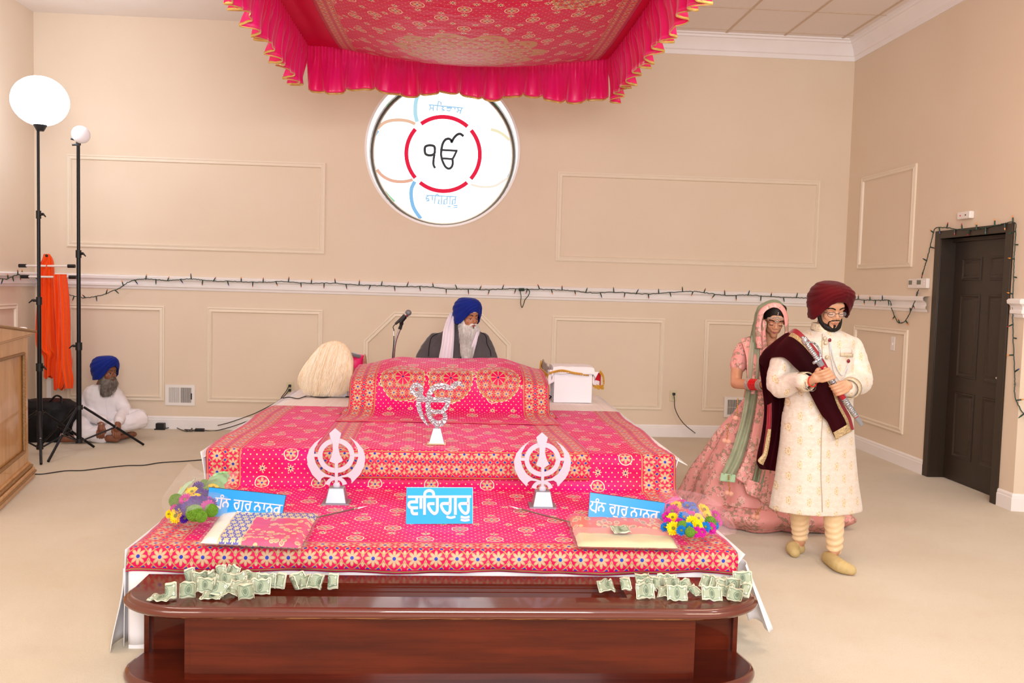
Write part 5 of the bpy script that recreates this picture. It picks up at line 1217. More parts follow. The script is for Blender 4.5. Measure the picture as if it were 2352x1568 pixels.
string('light string climbing from the thermostats, over the dark door and down its right side', [at(px, py, x=XR-.025) for px, py in ((2116, 640), (2122, 618), (2130, 592), (2138, 560), (2144, 535), (2150, 523), (2175, 523), (2205, 527), (2235, 527), (2270, 521), (2305, 514), (2330, 511), (2333, 530), (2330, 580), (2328, 640), (2326, 700), (2327, 760), (2329, 820), (2331, 870), (2334, 920))]+[V((XR+.08, YG-.06, at(2340, 975, x=XR).z)), V((XR+.15, YG-.08, at(2347, 1010, x=XR).z)), V((XR+.22, YG-.09, at(2352, 1050, x=XR).z))], .115, 9)
pt = at(1198, 665, y=yb-.02)
g = MB(); g.tube([pt+V((-.03, 0, .0)), pt+V((.03, 0, .002))], .016, 8); g.tube(crom([pt+V((-.02, 0, 0)), at(1197, 680, y=yb), at(1196, 695, y=yb), at(1199, 706, y=yb), at(1203, 697, y=yb), at(1206, 688, y=yb), at(1214, 678, y=yb), at(1216, 668, y=yb), at(1208, 663, y=yb)], 6), .0045, 6)
tag(obj('string_light_plug', g, sock), 'green plug and loose wire loop hanging from the rail above the seated man', 'plug')

# ------------------------------------------------------------------ studio lights on stands
stand_m = mat('black_stand_metal', '17171c', .3, .5); knob = mat('black_knob', '0d0d10', .5)
def stand(label, c, feet, hub_z, top, joints, seed):
    t = thing('light_stand', label, 'light stand', (c[0], c[1], 0), 'light stands'); c = V((c[0], c[1], 0))
    zs = [hub_z-.30]+joints+[top]; rads = [.0225, .018, .015, .012, .010]
    for i in range(len(zs)-1): g = MB(); g.tube([c+V((0, 0, zs[i])), c+V((0, 0, zs[i+1]))], rads[i+0 if i < 4 else 4], 14); obj('pole', g, stand_m, t)
    for i, z in enumerate(joints):
        g = MB(); g.tube([c+V((0, 0, z-.035)), c+V((0, 0, z+.035))], rads[i]+.007, 14); o = obj('collar', g, knob, t)
        k = MB(); sd = -1 if (i+seed) % 2 else 1; k.tube([c+V((0, 0, z)), c+V((sd*.045, -.02, z+.005))], [.009, .013], 8); k.tube([c+V((sd*.045, -.02, z+.01)), c+V((sd*.075, -.03, z-.02))], [.009, .005], 6); obj('clamp_knob', k, knob, o)
    g = MB(); g.tube([c+V((0, 0, hub_z-.02)), c+V((0, 0, hub_z+.02))], .034, 14); obj('hub', g, knob, t)
    g = MB(); g.tube([c+V((0, 0, hub_z-.33)), c+V((0, 0, hub_z-.29))], .030, 14); obj('lower_hub', g, knob, t)
    for fx, fy_ in feet:
        f_ = V((fx, fy_, .012)); h = c+V((0, 0, hub_z)); dd_ = (f_-h); hn = V((dd_.x, dd_.y, 0)).normalized(); h = h+hn*.04
        g = MB(); g.tube([h, f_], .0115, 10); o = obj('leg', g, stand_m, t); m_ = h.lerp(f_, .52); k = MB(); k.tube([c+V((0, 0, hub_z-.31))+hn*.03, m_], .008, 8); obj('brace', k, stand_m, o)
        k = MB(); k.ell(m_+V((0, 0, 0)), .012, 8, 6); obj('rivet', k, chrome, o)
    return t
cA = (-3.70, 8.22); fA = [(-3.47, 7.73), (-3.35, 8.54), (-4.28, 8.38)]
hz = at(95, 948, y=8.22).z
stA = stand('tall black light stand holding the glowing lamp, nearest the lectern', cA, fA, hz, at(92, 288, y=8.22).z, [at(95, 843, y=8.22).z, at(95, 691, y=8.22).z, at(94, 493, y=8.22).z], 0)
cB = (-3.43, 8.40); fB = [(-3.46, 7.84), (-2.945, 8.69), (-3.885, 8.68)]
stB = stand('black light stand with the small white reflector, beside the seated man in white', cB, fB, at(178, 935, y=8.4).z, at(176, 330, y=8.4).z, [at(180, 795, y=8.4).z, at(176, 583, y=8.4).z], 1)
# firing flash head, its bloom modelled as an oversized glowing globe
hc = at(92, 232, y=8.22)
fh = thing('studio_flash', 'firing studio flash at the top of the tall stand, its bloom shaped as a white globe', 'lamp', hc)
ml, nt, b = newmat('flash_bloom_glow'); b.inputs['Base Color'].default_value = (1, 1, 1, 1); b.inputs['Emission Color'].default_value = (.76, .87, 1, 1); b.inputs['Emission Strength'].default_value = 18
g = MB(); g.ell(hc, (.235, .235, .215), 32, 20); obj('bloom_globe', g, ml, fh)
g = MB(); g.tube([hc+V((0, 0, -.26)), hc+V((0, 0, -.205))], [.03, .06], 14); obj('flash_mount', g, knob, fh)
# second head: off, with a domed white reflector
h2 = at(186, 309, y=8.36)
fh2 = thing('studio_flash', 'small unlit flash head with a round white dome, top of the shorter stand', 'lamp', h2)
nrm = V((.55, -.82, .1)).normalized(); q = nrm.to_track_quat('Z', 'Y').to_matrix()
g = MB(); g.ell(h2+nrm*.0, (.080, .080, .045), 24, 14, q); obj('white_dome', g, mat('dome_white', 'f4f2f8', .5), fh2)
g = MB(); g.tube([h2-nrm*.01, h2-nrm*.10], [.045, .035], 16); g.tube([h2+V((-.03, .02, -.04)), V((cB[0], cB[1], at(176, 330, y=8.4).z-.01))], .022, 10); obj('flash_body', g, mat('grey_body', '4a4b52', .4, .3), fh2)
g = MB(); g.tube([V((cB[0], cB[1], at(176, 322, y=8.4).z)), V((cB[0]-.06, cB[1]-.01, at(176, 322, y=8.4).z+.01))], .009, 8); g.tube([V((cB[0], cB[1], at(176, 332, y=8.4).z)), V((cB[0]-.05, cB[1]-.01, at(176, 332, y=8.4).z-.005))], .009, 8); obj('tilt_bracket', g, knob, fh2)

# ------------------------------------------------------------------ rods with orange scarves
rod_m = mat('white_rod', 'e8dcd6', .4)
def rod(pa, pb, y, label):
    a, b_ = at(*pa, y=y), at(*pb, y=y); t = thing('wall_rod', label, 'rod', a, 'white rods'); d_ = (b_-a).normalized(); g = MB(); g.tube([a, b_], .011, 10); obj('tube', g, rod_m, t)
    for e, s_ in ((a, 1), (b_, -1)): g = MB(); g.tube([e-d_*.01*s_, e+d_*.06*s_], .019, 10); obj('end_grip', g, knob, t)
rod((46, 610), (170, 611), 9.30, 'upper white rod with black ends behind the light stands')
rod((52, 635), (173, 636.5), 9.26, 'lower white rod with black ends, carrying the second orange scarf')
M['orange'] = mat('orange_scarf_cloth', 'ff5a0a', .7, col2='f04a06', ns=7, mapscale=(1, 1, .1), bmp=.3, bdist=.02, bs=9, bmap=(1, 1, .08), sheen=.3)
def scarf(label, name_pts, y, hook, seed):
    """name_pts rows: (py, xl, xr)"""
    t = thing('orange_scarf', label, 'scarf', at((name_pts[0][1]+name_pts[0][2])/2, name_pts[0][0], y=y), 'orange scarves')
    g = MB()
    def f(s_, k):
        py, xl_, xr_ = sample(name_pts, k); a = 2*pi*s_; px = lerp(xl_, xr_, .5+.5*cos(a)); dd_ = .05*sin(a)*(.4+.6*min(1, (xr_-xl_)/50))
        w_ = .016*sin(s_*44+seed+2*sin(k*5))*min(1, k*4)+.01*sin(s_*97+k*3)*min(1, k*3)
        p = at(px, py+(2.5*sin(s_*31+seed)+2*sin(s_*13) if k > .97 else 0), y=y+dd_*1.0); return p+V((0, w_, 0))
    g.grid(f, 110, 60, closeu=True); obj('hanging_cloth', g, M['orange'], t)
    if hook: g = MB(); p = at(107, 587, y=y-.06); g.ell(p, .014, 10, 8); obj('hook', g, knob, t)
    return t
scarf('orange scarf hanging from a hook, the one with the rounded top', [(583, 100, 114), (595, 98, 121), (612, 92, 123), (650, 90, 124), (700, 87, 127), (760, 84, 132), (800, 86, 136), (813, 99, 138), (830, 103, 128), (866, 102, 128)], 9.34, True, 1)
scarf('orange scarf folded over the lower rod', [(631, 124, 152), (634, 122, 153), (680, 124, 158), (740, 126, 160), (800, 128, 160), (840, 124, 165), (893, 126, 148)], 9.26, False, 2)
g = MB()
def f(s_, k):
    py, xl_, xr_ = sample([(632, 136, 153), (700, 140, 159), (760, 142, 161), (830, 142, 163), (870, 146, 169), (892, 150, 167)], k); a = 2*pi*s_; return at(lerp(xl_, xr_, .5+.5*cos(a)), py, y=9.20+.04*sin(a)+.012*sin(s_*30))
g.grid(f, 60, 40, closeu=True); obj('second_fold', g, M['orange'], [o for o in bpy.data.objects if o.name.startswith('orange_scarf')][-1])

# ------------------------------------------------------------------ black bag
mt_b = mat('black_nylon', '0e0e11', .6, col2='17171b', ns=20, bmp=.5, bdist=.02, bs=6)
c = V((at(110, 1000, y=8.95).x, 8.95, 0))
bg_ = thing('backpack', 'large black nylon bag on the carpet behind the light stands', 'bag', c)
g = MB()
def bf_(s_, t_):
    a = 2*pi*s_; ca, sa = cos(a), sin(a); k = lambda x, e: (abs(x)**e)*(1 if x > 0 else -1)
    prof_ = sin(pi*min(.5, (1-t_)*.62+.02)) if t_ > .25 else .86+.14*t_/.25
    r_ = [(0, .82), (.25, 1.0), (.6, .96), (.85, .74), (1, .04)]
    for i in range(4):
        if r_[i][0] <= t_ <= r_[i+1][0]: u_ = (t_-r_[i][0])/(r_[i+1][0]-r_[i][0]); rr_2 = lerp(r_[i][1], r_[i+1][1], u_*u_*(3-2*u_))
    z = .40*sin(t_*pi/2)
    n_ = .025*fbm(ca*2, sa*2, t_*4)
    return V((c.x+(.27+n_)*rr_2*k(ca, .7), c.y+(.20+n_)*rr_2*k(sa, .7), z+.002))
g.grid(bf_, 48, 22, closeu=True); obj('bag_body', g, mt_b, bg_)
g = MB(); g.tube(crom([c+V((.02, -.10, .37)), c+V((.08, -.13, .40)), c+V((.13, -.12, .45)), c+V((.17, -.10, .43)), c+V((.17, -.10, .37))], 8), .014, 8, flat=.5); obj('shoulder_strap', g, knob, bg_)
g = MB(); g.tube(crom([c+V((-.2, -.1, .35)), c+V((-.16, -.12, .41)), c+V((-.1, -.1, .39))], 8), .009, 8); obj('carry_handle', g, knob, bg_)
g = MB(); g.grid(lambda s_, t_: bf_(.70+.10*s_, .10+.5*t_)+V((0, -.03*sin(pi*s_)*sin(pi*t_)-.004, 0)), 10, 10); obj('front_pocket', g, mt_b, bg_)
q = at(136, 995, y=8.80); g = MB(); g.box((q.x-.02, q.y-.006, q.z-.03), (q.x+.02, q.y, q.z+.03)); obj('luggage_tag', g, mat('red_white_tag', 'e8e0dc', .5, col2='c43a38', ns=30), bg_, smooth=False)

# ------------------------------------------------------------------ wooden lectern at the left edge
mt, nt, b = newmat('oak_lectern_wood'); n1 = noise_node(nt, 3, 5, mapscale=(3, 3, .5), rough=.6); n2 = noise_node(nt, 14, 4, mapscale=(3, 3, .3))
c_ = mixc(nt, ((S(nt, n1.outputs[0])-.5)*2.5+.5).m('MULTIPLY', 1, clamp=True), 'd9a468', 'c08a4c'); c_ = mixc(nt, ((S(nt, n2.outputs[0])-.55)*4).m('MULTIPLY', .5, clamp=True), c_, '9c6a34')
nt.links.new(c_, b.inputs['Base Color']); b.inputs['Roughness'].default_value = .35; b.inputs['Coat Weight'].default_value = .3; M['oak'] = mt
M['rope'] = mat('carved_rope_trim', 'a87f4e', .5, col2='7d5a33', ns=90)
F0 = at(60, 1092, z=.02); F1 = at(-60, 1205, z=.02); F0.z = F1.z = 0
dv = (F1-F0); Lf = 1.25; dv.normalize(); nv_ = V((-dv.y, dv.x, 0)); nv_ = nv_ if nv_.x > 0 else -nv_
lc = thing('lectern', 'light oak lectern with rope-carved trim at the left edge of the room', 'lectern', F0)
def lp(a, o_, z): return F0+dv*a+nv_*o_+V((0, 0, z))
def lbox(g, a0, a1, o0, o1, z0, z1, z1b=None):
    z1b = z1 if z1b is None else z1b
    vs = [lp(a0, o0, z0), lp(a1, o0, z0), lp(a1, o1, z0), lp(a0, o1, z0), lp(a0, o0, z1), lp(a1, o0, z1b), lp(a1, o1, z1b), lp(a0, o1, z1)]
    return g.add(vs, [(0, 3, 2, 1), (4, 5, 6, 7), (0, 1, 5, 4), (1, 2, 6, 5), (2, 3, 7, 6), (3, 0, 4, 7)])
zt0 = at(56, 772, y=F0.y).z
sl = .09
g = MB(); lbox(g, .0, Lf, -.6, 0, .0, zt0, zt0+sl*Lf); obj('cabinet', g, M['oak'], lc, smooth=False)
g = MB()
for (a0, a1, z0_, z1_, z1b_) in ((0, .11, .12, zt0, zt0+sl*.11), (Lf-.11, Lf, .12, zt0+sl*(Lf-.11), zt0+sl*Lf), (.11, Lf-.11, zt0-.12, zt0+sl*.11, zt0+sl*(Lf-.11)), (.11, Lf-.11, .12, .22, .22)): lbox(g, a0, a1, 0, .016, z0_, z1_, z1b_)
obj('face_frame', g, M['oak'], lc, smooth=False)
def rope(P, r, nm):
    g = MB(); Q = []
    for i in range(len(P)-1):
        L__ = (P[i+1]-P[i]).length; n_ = max(2, int(L__/.012))
        Q += [P[i].lerp(P[i+1], k/n_) for k in range(n_)]
    Q.append(P[-1]); g.tube(Q, [r*(1 if k % 2 else .8) for k in range(len(Q))], 8); return obj(nm, g, M['rope'], lc)
rope([lp(.125, .014, .235), lp(.125, .014, zt0-.125), lp(Lf-.125, .014, zt0-.125+sl*.2), lp(Lf-.125, .014, .235), lp(.125, .014, .235)], .014, 'panel_trim')
g = MB(); lbox(g, -.03, Lf, -.6, .04, zt0, zt0+.018, zt0+.018+sl*Lf); lbox(g, -.055, Lf, -.6, .06, zt0+.018, zt0+.05, zt0+.05+sl*Lf); bevel(obj('top_board', g, M['oak'], lc, smooth=False), .008)
rope([lp(-.058, .062, zt0+.036), lp(Lf, .062, zt0+.036+sl*Lf)], .012, 'top_trim')
g = MB(); lbox(g, -.05, Lf, -.6, .055, .0, .085); lbox(g, -.025, Lf, -.6, .03, .085, .13); bevel(obj('plinth', g, M['oak'], lc, smooth=False), .008)
rope([lp(-.03, .036, .1), lp(Lf, .036, .1)], .012, 'plinth_trim'); rope([lp(-.055, .058, .05), lp(Lf, .058, .05)], .01, 'plinth_trim')
q = at(52, 760, y=F0.y+.1); g = MB(); g.ell((q.x-.0, q.y-.0, zt0+.055), (.035, .035, .012), 14, 8); tag(obj('small_lid', g, M['white']), 'small white lid lying on top of the lectern', 'lid')

# ------------------------------------------------------------------ people: helpers
def remesh(mb, vox, smooth=2, disp=None):
    """fuse closed shapes into one continuous skin"""
    me = bpy.data.meshes.new('tmp'); me.from_pydata(mb.v, [], mb.f)
    bm_ = bmesh.new(); bm_.from_mesh(me); bmesh.ops.recalc_face_normals(bm_, faces=bm_.faces); bm_.to_mesh(me); bm_.free(); o = bpy.data.objects.new('tmp', me); COL.objects.link(o)
    m_ = o.modifiers.new('r', 'REMESH'); m_.mode = 'VOXEL'; m_.voxel_size = vox; m_.adaptivity = 0
    if smooth: s_ = o.modifiers.new('s', 'SMOOTH'); s_.factor = .5; s_.iterations = smooth
    dg = bpy.context.evaluated_depsgraph_get(); ev = o.evaluated_get(dg); m2 = bpy.data.meshes.new_from_object(ev)
    out = MB(); out.v = [v.co.copy() for v in m2.vertices]; out.f = [tuple(p.vertices) for p in m2.polygons]; out.mi = [0]*len(out.f)
    if disp:
        nn_ = [v.normal.copy() for v in m2.vertices]
        out.v = [p+n_*disp(p, n_) for p, n_ in zip(out.v, nn_)]
    bpy.data.objects.remove(o, do_unlink=True); bpy.data.meshes.remove(me); bpy.data.meshes.remove(m2); return out
class Fr:
    """frame: x = photo-right side, y = forward, z = up"""
    def __init__(s, o, yaw=0, pitch=0, roll=0):
        a, p, r_ = [math.radians(q) for q in (yaw, pitch, roll)]
        f = V((sin(a), -cos(a), 0)); x = V((cos(a), sin(a), 0)); z = V((0, 0, 1))
        f2 = f*cos(p)-z*sin(p); z2 = z*cos(p)+f*sin(p); x2 = x*cos(r_)+z2*sin(r_); z3 = z2*cos(r_)-x*sin(r_)
        s.o = V(o); s.m = Matrix((x2, f2, z3)).transposed()
    def __call__(s, x, y, z): return s.o+s.m @ V((x, y, z))
def seg(g, pts, rs, n=14, flat=None):
    P = crom(pts, 5); R_ = [sample([(r_,) for r_ in rs], i/(len(P)-1))[0] for i in range(len(P))]
    g.tube(P, R_, n, flat=flat)
    g.ell(P[0], R_[0]*.98, 12, 8); g.ell(P[-1], R_[-1]*.98, 12, 8)
def head_prims(g, F, k=1.0, jaw=1.0, nose=1.0):
    e = lambda c, r: g.ell(F(*[q*k for q in c]), tuple(q*k for q in r), 20, 14, F.m)
    e((0, -.015, .045), (.077, .097, .088)); e((0, .02, -.02), (.063*jaw, .073, .086)); e((0, .055, -.088), (.030*jaw, .028, .026)); e((0, .045, -.06), (.045*jaw, .038, .035))
    for s_ in (-1, 1):
        e((s_*.039*jaw, .052, -.016), (.025*jaw, .026, .028)); e((s_*.077, -.014, -.004), (.009, .019, .030)); e((s_*.034*jaw, .026, -.05), (.027*jaw, .038, .038))
        e((s_*.0125, .094*1.0, -.024), (.0085*nose, .010, .0075)); e((s_*.031, .064, .006), (.019, .018, .016))
        g.tube([F(s_*.008*k, .083*k, .030*k), F(s_*.032*k, .079*k, .034*k), F(s_*.056*k, .058*k, .026*k)], [.0105*k, .0115*k, .010*k], 10)
    e((0, .075, .045), (.052, .022, .035))
    g.tube([F(0, .078*k, .030*k), F(0, .090*k, .006*k), F(0, .104*k*(1+.05*(nose-1)), -.016*k), F(0, .100*k, -.026*k)], [.0085*k*nose, .009*k*nose, .0122*k*nose, .0088*k*nose], 12)
    e((0, .081, -.045), (.030, .018, .016))
    g.tube([F(-.021*k, .080*k, -.052*k), F(-.006*k, .0945*k, -.0485*k), F(.006*k, .0945*k, -.0485*k), F(.021*k, .080*k, -.052*k)], [.003*k, .006*k, .006*k, .003*k], 8)
    g.tube([F(-.019*k, .079*k, -.056*k), F(0, .092*k, -.061*k), F(.019*k, .079*k, -.056*k)], [.003*k, .0075*k, .003*k], 8)
def face_parts(F, parent, k, brow_m, lip_m, closed, lash=True, iris='2a1a12'):
    skinm = parent.data.materials[0] if parent.type == 'MESH' else None
    g = MB(); g.tube([F(-.022*k, .0815*k, -.0525*k), F(-.007*k, .0985*k, -.049*k), F(0, .0985*k, -.0505*k), F(.007*k, .0985*k, -.049*k), F(.022*k, .0815*k, -.0525*k)], [.0012*k, .0034*k, .0030*k, .0034*k, .0012*k], 8)
    g.tube([F(-.020*k, .081*k, -.0555*k), F(0, .0975*k, -.0605*k), F(.020*k, .081*k, -.0555*k)], [.0012*k, .0043*k, .0012*k], 8); obj('lips', g, lip_m, parent)
    for s_ in (-1, 1):
        g = MB(); P = [F(s_*.012*k, .0935*k, .030*k), F(s_*.028*k, .0935*k, .0375*k), F(s_*.044*k, .083*k, .0375*k), F(s_*.055*k, .070*k, .029*k)]
        P = crom(P, 4); g.tube(P, [.0032*k]+[.0042*k]*(len(P)-3)+[.003*k, .001*k], 6); obj('eyebrow', g, brow_m, parent)
        c = F(s_*.031*k, .0755*k, .007*k); g = MB(); g.ell(c, (.0135*k, .0125*k, .0105*k), 16, 10, F.m); eye = obj('eyeball', g, M['eye'], parent)
        if not closed:
            g = MB(); ci = F(s_*.031*k, .0865*k, .0065*k); g.ell(ci, (.0064*k, .0025*k, .0064*k), 12, 8, F.m); obj('iris', g, M['iris'], eye)
        g = MB(); n = 12
        lo, hi = ((-.55, 1.25) if closed else (.12, 1.25))
        g.grid(lambda u, v: c+F.m @ V((.0152*k*cos(pi*(1-u))*cos((lerp(lo, hi, v))*.9), .0142*k*sin(pi*(.08+.84*u))*cos(lerp(lo, hi, v)), .0132*k*sin(lerp(lo, hi, v)))), n, 8); obj('eyelid', g, M[parent['skin']] if 'skin' in parent.keys() else brow_m, parent)
        if lash: g = MB(); g.tube([c+F.m @ V((.0156*k*cos(pi*(1-u)), .0150*k*sin(pi*(.08+.84*u))*cos(lo), .0132*k*sin(lo)-.0006)) for u in [i/10 for i in range(11)]], [.0006, .0013, .0016, .0018, .0018, .0018, .0018, .0018, .0016, .0013, .0006], 5); obj('lash_line', g, M['lash'], parent)
def skin(name, c1, c2): M[name] = mat(name, c1, .48, col2=c2, ns=14, nd=4, sss=.12, bmp=.12, bdist=.002, bs=140); return name
skin('groom_skin', 'd3a07f', 'c68d6b'); skin('bride_skin', 'd09a7c', 'bf8362'); skin('elder_skin', 'bc8060', 'a96c4b'); skin('elder_skin_dark', '8f5a40', '7a4530')
M['eye'] = mat('eye_white', 'cfc3ba', .3); M['iris'] = mat('iris_dark_brown', '2a1a12', .1); M['lash'] = mat('dark_lashes', '1c1210', .6)
M['black_hair'] = mat('black_hair', '17110e', .55, col2='241a15', ns=90); M['white_beard'] = mat('white_beard_hair', 'ece7e4', .7, col2='d2ccc8', ns=50); M['grey_beard'] = mat('grey_beard_hair', '8e847c', .7, col2='5c534c', ns=30)
def turban(F, parent, mt_, rx, ry, h, rim, name='turban', k=1.0, lobe=0.0, ridges=7, amp=.006, top=.0, skew=0.0):
    """wrapped turban: rim(theta) gives lower edge height; theta 0 = front, + = photo-right"""
    g = MB(); n, m_ = 120, 54
    def f(s_, t):
        th = (s_-.5)*2*pi; z0 = rim(th); front = exp(-(th/.55)**2)
        zt = h
        a = t*pi/2; prof_ = (1-(max(0, t-.12)/.88)**2.2)**.5 if t < 1 else 0
        belly = .92+.15*sin(pi*min(1, t*1.35))
        z = z0+(zt-z0)*(sin(a)**.9)
        d_ = abs(th)**.9*(.9 if th > 0 else 1.0); q = t*ridges*.8+d_*1.25*(1-t*.5)+(.5 if th > skew else 0)
        fr = q-floor(q); rid = amp*(1-abs(2*fr-1)**1.6)*(1-t**6)+amp*.35*sin(q*2*pi*3+th*2)*(1-t)
        rid += .003*fbm(th*2, t*4, 3)
        r_ = (prof_*belly); ex = lobe*exp(-((th-.9)/.45)**2)*exp(-((t-.45)/.25)**2)
        X = (rx*r_+rid+ex)*sin(th); Y = (ry*r_+rid+ex)*cos(th)
        if abs(th) < .35: Y += .006*front*(1-t)
        return F(X*k, (Y-.012)*k, z*k)
    g.grid(f, n, m_, closeu=True); o = solid(obj(name, g, mt_, parent, angle=70), .004, -1); return o
def beard_mass(F, k, pts): 
    g = MB()
    for c, r_ in pts: g.ell(F(*[q*k for q in c]), tuple(q*k for q in r_), 16, 10, F.m)
    return g
def strands(name, mt_, parent, gen, n, seed, r_=.0011, m_=7):
    rr = random.Random(seed); g = MB()
    for i in range(n):
        P = gen(rr)
        if P: g.tube(P, [r_*(1-.85*(j/(len(P)-1))**2) for j in range(len(P))], 3, caps=False)
    return obj(name, g, mt_, parent)
def finger(g, pts, r0, r1): seg(g, pts, [r0, (r0+r1)/2, r1], 10)
def grip(g, c, d, u, w, wrist, k=1.0, rad=.021, thumb=1):
    """a fist round a bar: c centre, d bar direction, u towards the wrist, w towards the viewer"""
    c, d, u, w = V(c), V(d).normalized(), V(u).normalized(), V(w).normalized()
    for i in range(4):
        o = (i-1.5)*.0212*k; b0 = c+d*o; ln = (.92, 1.04, 1.0, .84)[i]; q = rad*ln
        P = [b0+u*.052*k+w*.014*k, b0+u*.022*k+w*(rad+.014)*k, b0-u*.012*k+w*(rad+.010)*k, b0-u*(rad+.008)*k+w*.004*k, b0-u*(rad-.004)*k-w*(rad*.8)*k*ln]
        P = crom(P, 5); g.tube(P, [.0086*k*(1-.15*j/len(P))*(1.08 if j in (5, 6, 10, 11) else 1) for j in range(len(P))], 10); g.ell(P[-1], .0078*k, 8, 6)
    seg(g, [c+u*.050*k+w*.006*k-d*.024*k, c+u*.050*k+w*.008*k+d*.024*k], [.017*k, .015*k]); seg(g, [c+u*.066*k-d*.018*k, c+u*.07*k+d*.016*k], [.018*k, .017*k])
    seg(g, [c+u*.058*k-w*.006*k-d*.02*k*thumb, c+u*.030*k-w*.010*k-d*.046*k*thumb, c-u*.006*k+w*.012*k-d*.044*k*thumb], [.014*k, .0115*k, .009*k])
    seg(g, [c+u*.07*k, wrist], [.024*k, .026*k], 14)

# brocade, velvet and embroidered nets
mt, nt, b = newmat('cream_brocade')
tc = nt.nodes.new('ShaderNodeTexCoord'); sp = nt.nodes.new('ShaderNodeSeparateXYZ'); nt.links.new(tc.outputs['Object'], sp.inputs[0]); ox, oz = S(nt, sp.outputs[0]), S(nt, sp.outputs[2])
x, y = brick(ox, oz, .105, .072); e = (((x/.0135)*(x/.0135)+(y/.027)*(y/.027)).sqrt()); th = x.atan2(y); mot = e.lt((th*7).sin()*.18+.86); inn = e.band(.5, .09)
x2, y2 = brick(ox+.05, oz+.02, .052, .036); vine = ((ox*120).sin()*.006+y2).abs().lt(.0018).max(((x2*x2+y2*y2).sqrt()-.010).abs().lt(.0014))
n1 = noise_node(nt, 55, 3); c = mixc(nt, S(nt, n1.outputs[0]).gt(.52)*.3, 'dccbbb', 'e6d8cb'); c = mixc(nt, vine*.4, c, 'eee4da'); c = mixc(nt, mot*.85, c, 'd3b182'); c = mixc(nt, inn*mot, c, 'ecdcc0')
nt.links.new(c, b.inputs['Base Color']); b.inputs['Roughness'].default_value = .42; b.inputs['Sheen Weight'].default_value = .3; wn = noise_node(nt, 9, 3, mapscale=(1, 1, .4)); bump(nt, b, wn.outputs[0], .25, .02); M['brocade'] = mt
M['cuff'] = mat('beaded_cream_trim', 'e3d3bb', .4, .15, col2='b79f7c', ns=110, bmp=.6, bdist=.004, bs=150)
M['velvet'] = mat('maroon_velvet', '34010a', .8, col2='200106', ns=4, mapscale=(1, 1, .4), spec=.1, sheen=.35, bmp=.2, bdist=.02, bs=6); M['velvet'].node_tree.nodes['Principled BSDF'].inputs['Sheen Tint'].default_value = (.6, .01, .03, 1); M['velvet'].node_tree.nodes['Principled BSDF'].inputs['Sheen Roughness'].default_value = .25
M['velvet_lining'] = mat('maroon_satin_lining', '8e0a1e', .5, sheen=.3); M['goldlace'] = mat('gold_lace_border', 'd8b988', .45, .2, col2='8a6d4a', ns=130, bmp=.6, bdist=.003, bs=160)
M['maroon'] = mat('maroon_turban_cloth', '5c020c', .85, col2='4a0109', ns=12, sheen=.08, bmp=.15, bdist=.004, bs=60); M['royal'] = mat('royal_blue_turban_cloth', '122b90', .8, col2='0e2278', ns=10, sheen=.08, bmp=.15, bdist=.004, bs=60)
M['churidar'] = mat('peach_cream_silk', 'f0cfa4', .45, col2='e6c092', ns=8, sheen=.3); M['sock'] = mat('beige_sock', 'cbb27e', .85, col2='c2a772', ns=40, bmp=.2, bdist=.001, bs=300)
mt, nt, b = newmat('pink_floral_embroidery')
tc = nt.nodes.new('ShaderNodeTexCoord'); vo = nt.nodes.new('ShaderNodeTexVoronoi'); vo.inputs['Scale'].default_value = 15; nt.links.new(tc.outputs['Object'], vo.inputs['Vector']); vo2 = nt.nodes.new('ShaderNodeTexVoronoi'); vo2.inputs['Scale'].default_value = 110; nt.links.new(tc.outputs['Object'], vo2.inputs['Vector'])
n1 = noise_node(nt, 9, 3); n2 = noise_node(nt, 42, 4); d1 = S(nt, vo.outputs['Distance']); dens = S(nt, n1.outputs[0]).gt(.46)
c = mixc(nt, dens*(S(nt, n2.outputs[0]).gt(.52)), 'e59a94', 'a98473'); c = mixc(nt, dens*d1.lt(.34)*((d1*46).sin().gt(-.2)), c, 'f0bdb2'); c = mixc(nt, d1.lt(.06), c, 'c99a8c'); c = mixc(nt, S(nt, vo2.outputs['Distance']).lt(.16)*dens, c, 'e8e2e4')
nt.links.new(c, b.inputs['Base Color']); b.inputs['Roughness'].default_value = .55; bump(nt, b, n2.outputs[0], .5, .006); M['lehenga'] = mt
mt2 = mt.copy(); mt2.name = 'dense_pink_border'; M['pinkborder'] = mt2
for n_ in mt2.node_tree.nodes:
    if n_.type == 'TEX_VORONOI' and n_.inputs['Scale'].default_value == 15: n_.inputs['Scale'].default_value = 24
M['net'] = mat('sage_green_net', 'b3bfa0', .7, col2='8f9c80', ns=10, alpha=.62); M['net2'] = mat('pale_sage_net', 'c3cbb2', .7, alpha=.42); M['greenhem'] = mat('sage_green_silk_hem', 'a9c6a2', .55)

def drape_px(name, L, Rr, mt_, parent, y, amp=.006, nf=3, n=(14, 40), thick=.003, bow=0.0, seed=0, uvs=None):
    """a hanging strip between left and right photo outlines at depth y (number or list)"""
    ys = y if isinstance(y, (list, tuple)) else [y, y]
    def f(s_, t):
        l, r_ = sample(L, t), sample(Rr, t); yy = sample([(q,) if not isinstance(q, tuple) else q for q in ys], t)[0]
        px, py = lerp(l[0], r_[0], s_), lerp(l[1], r_[1], s_)
        return at(px, py, y=yy-bow*sin(pi*s_)+amp*sin(s_*pi*2*nf+seed+2*t)+.3*amp*fbm(s_*3, t*5, seed))
    g = MB(); g.grid(f, n[0], n[1]); return solid(obj(name, g, mt_, parent, angle=80), thick)

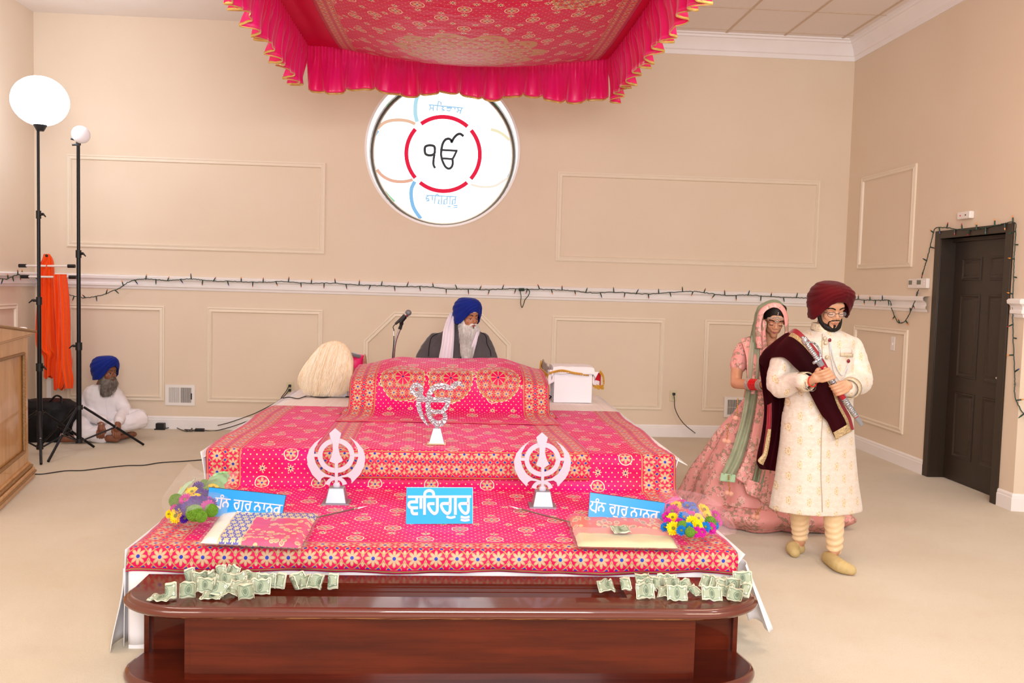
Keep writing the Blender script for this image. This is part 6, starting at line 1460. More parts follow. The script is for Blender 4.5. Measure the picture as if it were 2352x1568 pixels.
# ------------------------------------------------------------------ the groom
YG0 = 5.22
gr = thing('person', 'man in a cream brocade coat, maroon turban and velvet shawl walking with a sword', 'person', (2.22, YG0, 0))
hp = at(1906, 712, y=YG0-.03); FH = Fr(hp, 4, 15, 3)
g = MB(); head_prims(g, FH, .98, .95)
nk = at(1893, 756, y=YG0+.02); chest = at(1885, 830, y=YG0+.02); hip = at(1878, 985, y=YG0+.02)
seg(g, [FH(0, -.02, -.06), nk+V((0, .01, 0)), nk+V((-.01, .01, -.06))], [.052, .048, .052])
seg(g, [nk+V((-.01, .02, -.09)), chest+V((0, .03, 0)), at(1880, 910, y=YG0+.04), hip+V((0, .02, 0))], [.06, .105, .105, .115]); seg(g, [at(1818, 802, y=YG0+.03), at(1885, 792, y=YG0+.04), at(1952, 802, y=YG0+.03)], [.045, .055, .045])
sh1, el1, wr1 = at(1806, 800, y=YG0+.02), at(1792, 880, y=YG0-.02), at(1858, 876, y=YG0-.24)
sh2, el2, wr2 = at(1960, 798, y=YG0+.03), at(1978, 872, y=YG0-.02), at(1950, 893, y=YG0-.25)
seg(g, [sh1, el1], [.05, .042]); seg(g, [el1, wr1], [.040, .027]); seg(g, [sh2, el2], [.05, .042]); seg(g, [el2, wr2], [.040, .027])
sa, sb = at(1851, 786, y=YG0-.30), at(1978, 974, y=YG0-.27); sd = (sb-sa).normalized()
h1 = at(1898, 862, y=YG0-.295); h2_ = at(1921, 893, y=YG0-.29)
def onbar(p): return sa+sd*((p-sa).dot(sd))
h1 = onbar(h1); h2_ = onbar(h2_)
W_ = V((-.35, -1, 0)).normalized()
grip(g, h1, sd, V((-.86, .08, -.32)), W_, wr1, .98, thumb=1)
grip(g, h2_+sd*.006, sd, V((.92, .05, .33)), W_, wr2, .98, thumb=.7)
# legs, walking: rear foot photo-left, leading foot photo-right
k1, a1 = at(1838, 1090, y=5.29), at(1838, 1243, y=5.36); k2_, a2 = at(1912, 1090, y=5.19), at(1917, 1283, y=5.16); a1.z = max(a1.z, .085); a2.z = max(a2.z, .085)
seg(g, [hip+V((-.08, 0, -.02)), k1, a1], [.095, .058, .034]); seg(g, [hip+V((.08, 0, -.02)), k2_, a2], [.095, .058, .034])
f1 = at(1822, 1266, z=.03); f2a, f2b = at(1900, 1293, z=.04), at(1955, 1311, z=.025)
seg(g, [a1+V((0, .02, -.04)), V((f1.x+.01, f1.y+.03, .045)), V((f1.x, f1.y-.02, .028))], [.036, .038, .030]); seg(g, [a2+V((-.03, .02, -.045)), V((lerp(f2a.x, f2b.x, .5), lerp(f2a.y, f2b.y, .5), .042)), V((f2b.x, f2b.y, .026))], [.036, .038, .028])
bodyg = remesh(g, .0042, 4)
gb = obj('body', bodyg, M['groom_skin'], gr, angle=180); gb['skin'] = 'groom_skin'
face_parts(FH, gb, .98, M['black_hair'], mat('groom_lips', 'a9655a', .45), True)
def ren(o, n): o.name = n
# beard and moustache
k = .98; g = MB()
for s_ in (-1, 1):
    P = crom([FH(s_*x*k, y*k, z*k) for x, y, z in ((.0735, -.004, .012), (.070, .004, -.025), (.060, .024, -.062), (.043, .048, -.084), (.022, .062, -.096), (0, .066, -.100))], 5)
    g.tube(P, [lerp(.0065, .019, min(1, i/17)) for i in range(len(P))], 12)
g.ell(FH(0, .062*k, -.096*k), (.026*k, .023*k, .019*k), 14, 10, FH.m); g.ell(FH(0, .0845*k, -.075*k), (.008*k, .008*k, .010*k), 10, 8, FH.m)
g.tube([FH(-.034*k, .073*k, -.050*k), FH(-.020*k, .089*k, -.0395*k), FH(0, .097*k, -.037*k), FH(.020*k, .089*k, -.0395*k), FH(.034*k, .073*k, -.050*k)], [.003, .0055, .0045, .0055, .003], 8)
for s_ in (-1, 1): g.tube([FH(s_*.033*k, .073*k, -.050*k), FH(s_*.035*k, .071*k, -.066*k), FH(s_*.030*k, .066*k, -.085*k)], [.0035, .005, .008], 8)
bg2 = remesh(g, .0028, 1, lambda p, n_: .0016*noise.noise(p*260)); obj('beard', bg2, M['black_hair'], gb, angle=180)
def rimG(th): 
    a = abs(th); return .072-.125*ss(.12, 1.5, a)-.012*ss(1.6, 3.1, a)
turban(Fr(FH(0, 0, 0), 6, 11, 4), gr, M['maroon'], .118, .132, .168, rimG, ridges=8, amp=.005, lobe=.016)
gl = mat('dark_metal_frame', '3a3f4a', .3, .7); lens = mat('clear_lens', 'ffffff', .02, alpha=.10, coat=1)
t = MB()
for s_ in (-1, 1):
    P = [FH((s_*.034+.0235*cos(a)*(1 if True else 1))*k, (.0985-.006*abs(cos(a)))*k, (.002+.0155*(abs(sin(a))**.75)*(1 if sin(a) > 0 else -1))*k) for a in [2*pi*i/28 for i in range(29)]]; t.tube(P, .0013, 6)
    t.tube([FH(s_*.058*k, .090*k, .010*k), FH(s_*.074*k, .06*k, .012*k), FH(s_*.078*k, .0*k, .012*k)], .0016, 6)
t.tube([FH(-.011*k, .099*k, .006*k), FH(0, .102*k, .009*k), FH(.011*k, .099*k, .006*k)], .0013, 6); gls = obj('eyeglasses', t, gl, gr)
for s_ in (-1, 1): g = MB(); g.add([FH((s_*.034+.023*cos(a))*k, .0975*k, (.002+.015*(abs(sin(a))**.75)*(1 if sin(a) > 0 else -1))*k) for a in [2*pi*i/24 for i in range(24)]], [tuple(range(24))]); obj('lens', g, lens, gls, smooth=False)
# coat
def loft_px(g, rows, y, dr, n=36):
    """rows: (py, xl, xr[, depth ratio[, dy]])"""
    vs = []; fs = []
    R_ = [(r_[0], r_[1], r_[2], r_[3] if len(r_) > 3 else dr, r_[4] if len(r_) > 4 else 0.0) for r_ in rows]; m_ = (len(R_)-1)*4
    for j in range(m_+1):
        py, xl_, xr_, d_, dy = sample(R_, j/m_); a_, b_ = at(xl_, py, y=y+dy), at(xr_, py, y=y+dy); c_ = (a_+b_)/2; w_ = (b_-a_)/2
        for i in range(n): q = 2*pi*i/n; vs.append(c_+w_*cos(q)+V((0, -w_.length*d_*sin(q), 0)))
    for j in range(m_):
        for i in range(n): a = j*n+i; b2 = j*n+(i+1) % n; fs.append((a, b2, b2+n, a+n))
    fs.append(tuple(range(n-1, -1, -1))); fs.append(tuple(m_*n+i for i in range(n))); g.add(vs, fs); return g
g = MB()
loft_px(g, [(757, 1862, 1926, .85), (768, 1835, 1950, .62), (780, 1812, 1966, .55), (810, 1802, 1962, .6), (860, 1805, 1958, .66), (910, 1806, 1956, .68), (970, 1798, 1958, .68), (1040, 1790, 1963, .68), (1100, 1780, 1968, .68), (1140, 1772, 1974, .66), (1168, 1768, 1978, .66)], YG0+.02, .6)
seg(g, [sh1+V((0, 0, .0)), el1+V((-.01, 0, -.012)), el1.lerp(wr1, .5)+V((0, 0, .004)), wr1+V((-.03, .02, .0))], [.072, .072, .06, .046]); seg(g, [sh2+V((-.01, 0, .0)), el2+V((.0, 0, 0)), el2.lerp(wr2, .55), wr2+V((-.004, .01, 0))], [.070, .068, .058, .05])
def folds(p, n_): return .0035*noise.noise(V((p.x*14, p.y*14, p.z*6)))+.0025*noise.noise(p*40)*(1 if p.z > .8 else .3)+(.004*sin(p.x*60) if p.z < .9 and n_.y > .2 else 0)
gc = remesh(g, .008, 3, folds); coat = obj('brocade_coat', gc, M['brocade'], gr, angle=180)
# collar, front opening, buttons, cuffs
g = MB()
for zz, r_ in ((0, 1), ):
    cc = at(1894, 752, y=YG0+.0)
    g.grid(lambda s_, t_: cc+V((.076*cos(2*pi*s_)*(1-.10*t_), .0-.072*sin(2*pi*s_)*(1-.1*t_)+.008, -.012+.040*t_-.020*(sin(2*pi*s_) if sin(2*pi*s_) > 0 else 0)*(1-t_*.6))), 40, 6, closeu=True)
solid(obj('stand_collar', g, M['cuff'], gr), .006)
def yfront(px, py):
    """front surface depth of the coat at a photo position"""
    rows = [(757, 1862, 1926, .85), (768, 1835, 1950, .62), (780, 1812, 1966, .55), (810, 1802, 1962, .6), (860, 1805, 1958, .66), (910, 1806, 1956, .68), (970, 1798, 1958, .68), (1040, 1790, 1963, .68), (1100, 1780, 1968, .68), (1140, 1772, 1974, .66), (1168, 1768, 1978, .66)]
    for i in range(len(rows)-1):
        if rows[i][0] <= py <= rows[i+1][0] or i == len(rows)-2:
            t_ = (py-rows[i][0])/(rows[i+1][0]-rows[i][0]); r_ = [lerp(a, b2, t_) for a, b2 in zip(rows[i], rows[i+1])]; break
    cx_, w_ = (r_[1]+r_[2])/2, (r_[2]-r_[1])/2*(YG0/FPX); u_ = min(.98, abs((px-cx_)/((r_[2]-r_[1])/2))); return YG0+.02-w_*r_[3]*sqrt(1-u_*u_)
def onc(px, py, off=.006):
    q = on_mesh(coat, px, py, off); return q if q is not None else at(px, py, y=yfront(px, py)-off)
g = MB(); P = [onc(px, py, .004) for px, py in ((1889, 766), (1888, 790), (1889, 830), (1890, 870), (1890, 920), (1889, 960), (1887, 1000), (1886, 1050), (1886, 1100), (1888, 1140), (1889, 1176))]; g.tube(crom(P, 4), .0026, 6, flat=.5); o = obj('front_seam', g, mat('seam_thread', 'b5a692', .6), gr)
for px, py in ((1895, 777), (1897, 787), (1900, 820)): g = MB(); q = onc(px, py, .008); g.ell(q, (.013, .008, .013), 14, 8); g.tube([q+V((.010*cos(a), -.006, .010*sin(a))) for a in [2*pi*i/14 for i in range(15)]], .002, 5); obj('button', g, M['cuff'], gr)
g = MB(); P = [(1905, 782), (1910, 805), (1916, 830), (1924, 850), (1934, 862), (1943, 850), (1948, 838)]; g.tube(crom([onc(a, b2, .010) for a, b2 in P], 6), [.0028 if i % 2 else .004 for i in range(37)], 6); P = [(1905, 782), (1908, 815), (1914, 850), (1923, 868), (1933, 874), (1943, 860), (1949, 838)]; g.tube(crom([onc(a, b2, .012) for a, b2 in P], 6), [.0022 if i % 2 else .0032 for i in range(37)], 6)
brc = obj('crystal_chain', g, mat('crystal', 'e6e6ea', .15, .5), gr)
for px, py in ((1906, 781), (1949, 829)): g = MB(); g.ell(onc(px, py, .014), (.010, .005, .012), 12, 8); o = obj('ruby_brooch', g, mat('ruby', '7a0d22', .15), gr)
g = MB(); g.grid(lambda s_, t_: onc(lerp(1930, 1959, s_), lerp(810, 818, t_)+2*s_, .008), 8, 2); solid(obj('pocket_trim', g, M['cuff'], gr), .004)
g = MB(); g.grid(lambda s_, t_: onc(lerp(1931, 1957, s_), lerp(811, 803-4*sin(pi*s_), t_), .006), 8, 3); solid(obj('pocket_square', g, mat('pale_pink_silk', 'ecd0c4', .5), gr), .003)
for a_, b_, r_ in ((wr1+(el1-wr1).normalized()*.055, wr1+(el1-wr1).normalized()*.005, .050), (wr2+(el2-wr2).normalized()*.045, wr2+(el2-wr2).normalized()*-.004, .053)):
    g = MB(); g.tube([a_, a_.lerp(b_, .5), b_], [r_+.007, r_+.005, r_+.003], 22, caps=False); solid(obj('beaded_cuff', g, M['cuff'], gr), .006)
g = MB(); cc = wr1+(wr1-el1).normalized()*.028; ax = (wr1-el1).normalized(); e1 = ax.cross(V((0, 0, 1))).normalized(); e2 = ax.cross(e1)
g.tube([cc+(e1*cos(a)+e2*sin(a))*.031 for a in [2*pi*i/20 for i in range(21)]], .0035, 6); obj('red_thread_bracelet', g, mat('red_thread', 'd0301e', .6), gr)
g = MB(); cc = wr1+(wr1-el1).normalized()*.012+V((0, 0, -.012)); g.tube([cc+(e1*cos(a)*1.1+e2*sin(a)*1.2)*.036+ax*.012*sin(a) for a in [2*pi*i/24 for i in range(25)]], .0028, 6); obj('steel_bangle', g, chrome, gr)
# churidar trousers with gathered folds, socks
def gathers(amp): return lambda p, n_: amp*sin(p.z*150+2.5*sin(p.x*30+p.y*25)+3*noise.noise(p*9))*max(0, 1-p.z/.36)+.003*noise.noise(p*22)
for (kk, aa, nm) in ((k1, a1, 'l'), (k2_, a2, 'r')):
    g = MB(); top = kk+V((0, 0, .0)); low = aa+V((0, .005, .02 if nm == 'l' else .015)); low.z = aa.z+.018
    seg(g, [top, top.lerp(low, .45)+V((0, 0, 0)), top.lerp(low, .8), low], [.070, .066, .054, .046], 20)
    obj('churidar_leg', remesh(g, .0055, 1, gathers(.0052)), M['churidar'], gr, angle=180)
g = MB(); seg(g, [a1+V((.004, .025, -.052)), V((f1.x+.008, f1.y+.03, .044)), V((f1.x, f1.y-.025, .031))], [.040, .0425, .033], 16); obj('sock', remesh(g, .006, 2), M['sock'], gr, angle=180)
g = MB(); seg(g, [a2+V((-.032, .022, -.050)), V((lerp(f2a.x, f2b.x, .5), lerp(f2a.y, f2b.y, .5), .044)), V((f2b.x, f2b.y, .030))], [.040, .0425, .031], 16); obj('sock', remesh(g, .006, 2), M['sock'], gr, angle=180)
# velvet shawl
sw = drape_px('velvet_shawl', [(1752, 812), (1744, 828), (1750, 880), (1756, 940), (1749, 1000), (1740, 1040), (1738, 1062), (1746, 1076)], [(1778, 812), (1782, 830), (1796, 880), (1806, 930), (1800, 990), (1793, 1040), (1788, 1070), (1784, 1082)], M['velvet'], gr, [YG0+.12]*2+[YG0+.14]*6, .02, 1.6, (30, 50), .006)
ys = [YG0+.10, YG0-.03, YG0-.12, YG0-.15, YG0-.17, YG0-.175, YG0-.18, YG0-.175, YG0-.17, YG0-.165]
Lc = [(1752, 824), (1778, 820), (1803, 822), (1825, 842), (1840, 858), (1858, 897), (1886, 950), (1901, 968), (1912, 992), (1918, 1004)]
Rc = [(1806, 768), (1827, 755), (1853, 776), (1873, 799), (1888, 820), (1905, 850), (1919, 875), (1932, 918), (1952, 955), (1961, 986)]
YS = [(q,) for q in ys]
def bandx(name, s0, s1, mt_, off, th_=.004, amp=.006):
    def f(s_, t):
        q = lerp(s0, s1, s_); l, r_ = sample(Lc, t), sample(Rc, t); yy = sample(YS, t)[0]; px, py = lerp(l[0], r_[0], q), lerp(l[1], r_[1], q)
        return at(px, py, y=yy-off-.045*sin(pi*min(1, max(0, q)))*(1-.4*t)+amp*sin(q*9+t*3))
    g = MB(); g.grid(f, 24, 60); return solid(obj(name, g, mt_, sw, angle=80), th_)
bandx('chest_fold', 0, .84, M['velvet'], 0, .006); bandx('lace_border', .73, .86, M['goldlace'], .006, .002); bandx('satin_edge', .86, 1.0, M['velvet_lining'], .002, .005)
drape_px('end_lace', [(1914, 993), (1917, 1000), (1919, 1009)], [(1950, 972), (1954, 984), (1957, 990)], M['goldlace'], sw, YG0-.20, .002, 1, (10, 6))
drape_px('lining_fold', [(1763, 930), (1760, 980), (1753, 1030), (1748, 1056)], [(1772, 925), (1771, 980), (1764, 1030), (1757, 1060)], M['velvet_lining'], sw, YG0+.10, .004, 1)
drape_px('lace_fold', [(1764, 985), (1759, 1010), (1753, 1040), (1741, 1056), (1745, 1064)], [(1771, 985), (1768, 1015), (1762, 1045), (1755, 1062), (1753, 1068)], M['goldlace'], sw, YG0+.085, .002, 1)
g = MB(); seg(g, [at(1762, 826, y=YG0+.12), at(1784, 808, y=YG0+.05), at(1812, 782, y=YG0+.01)], [.052, .062, .052], 18, ); obj('shoulder_fold', remesh(g, .008, 3, lambda p, n_: .004*noise.noise(p*16)), M['velvet'], sw, angle=180)
# sword
sdr = thing('ceremonial_sword', 'sword with an ornate silver hilt in a red scabbard held by the groom', 'sword', onbar(sa))
ex = V((sd.z, 0, -sd.x)).normalized(); L0 = (sb-sa).length
def bar(t0, t1, r0, r1, name, mt_, n=14, parent=None, wob=0): 
    g = MB(); m_ = max(2, int((t1-t0)*300)); P = [sa+sd*lerp(t0, t1, i/m_)*1.0 for i in range(m_+1)]; g.tube(P, [lerp(r0, r1, i/m_)*(1+wob*sin(i*1.7)) for i in range(m_+1)], n); return obj(name, g, mt_, parent or sdr)
M['filigree'] = mat('silver_filigree', 'e4e4ea', .22, .85, col2='6a6a72', ns=120, bmp=.8, bdist=.004, bs=140)
bar(0, .13, .013, .014, 'grip_handle', M['filigree'], wob=.12); g = MB(); g.ell(sa-sd*.012, (.018, .018, .024), 14, 10); g.ell(sa-sd*.032, .010, 10, 8); obj('pommel', g, M['filigree'], sdr)
g = MB(); g.tube(crom([sa+sd*.0, sa+sd*.03-ex*.035, sa+sd*.08-ex*.040, sa+sd*.125-ex*.018], 8), [.006]*25, 8); obj('knuckle_guard', g, M['filigree'], sdr)
g = MB(); g.tube([sa+sd*.125-ex*.026, sa+sd*.13, sa+sd*.125+ex*.024], [.009, .013, .009], 10); g.ell(sa+sd*.125+ex*.026, .010, 10, 8); obj('cross_guard', g, M['filigree'], sdr)
bar(.13, .165, .019, .017, 'scabbard_throat', M['silver']); bar(.165, .535, .0165, .0150, 'red_scabbard', mat('red_scabbard_cloth', 'a80c20', .4, sheen=.2))
for t0, t1 in ((.185, .20), (.255, .36), (.40, .53)): bar(t0, t1, .0176, .0162, 'silver_fitting', M['filigree'], wob=.05)
bar(.535, L0, .0155, .012, 'scabbard_tip', M['silver']); g = MB(); g.ell(sb, .0125, 10, 8); obj('tip_cap', g, M['silver'], sdr)

# ------------------------------------------------------------------ the bride
YBR = 6.02
br_ = thing('person', 'woman in a pink embroidered gown and sage green veil, walking behind the groom', 'person', (2.25, YBR+.1, 0))
hb = at(1778, 737, y=YBR-.06); FB = Fr(hb, -10, 20, -3); kb = .90
g = MB(); head_prims(g, FB, kb, .88, .85)
nb = at(1768, 790, y=YBR); seg(g, [FB(0, -.02, -.06), nb, nb+V((0, 0, -.05))], [.042, .042, .052]); wb = at(1755, 885, y=YBR+.04)
seg(g, [nb+V((0, 0, -.05)), at(1762, 830, y=YBR+.02), wb], [.08, .11, .095]); seg(g, [at(1712, 800, y=YBR+.03), nb+V((0, .02, -.04)), at(1808, 800, y=YBR+.03)], [.04, .05, .04])
eb1, wbr = at(1690, 880, y=YBR-.06), at(1752, 884, y=YBR-.28); seg(g, [at(1706, 803, y=YBR+.03), at(1694, 842, y=YBR+.02), eb1], [.046, .043, .036]); seg(g, [eb1, eb1.lerp(wbr, .5)+V((0, 0, -.004)), wbr], [.037, .032, .022])
eb2 = at(1815, 880, y=YBR+.02); seg(g, [at(1808, 803, y=YBR+.03), eb2, at(1772, 892, y=YBR-.26)], [.044, .038, .024])
c0 = at(1765, 886, y=YBR-.30)
for i in range(4): seg(g, [c0+V((-.01, 0, .026-.017*i)), c0+V((.03, -.022, .024-.018*i)), c0+V((.06, -.006, .016-.018*i)), c0+V((.062, .022, .012-.017*i))], [.0085, .0085, .0075, .0065], 8)
seg(g, [wbr, c0], [.022, .028]); seg(g, [c0+V((-.01, 0, .02)), c0+V((.012, -.026, .042)), c0+V((.036, -.03, .05))], [.011, .0095, .008], 8)
seg(g, [wb+V((.0, 0, -.02)), V((2.22, 6.2, .55)), V((2.24, 6.2, .06))], [.13, .16, .08])
bb_o = obj('body', remesh(g, .0042, 6), M['bride_skin'], br_, angle=180); bb_o['skin'] = 'bride_skin'
face_parts(FB, bb_o, kb, M['black_hair'], mat('bride_lips', 'a8545a', .4), True)
g = MB(); g.grid(lambda u, v: FB(.071*kb*sin((u-.5)*pi*1.05)*(1.02), (.088*kb*cos((u-.5)*pi*1.1)*cos(v*1.25)+.0)*1.0-.01, (.052-.02*abs(u-.5)*2-.05*(abs(u-.5)*2)**3)*kb+.095*kb*sin(v*1.3)), 40, 16); solid(obj('dark_hair', g, M['black_hair'], bb_o), .008, 1)
# forehead jewellery
jw = mat('kundan_jewellery', 'e8e0dc', .2, .6, col2='b98a5a', ns=150, bmp=.6, bdist=.003, bs=200); g = MB()
for off in (0, .009):
    for i in range(30):
        a = (i/29-.5)*1.9; g.ell(FB(.078*kb*sin(a), (.092*cos(a*.95)+.004)*kb, (.074-.030*(abs(a)/.95)**1.4-off)*kb), .0042, 7, 5)
for i in range(9): g.ell(FB(0, (.088+.008*(1-i/9))*kb, (.105-.009*i)*kb), .0036, 7, 5)
for i in range(12): a = 2*pi*i/12; g.ell(FB(.013*kb*cos(a), .099*kb, (.044+.013*sin(a))*kb), .0036, 7, 5)
g.ell(FB(0, .1*kb, .044*kb), .006, 8, 6)
for i in range(7): g.ell(FB((i-3)*.0055*kb, .100*kb, (.024+abs(i-3)*.0025)*kb), .0026, 6, 4)
obj('forehead_jewellery', g, jw, br_)
g = MB()
for i in range(26): a = (i/25-.5)*2.6; g.ell(nb+V((.05*sin(a), -.055*cos(a)-.01, .01-.02*cos(a))), .0058, 7, 5); g.ell(nb+V((.056*sin(a), -.062*cos(a)-.01, -.006-.03*cos(a))), .005, 7, 5)
obj('choker_necklace', g, mat('gold_choker', 'c79a5c', .25, .8, col2='efe2d0', ns=120), br_)
# blouse with short sleeves
g = MB(); loft_px(g, [(792, 1735, 1792, .7), (802, 1703, 1815, .5), (825, 1708, 1812, .6), (860, 1716, 1805, .62), (900, 1718, 1798, .66)], YBR+.03, .6)
seg(g, [at(1706, 803, y=YBR+.03), at(1696, 838, y=YBR+.02)], [.056, .060]); seg(g, [at(1808, 803, y=YBR+.03), at(1815, 838, y=YBR+.02)], [.056, .058]); obj('pink_blouse', remesh(g, .007, 2, lambda p, n_: .002*noise.noise(p*30)), M['lehenga'], br_, angle=180)
# skirt
g = MB(); cw = V((at(1757, 890, y=YBR+.06).x, YBR+.06, at(1757, 890, y=YBR+.06).z))
def skirtf(s_, t):
    a = 2*pi*s_; z = lerp(cw.z, .012, t); rows = [(.105, .085, cw.x, cw.y), (.18, .15, cw.x+.0, cw.y+.02), (.30, .26, cw.x+.02, cw.y+.06), (.40, .36, cw.x+.05, cw.y+.12), (.50, .45, cw.x+.08, cw.y+.18), (.56, .50, cw.x+.105, cw.y+.22), (.585, .50, cw.x+.12, cw.y+.24)]
    rx_, ry_, cx_, cy_ = sample(rows, t); w_ = t*(.030*sin(a*9+.6)+.018*sin(a*17+2*t))+.012*t*fbm(cos(a)*3, sin(a)*3, t*3)
    bulge = .05*exp(-((t-.90)/.06)**2)*(.5+.5*cos(a+2.0)) if t > .6 else 0
    z += .0
    return V((cx_+(rx_+w_+bulge)*cos(a), cy_+(ry_+w_+bulge)*sin(a), z))
g.grid(skirtf, 150, 60, closeu=True); solid(obj('gown_skirt', g, M['lehenga'], br_, angle=80), .004)
g = MB()
def trainf(s_, t):
    a = lerp(3.35, 5.6, s_); r_ = .585+.035*sin(pi*t)*(1-.2*s_); z = .006+.17*(1-t)*(.55+.45*sin(s_*2.6+.3)); base = skirtf(a/(2*pi), 1.0-.16*(1-t)); c_ = V((cw.x+.12, cw.y+.24, 0)); d_ = (base-c_); d_.z = 0; l_ = d_.length; d_.normalize()
    return c_+d_*(l_+.05*sin(pi*min(1, t*1.05))+.01*sin(s_*50))+V((0, 0, z))
g.grid(trainf, 90, 14); solid(obj('gown_train', g, M['pinkborder'], br_, angle=80), .005)
# bangles
ax = (wbr-eb1).normalized(); e1 = ax.cross(V((0, 0, 1))).normalized(); e2 = ax.cross(e1)
redb = mat('red_bangle', 'd3171e', .2, coat=.5); silb = mat('crystal_bangle', 'ddd3d4', .25, .5, col2='a7866e', ns=160)
L_ = (wbr-eb1).length
for i in range(13):
    tt = .48+.5*i/12; cc = eb1+ax*L_*tt; rad = lerp(.037, .031, i/12); m_ = redb if 3 <= i <= 8 else silb; g = MB(); g.tube([cc+(e1*cos(a)+e2*sin(a))*rad for a in [2*pi*j/20 for j in range(21)]], .0042, 7); obj('red_bangle' if m_ is redb else 'crystal_bangle', g, m_, br_)
# veil: net over the head and shoulders, with the embroidered border framing the face
vin = [(1750, 800), (1747, 770), (1748, 740), (1755, 718), (1774, 706), (1791, 711), (1800, 728), (1803, 752), (1803, 780)]
vmid = [(1738, 800), (1735, 770), (1737, 738), (1746, 710), (1773, 695), (1796, 701), (1808, 724), (1810, 752), (1809, 782)]
vout = [(1722, 806), (1725, 770), (1731, 736), (1741, 706), (1772, 690), (1794, 696), (1806, 722), (1808, 752), (1807, 784)]
vbk = [(1728, 812), (1733, 776), (1738, 745), (1748, 720), (1772, 706), (1792, 712), (1800, 732), (1802, 758), (1800, 790)]
def vpt(L, s_, y): q = sample(L, s_); return at(q[0], q[1], y=y)
def veilf(s_, t):
    R4 = [tuple(vpt(vin, s_, YBR-.155)), tuple(vpt(vmid, s_, YBR-.13)), tuple(vpt(vout, s_, YBR-.01)), tuple(vpt(vbk, s_, YBR+.11))]; return V(sample(R4, t))
g = MB(); g.grid(lambda s_, t: veilf(s_, t*.33)+V((.003*fbm(s_*20, t*4), -.004, 0)), 80, 8); solid(obj('veil_border', g, M['pinkborder'], br_), .004)
g = MB(); g.grid(lambda s_, t: veilf(s_, .26+.74*t)+V((.007*fbm(s_*14, t*6), .004*fbm(s_*9, t*9, 2), .004)), 80, 26); veil = obj('net_veil', g, M['net'], br_); solid(veil, .0012)
g = MB(); g.grid(lambda s_, t: (lambda p: V((lerp(p.x, FB.o.x, .16), p.y+.012, lerp(p.z, FB.o.z, .12))))(veilf(.10+.50*s_, .50+.42*t)), 50, 14); solid(obj('dark_hair', g, M['black_hair'], bb_o), .006)
drape_px('net_drop', [(1726, 770), (1721, 800), (1718, 840), (1718, 880)], [(1748, 775), (1748, 800), (1748, 840), (1744, 880)], M['net2'], br_, [(YBR-.07,), (YBR-.10,), (YBR-.12,), (YBR-.13,)], .01, 2, (14, 30), .0012)
drape_px('border_strip', [(1744, 735), (1744, 780), (1746, 830), (1742, 900), (1730, 980), (1712, 1050), (1688, 1096)], [(1757, 735), (1760, 785), (1766, 830), (1763, 900), (1754, 980), (1738, 1060), (1722, 1118)], M['pinkborder'], br_, [(YBR-.12,), (YBR-.13,), (YBR-.14,), (YBR-.22,), (YBR-.24,), (YBR-.25,), (YBR-.27,)], .008, 1, (12, 60))
drape_px('net_strip', [(1720, 800), (1716, 850), (1712, 905), (1700, 970), (1678, 1040), (1656, 1088)], [(1744, 800), (1745, 850), (1740, 905), (1728, 975), (1710, 1045), (1688, 1092)], M['net'], br_, [(YBR-.06,), (YBR-.09,), (YBR-.14,), (YBR-.20,), (YBR-.23,), (YBR-.26,)], .012, 2, (16, 50), .0012)
drape_px('green_hem', [(1656, 1086), (1653, 1104)], [(1690, 1090), (1688, 1108)], M['greenhem'], br_, YBR-.27, .004, 1.5, (12, 6))
drape_px('net_strip', [(1764, 880), (1757, 960), (1742, 1030), (1726, 1108)], [(1790, 880), (1785, 960), (1772, 1040), (1750, 1132)], M['net'], br_, [(YBR-.16,), (YBR-.20,), (YBR-.23,), (YBR-.25,)], .014, 3, (24, 50), .0012)
drape_px('border_strip', [(1706, 1096), (1711, 1118), (1716, 1134)], [(1748, 1110), (1746, 1128), (1744, 1146)], M['pinkborder'], br_, YBR-.27, .006, 1, (12, 8))
drape_px('border_strip', [(1752, 1000), (1746, 1060), (1738, 1110), (1735, 1140)], [(1772, 1000), (1768, 1070), (1764, 1120), (1756, 1158)], M['pinkborder'], br_, YBR-.245, .006, 1, (12, 20))
drape_px('shoulder_border', [(1702, 778), (1714, 820), (1716, 860), (1722, 905)], [(1722, 772), (1740, 815), (1746, 860), (1745, 905)], M['pinkborder'], br_, [(YBR-.02,), (YBR-.10,), (YBR-.12,), (YBR-.14,)], .006, 1, (10, 30))
pom = mat('peach_pompom', 'e8a892', .8, sheen=.4); gb_ = mat('gold_bead', 'c79550', .3, .6)
def tassel(px, py, y, nm=2, chain=((0, -40), (0, -25), (2, -12))):
    g = MB(); t_ = br_
    for i, (dx, dy) in enumerate(chain): 
        for kx in range(3): g.ell(at(px+dx*(1-kx/3), py+dy+kx*4, y=y), .0055, 7, 5)
    obj('bead_chain', g, gb_, br_)
    for i in range(nm): g = MB(); g.ell(at(px-4+9*i, py+2*i, y=y-.01*i), (.018, .016, .017), 12, 8); obj('pompom_tassel', g, pom, br_)
tassel(1674, 1132, YBR-.30); tassel(1735, 1186, YBR-.34, 2, ((14, -22), (10, -14), (4, -8))); tassel(1668, 1012, YBR-.21, 2, ((8, -38), (5, -24), (3, -12))); tassel(1693, 960, YBR-.19, 1, ((2, -44), (1, -30), (0, -16)))

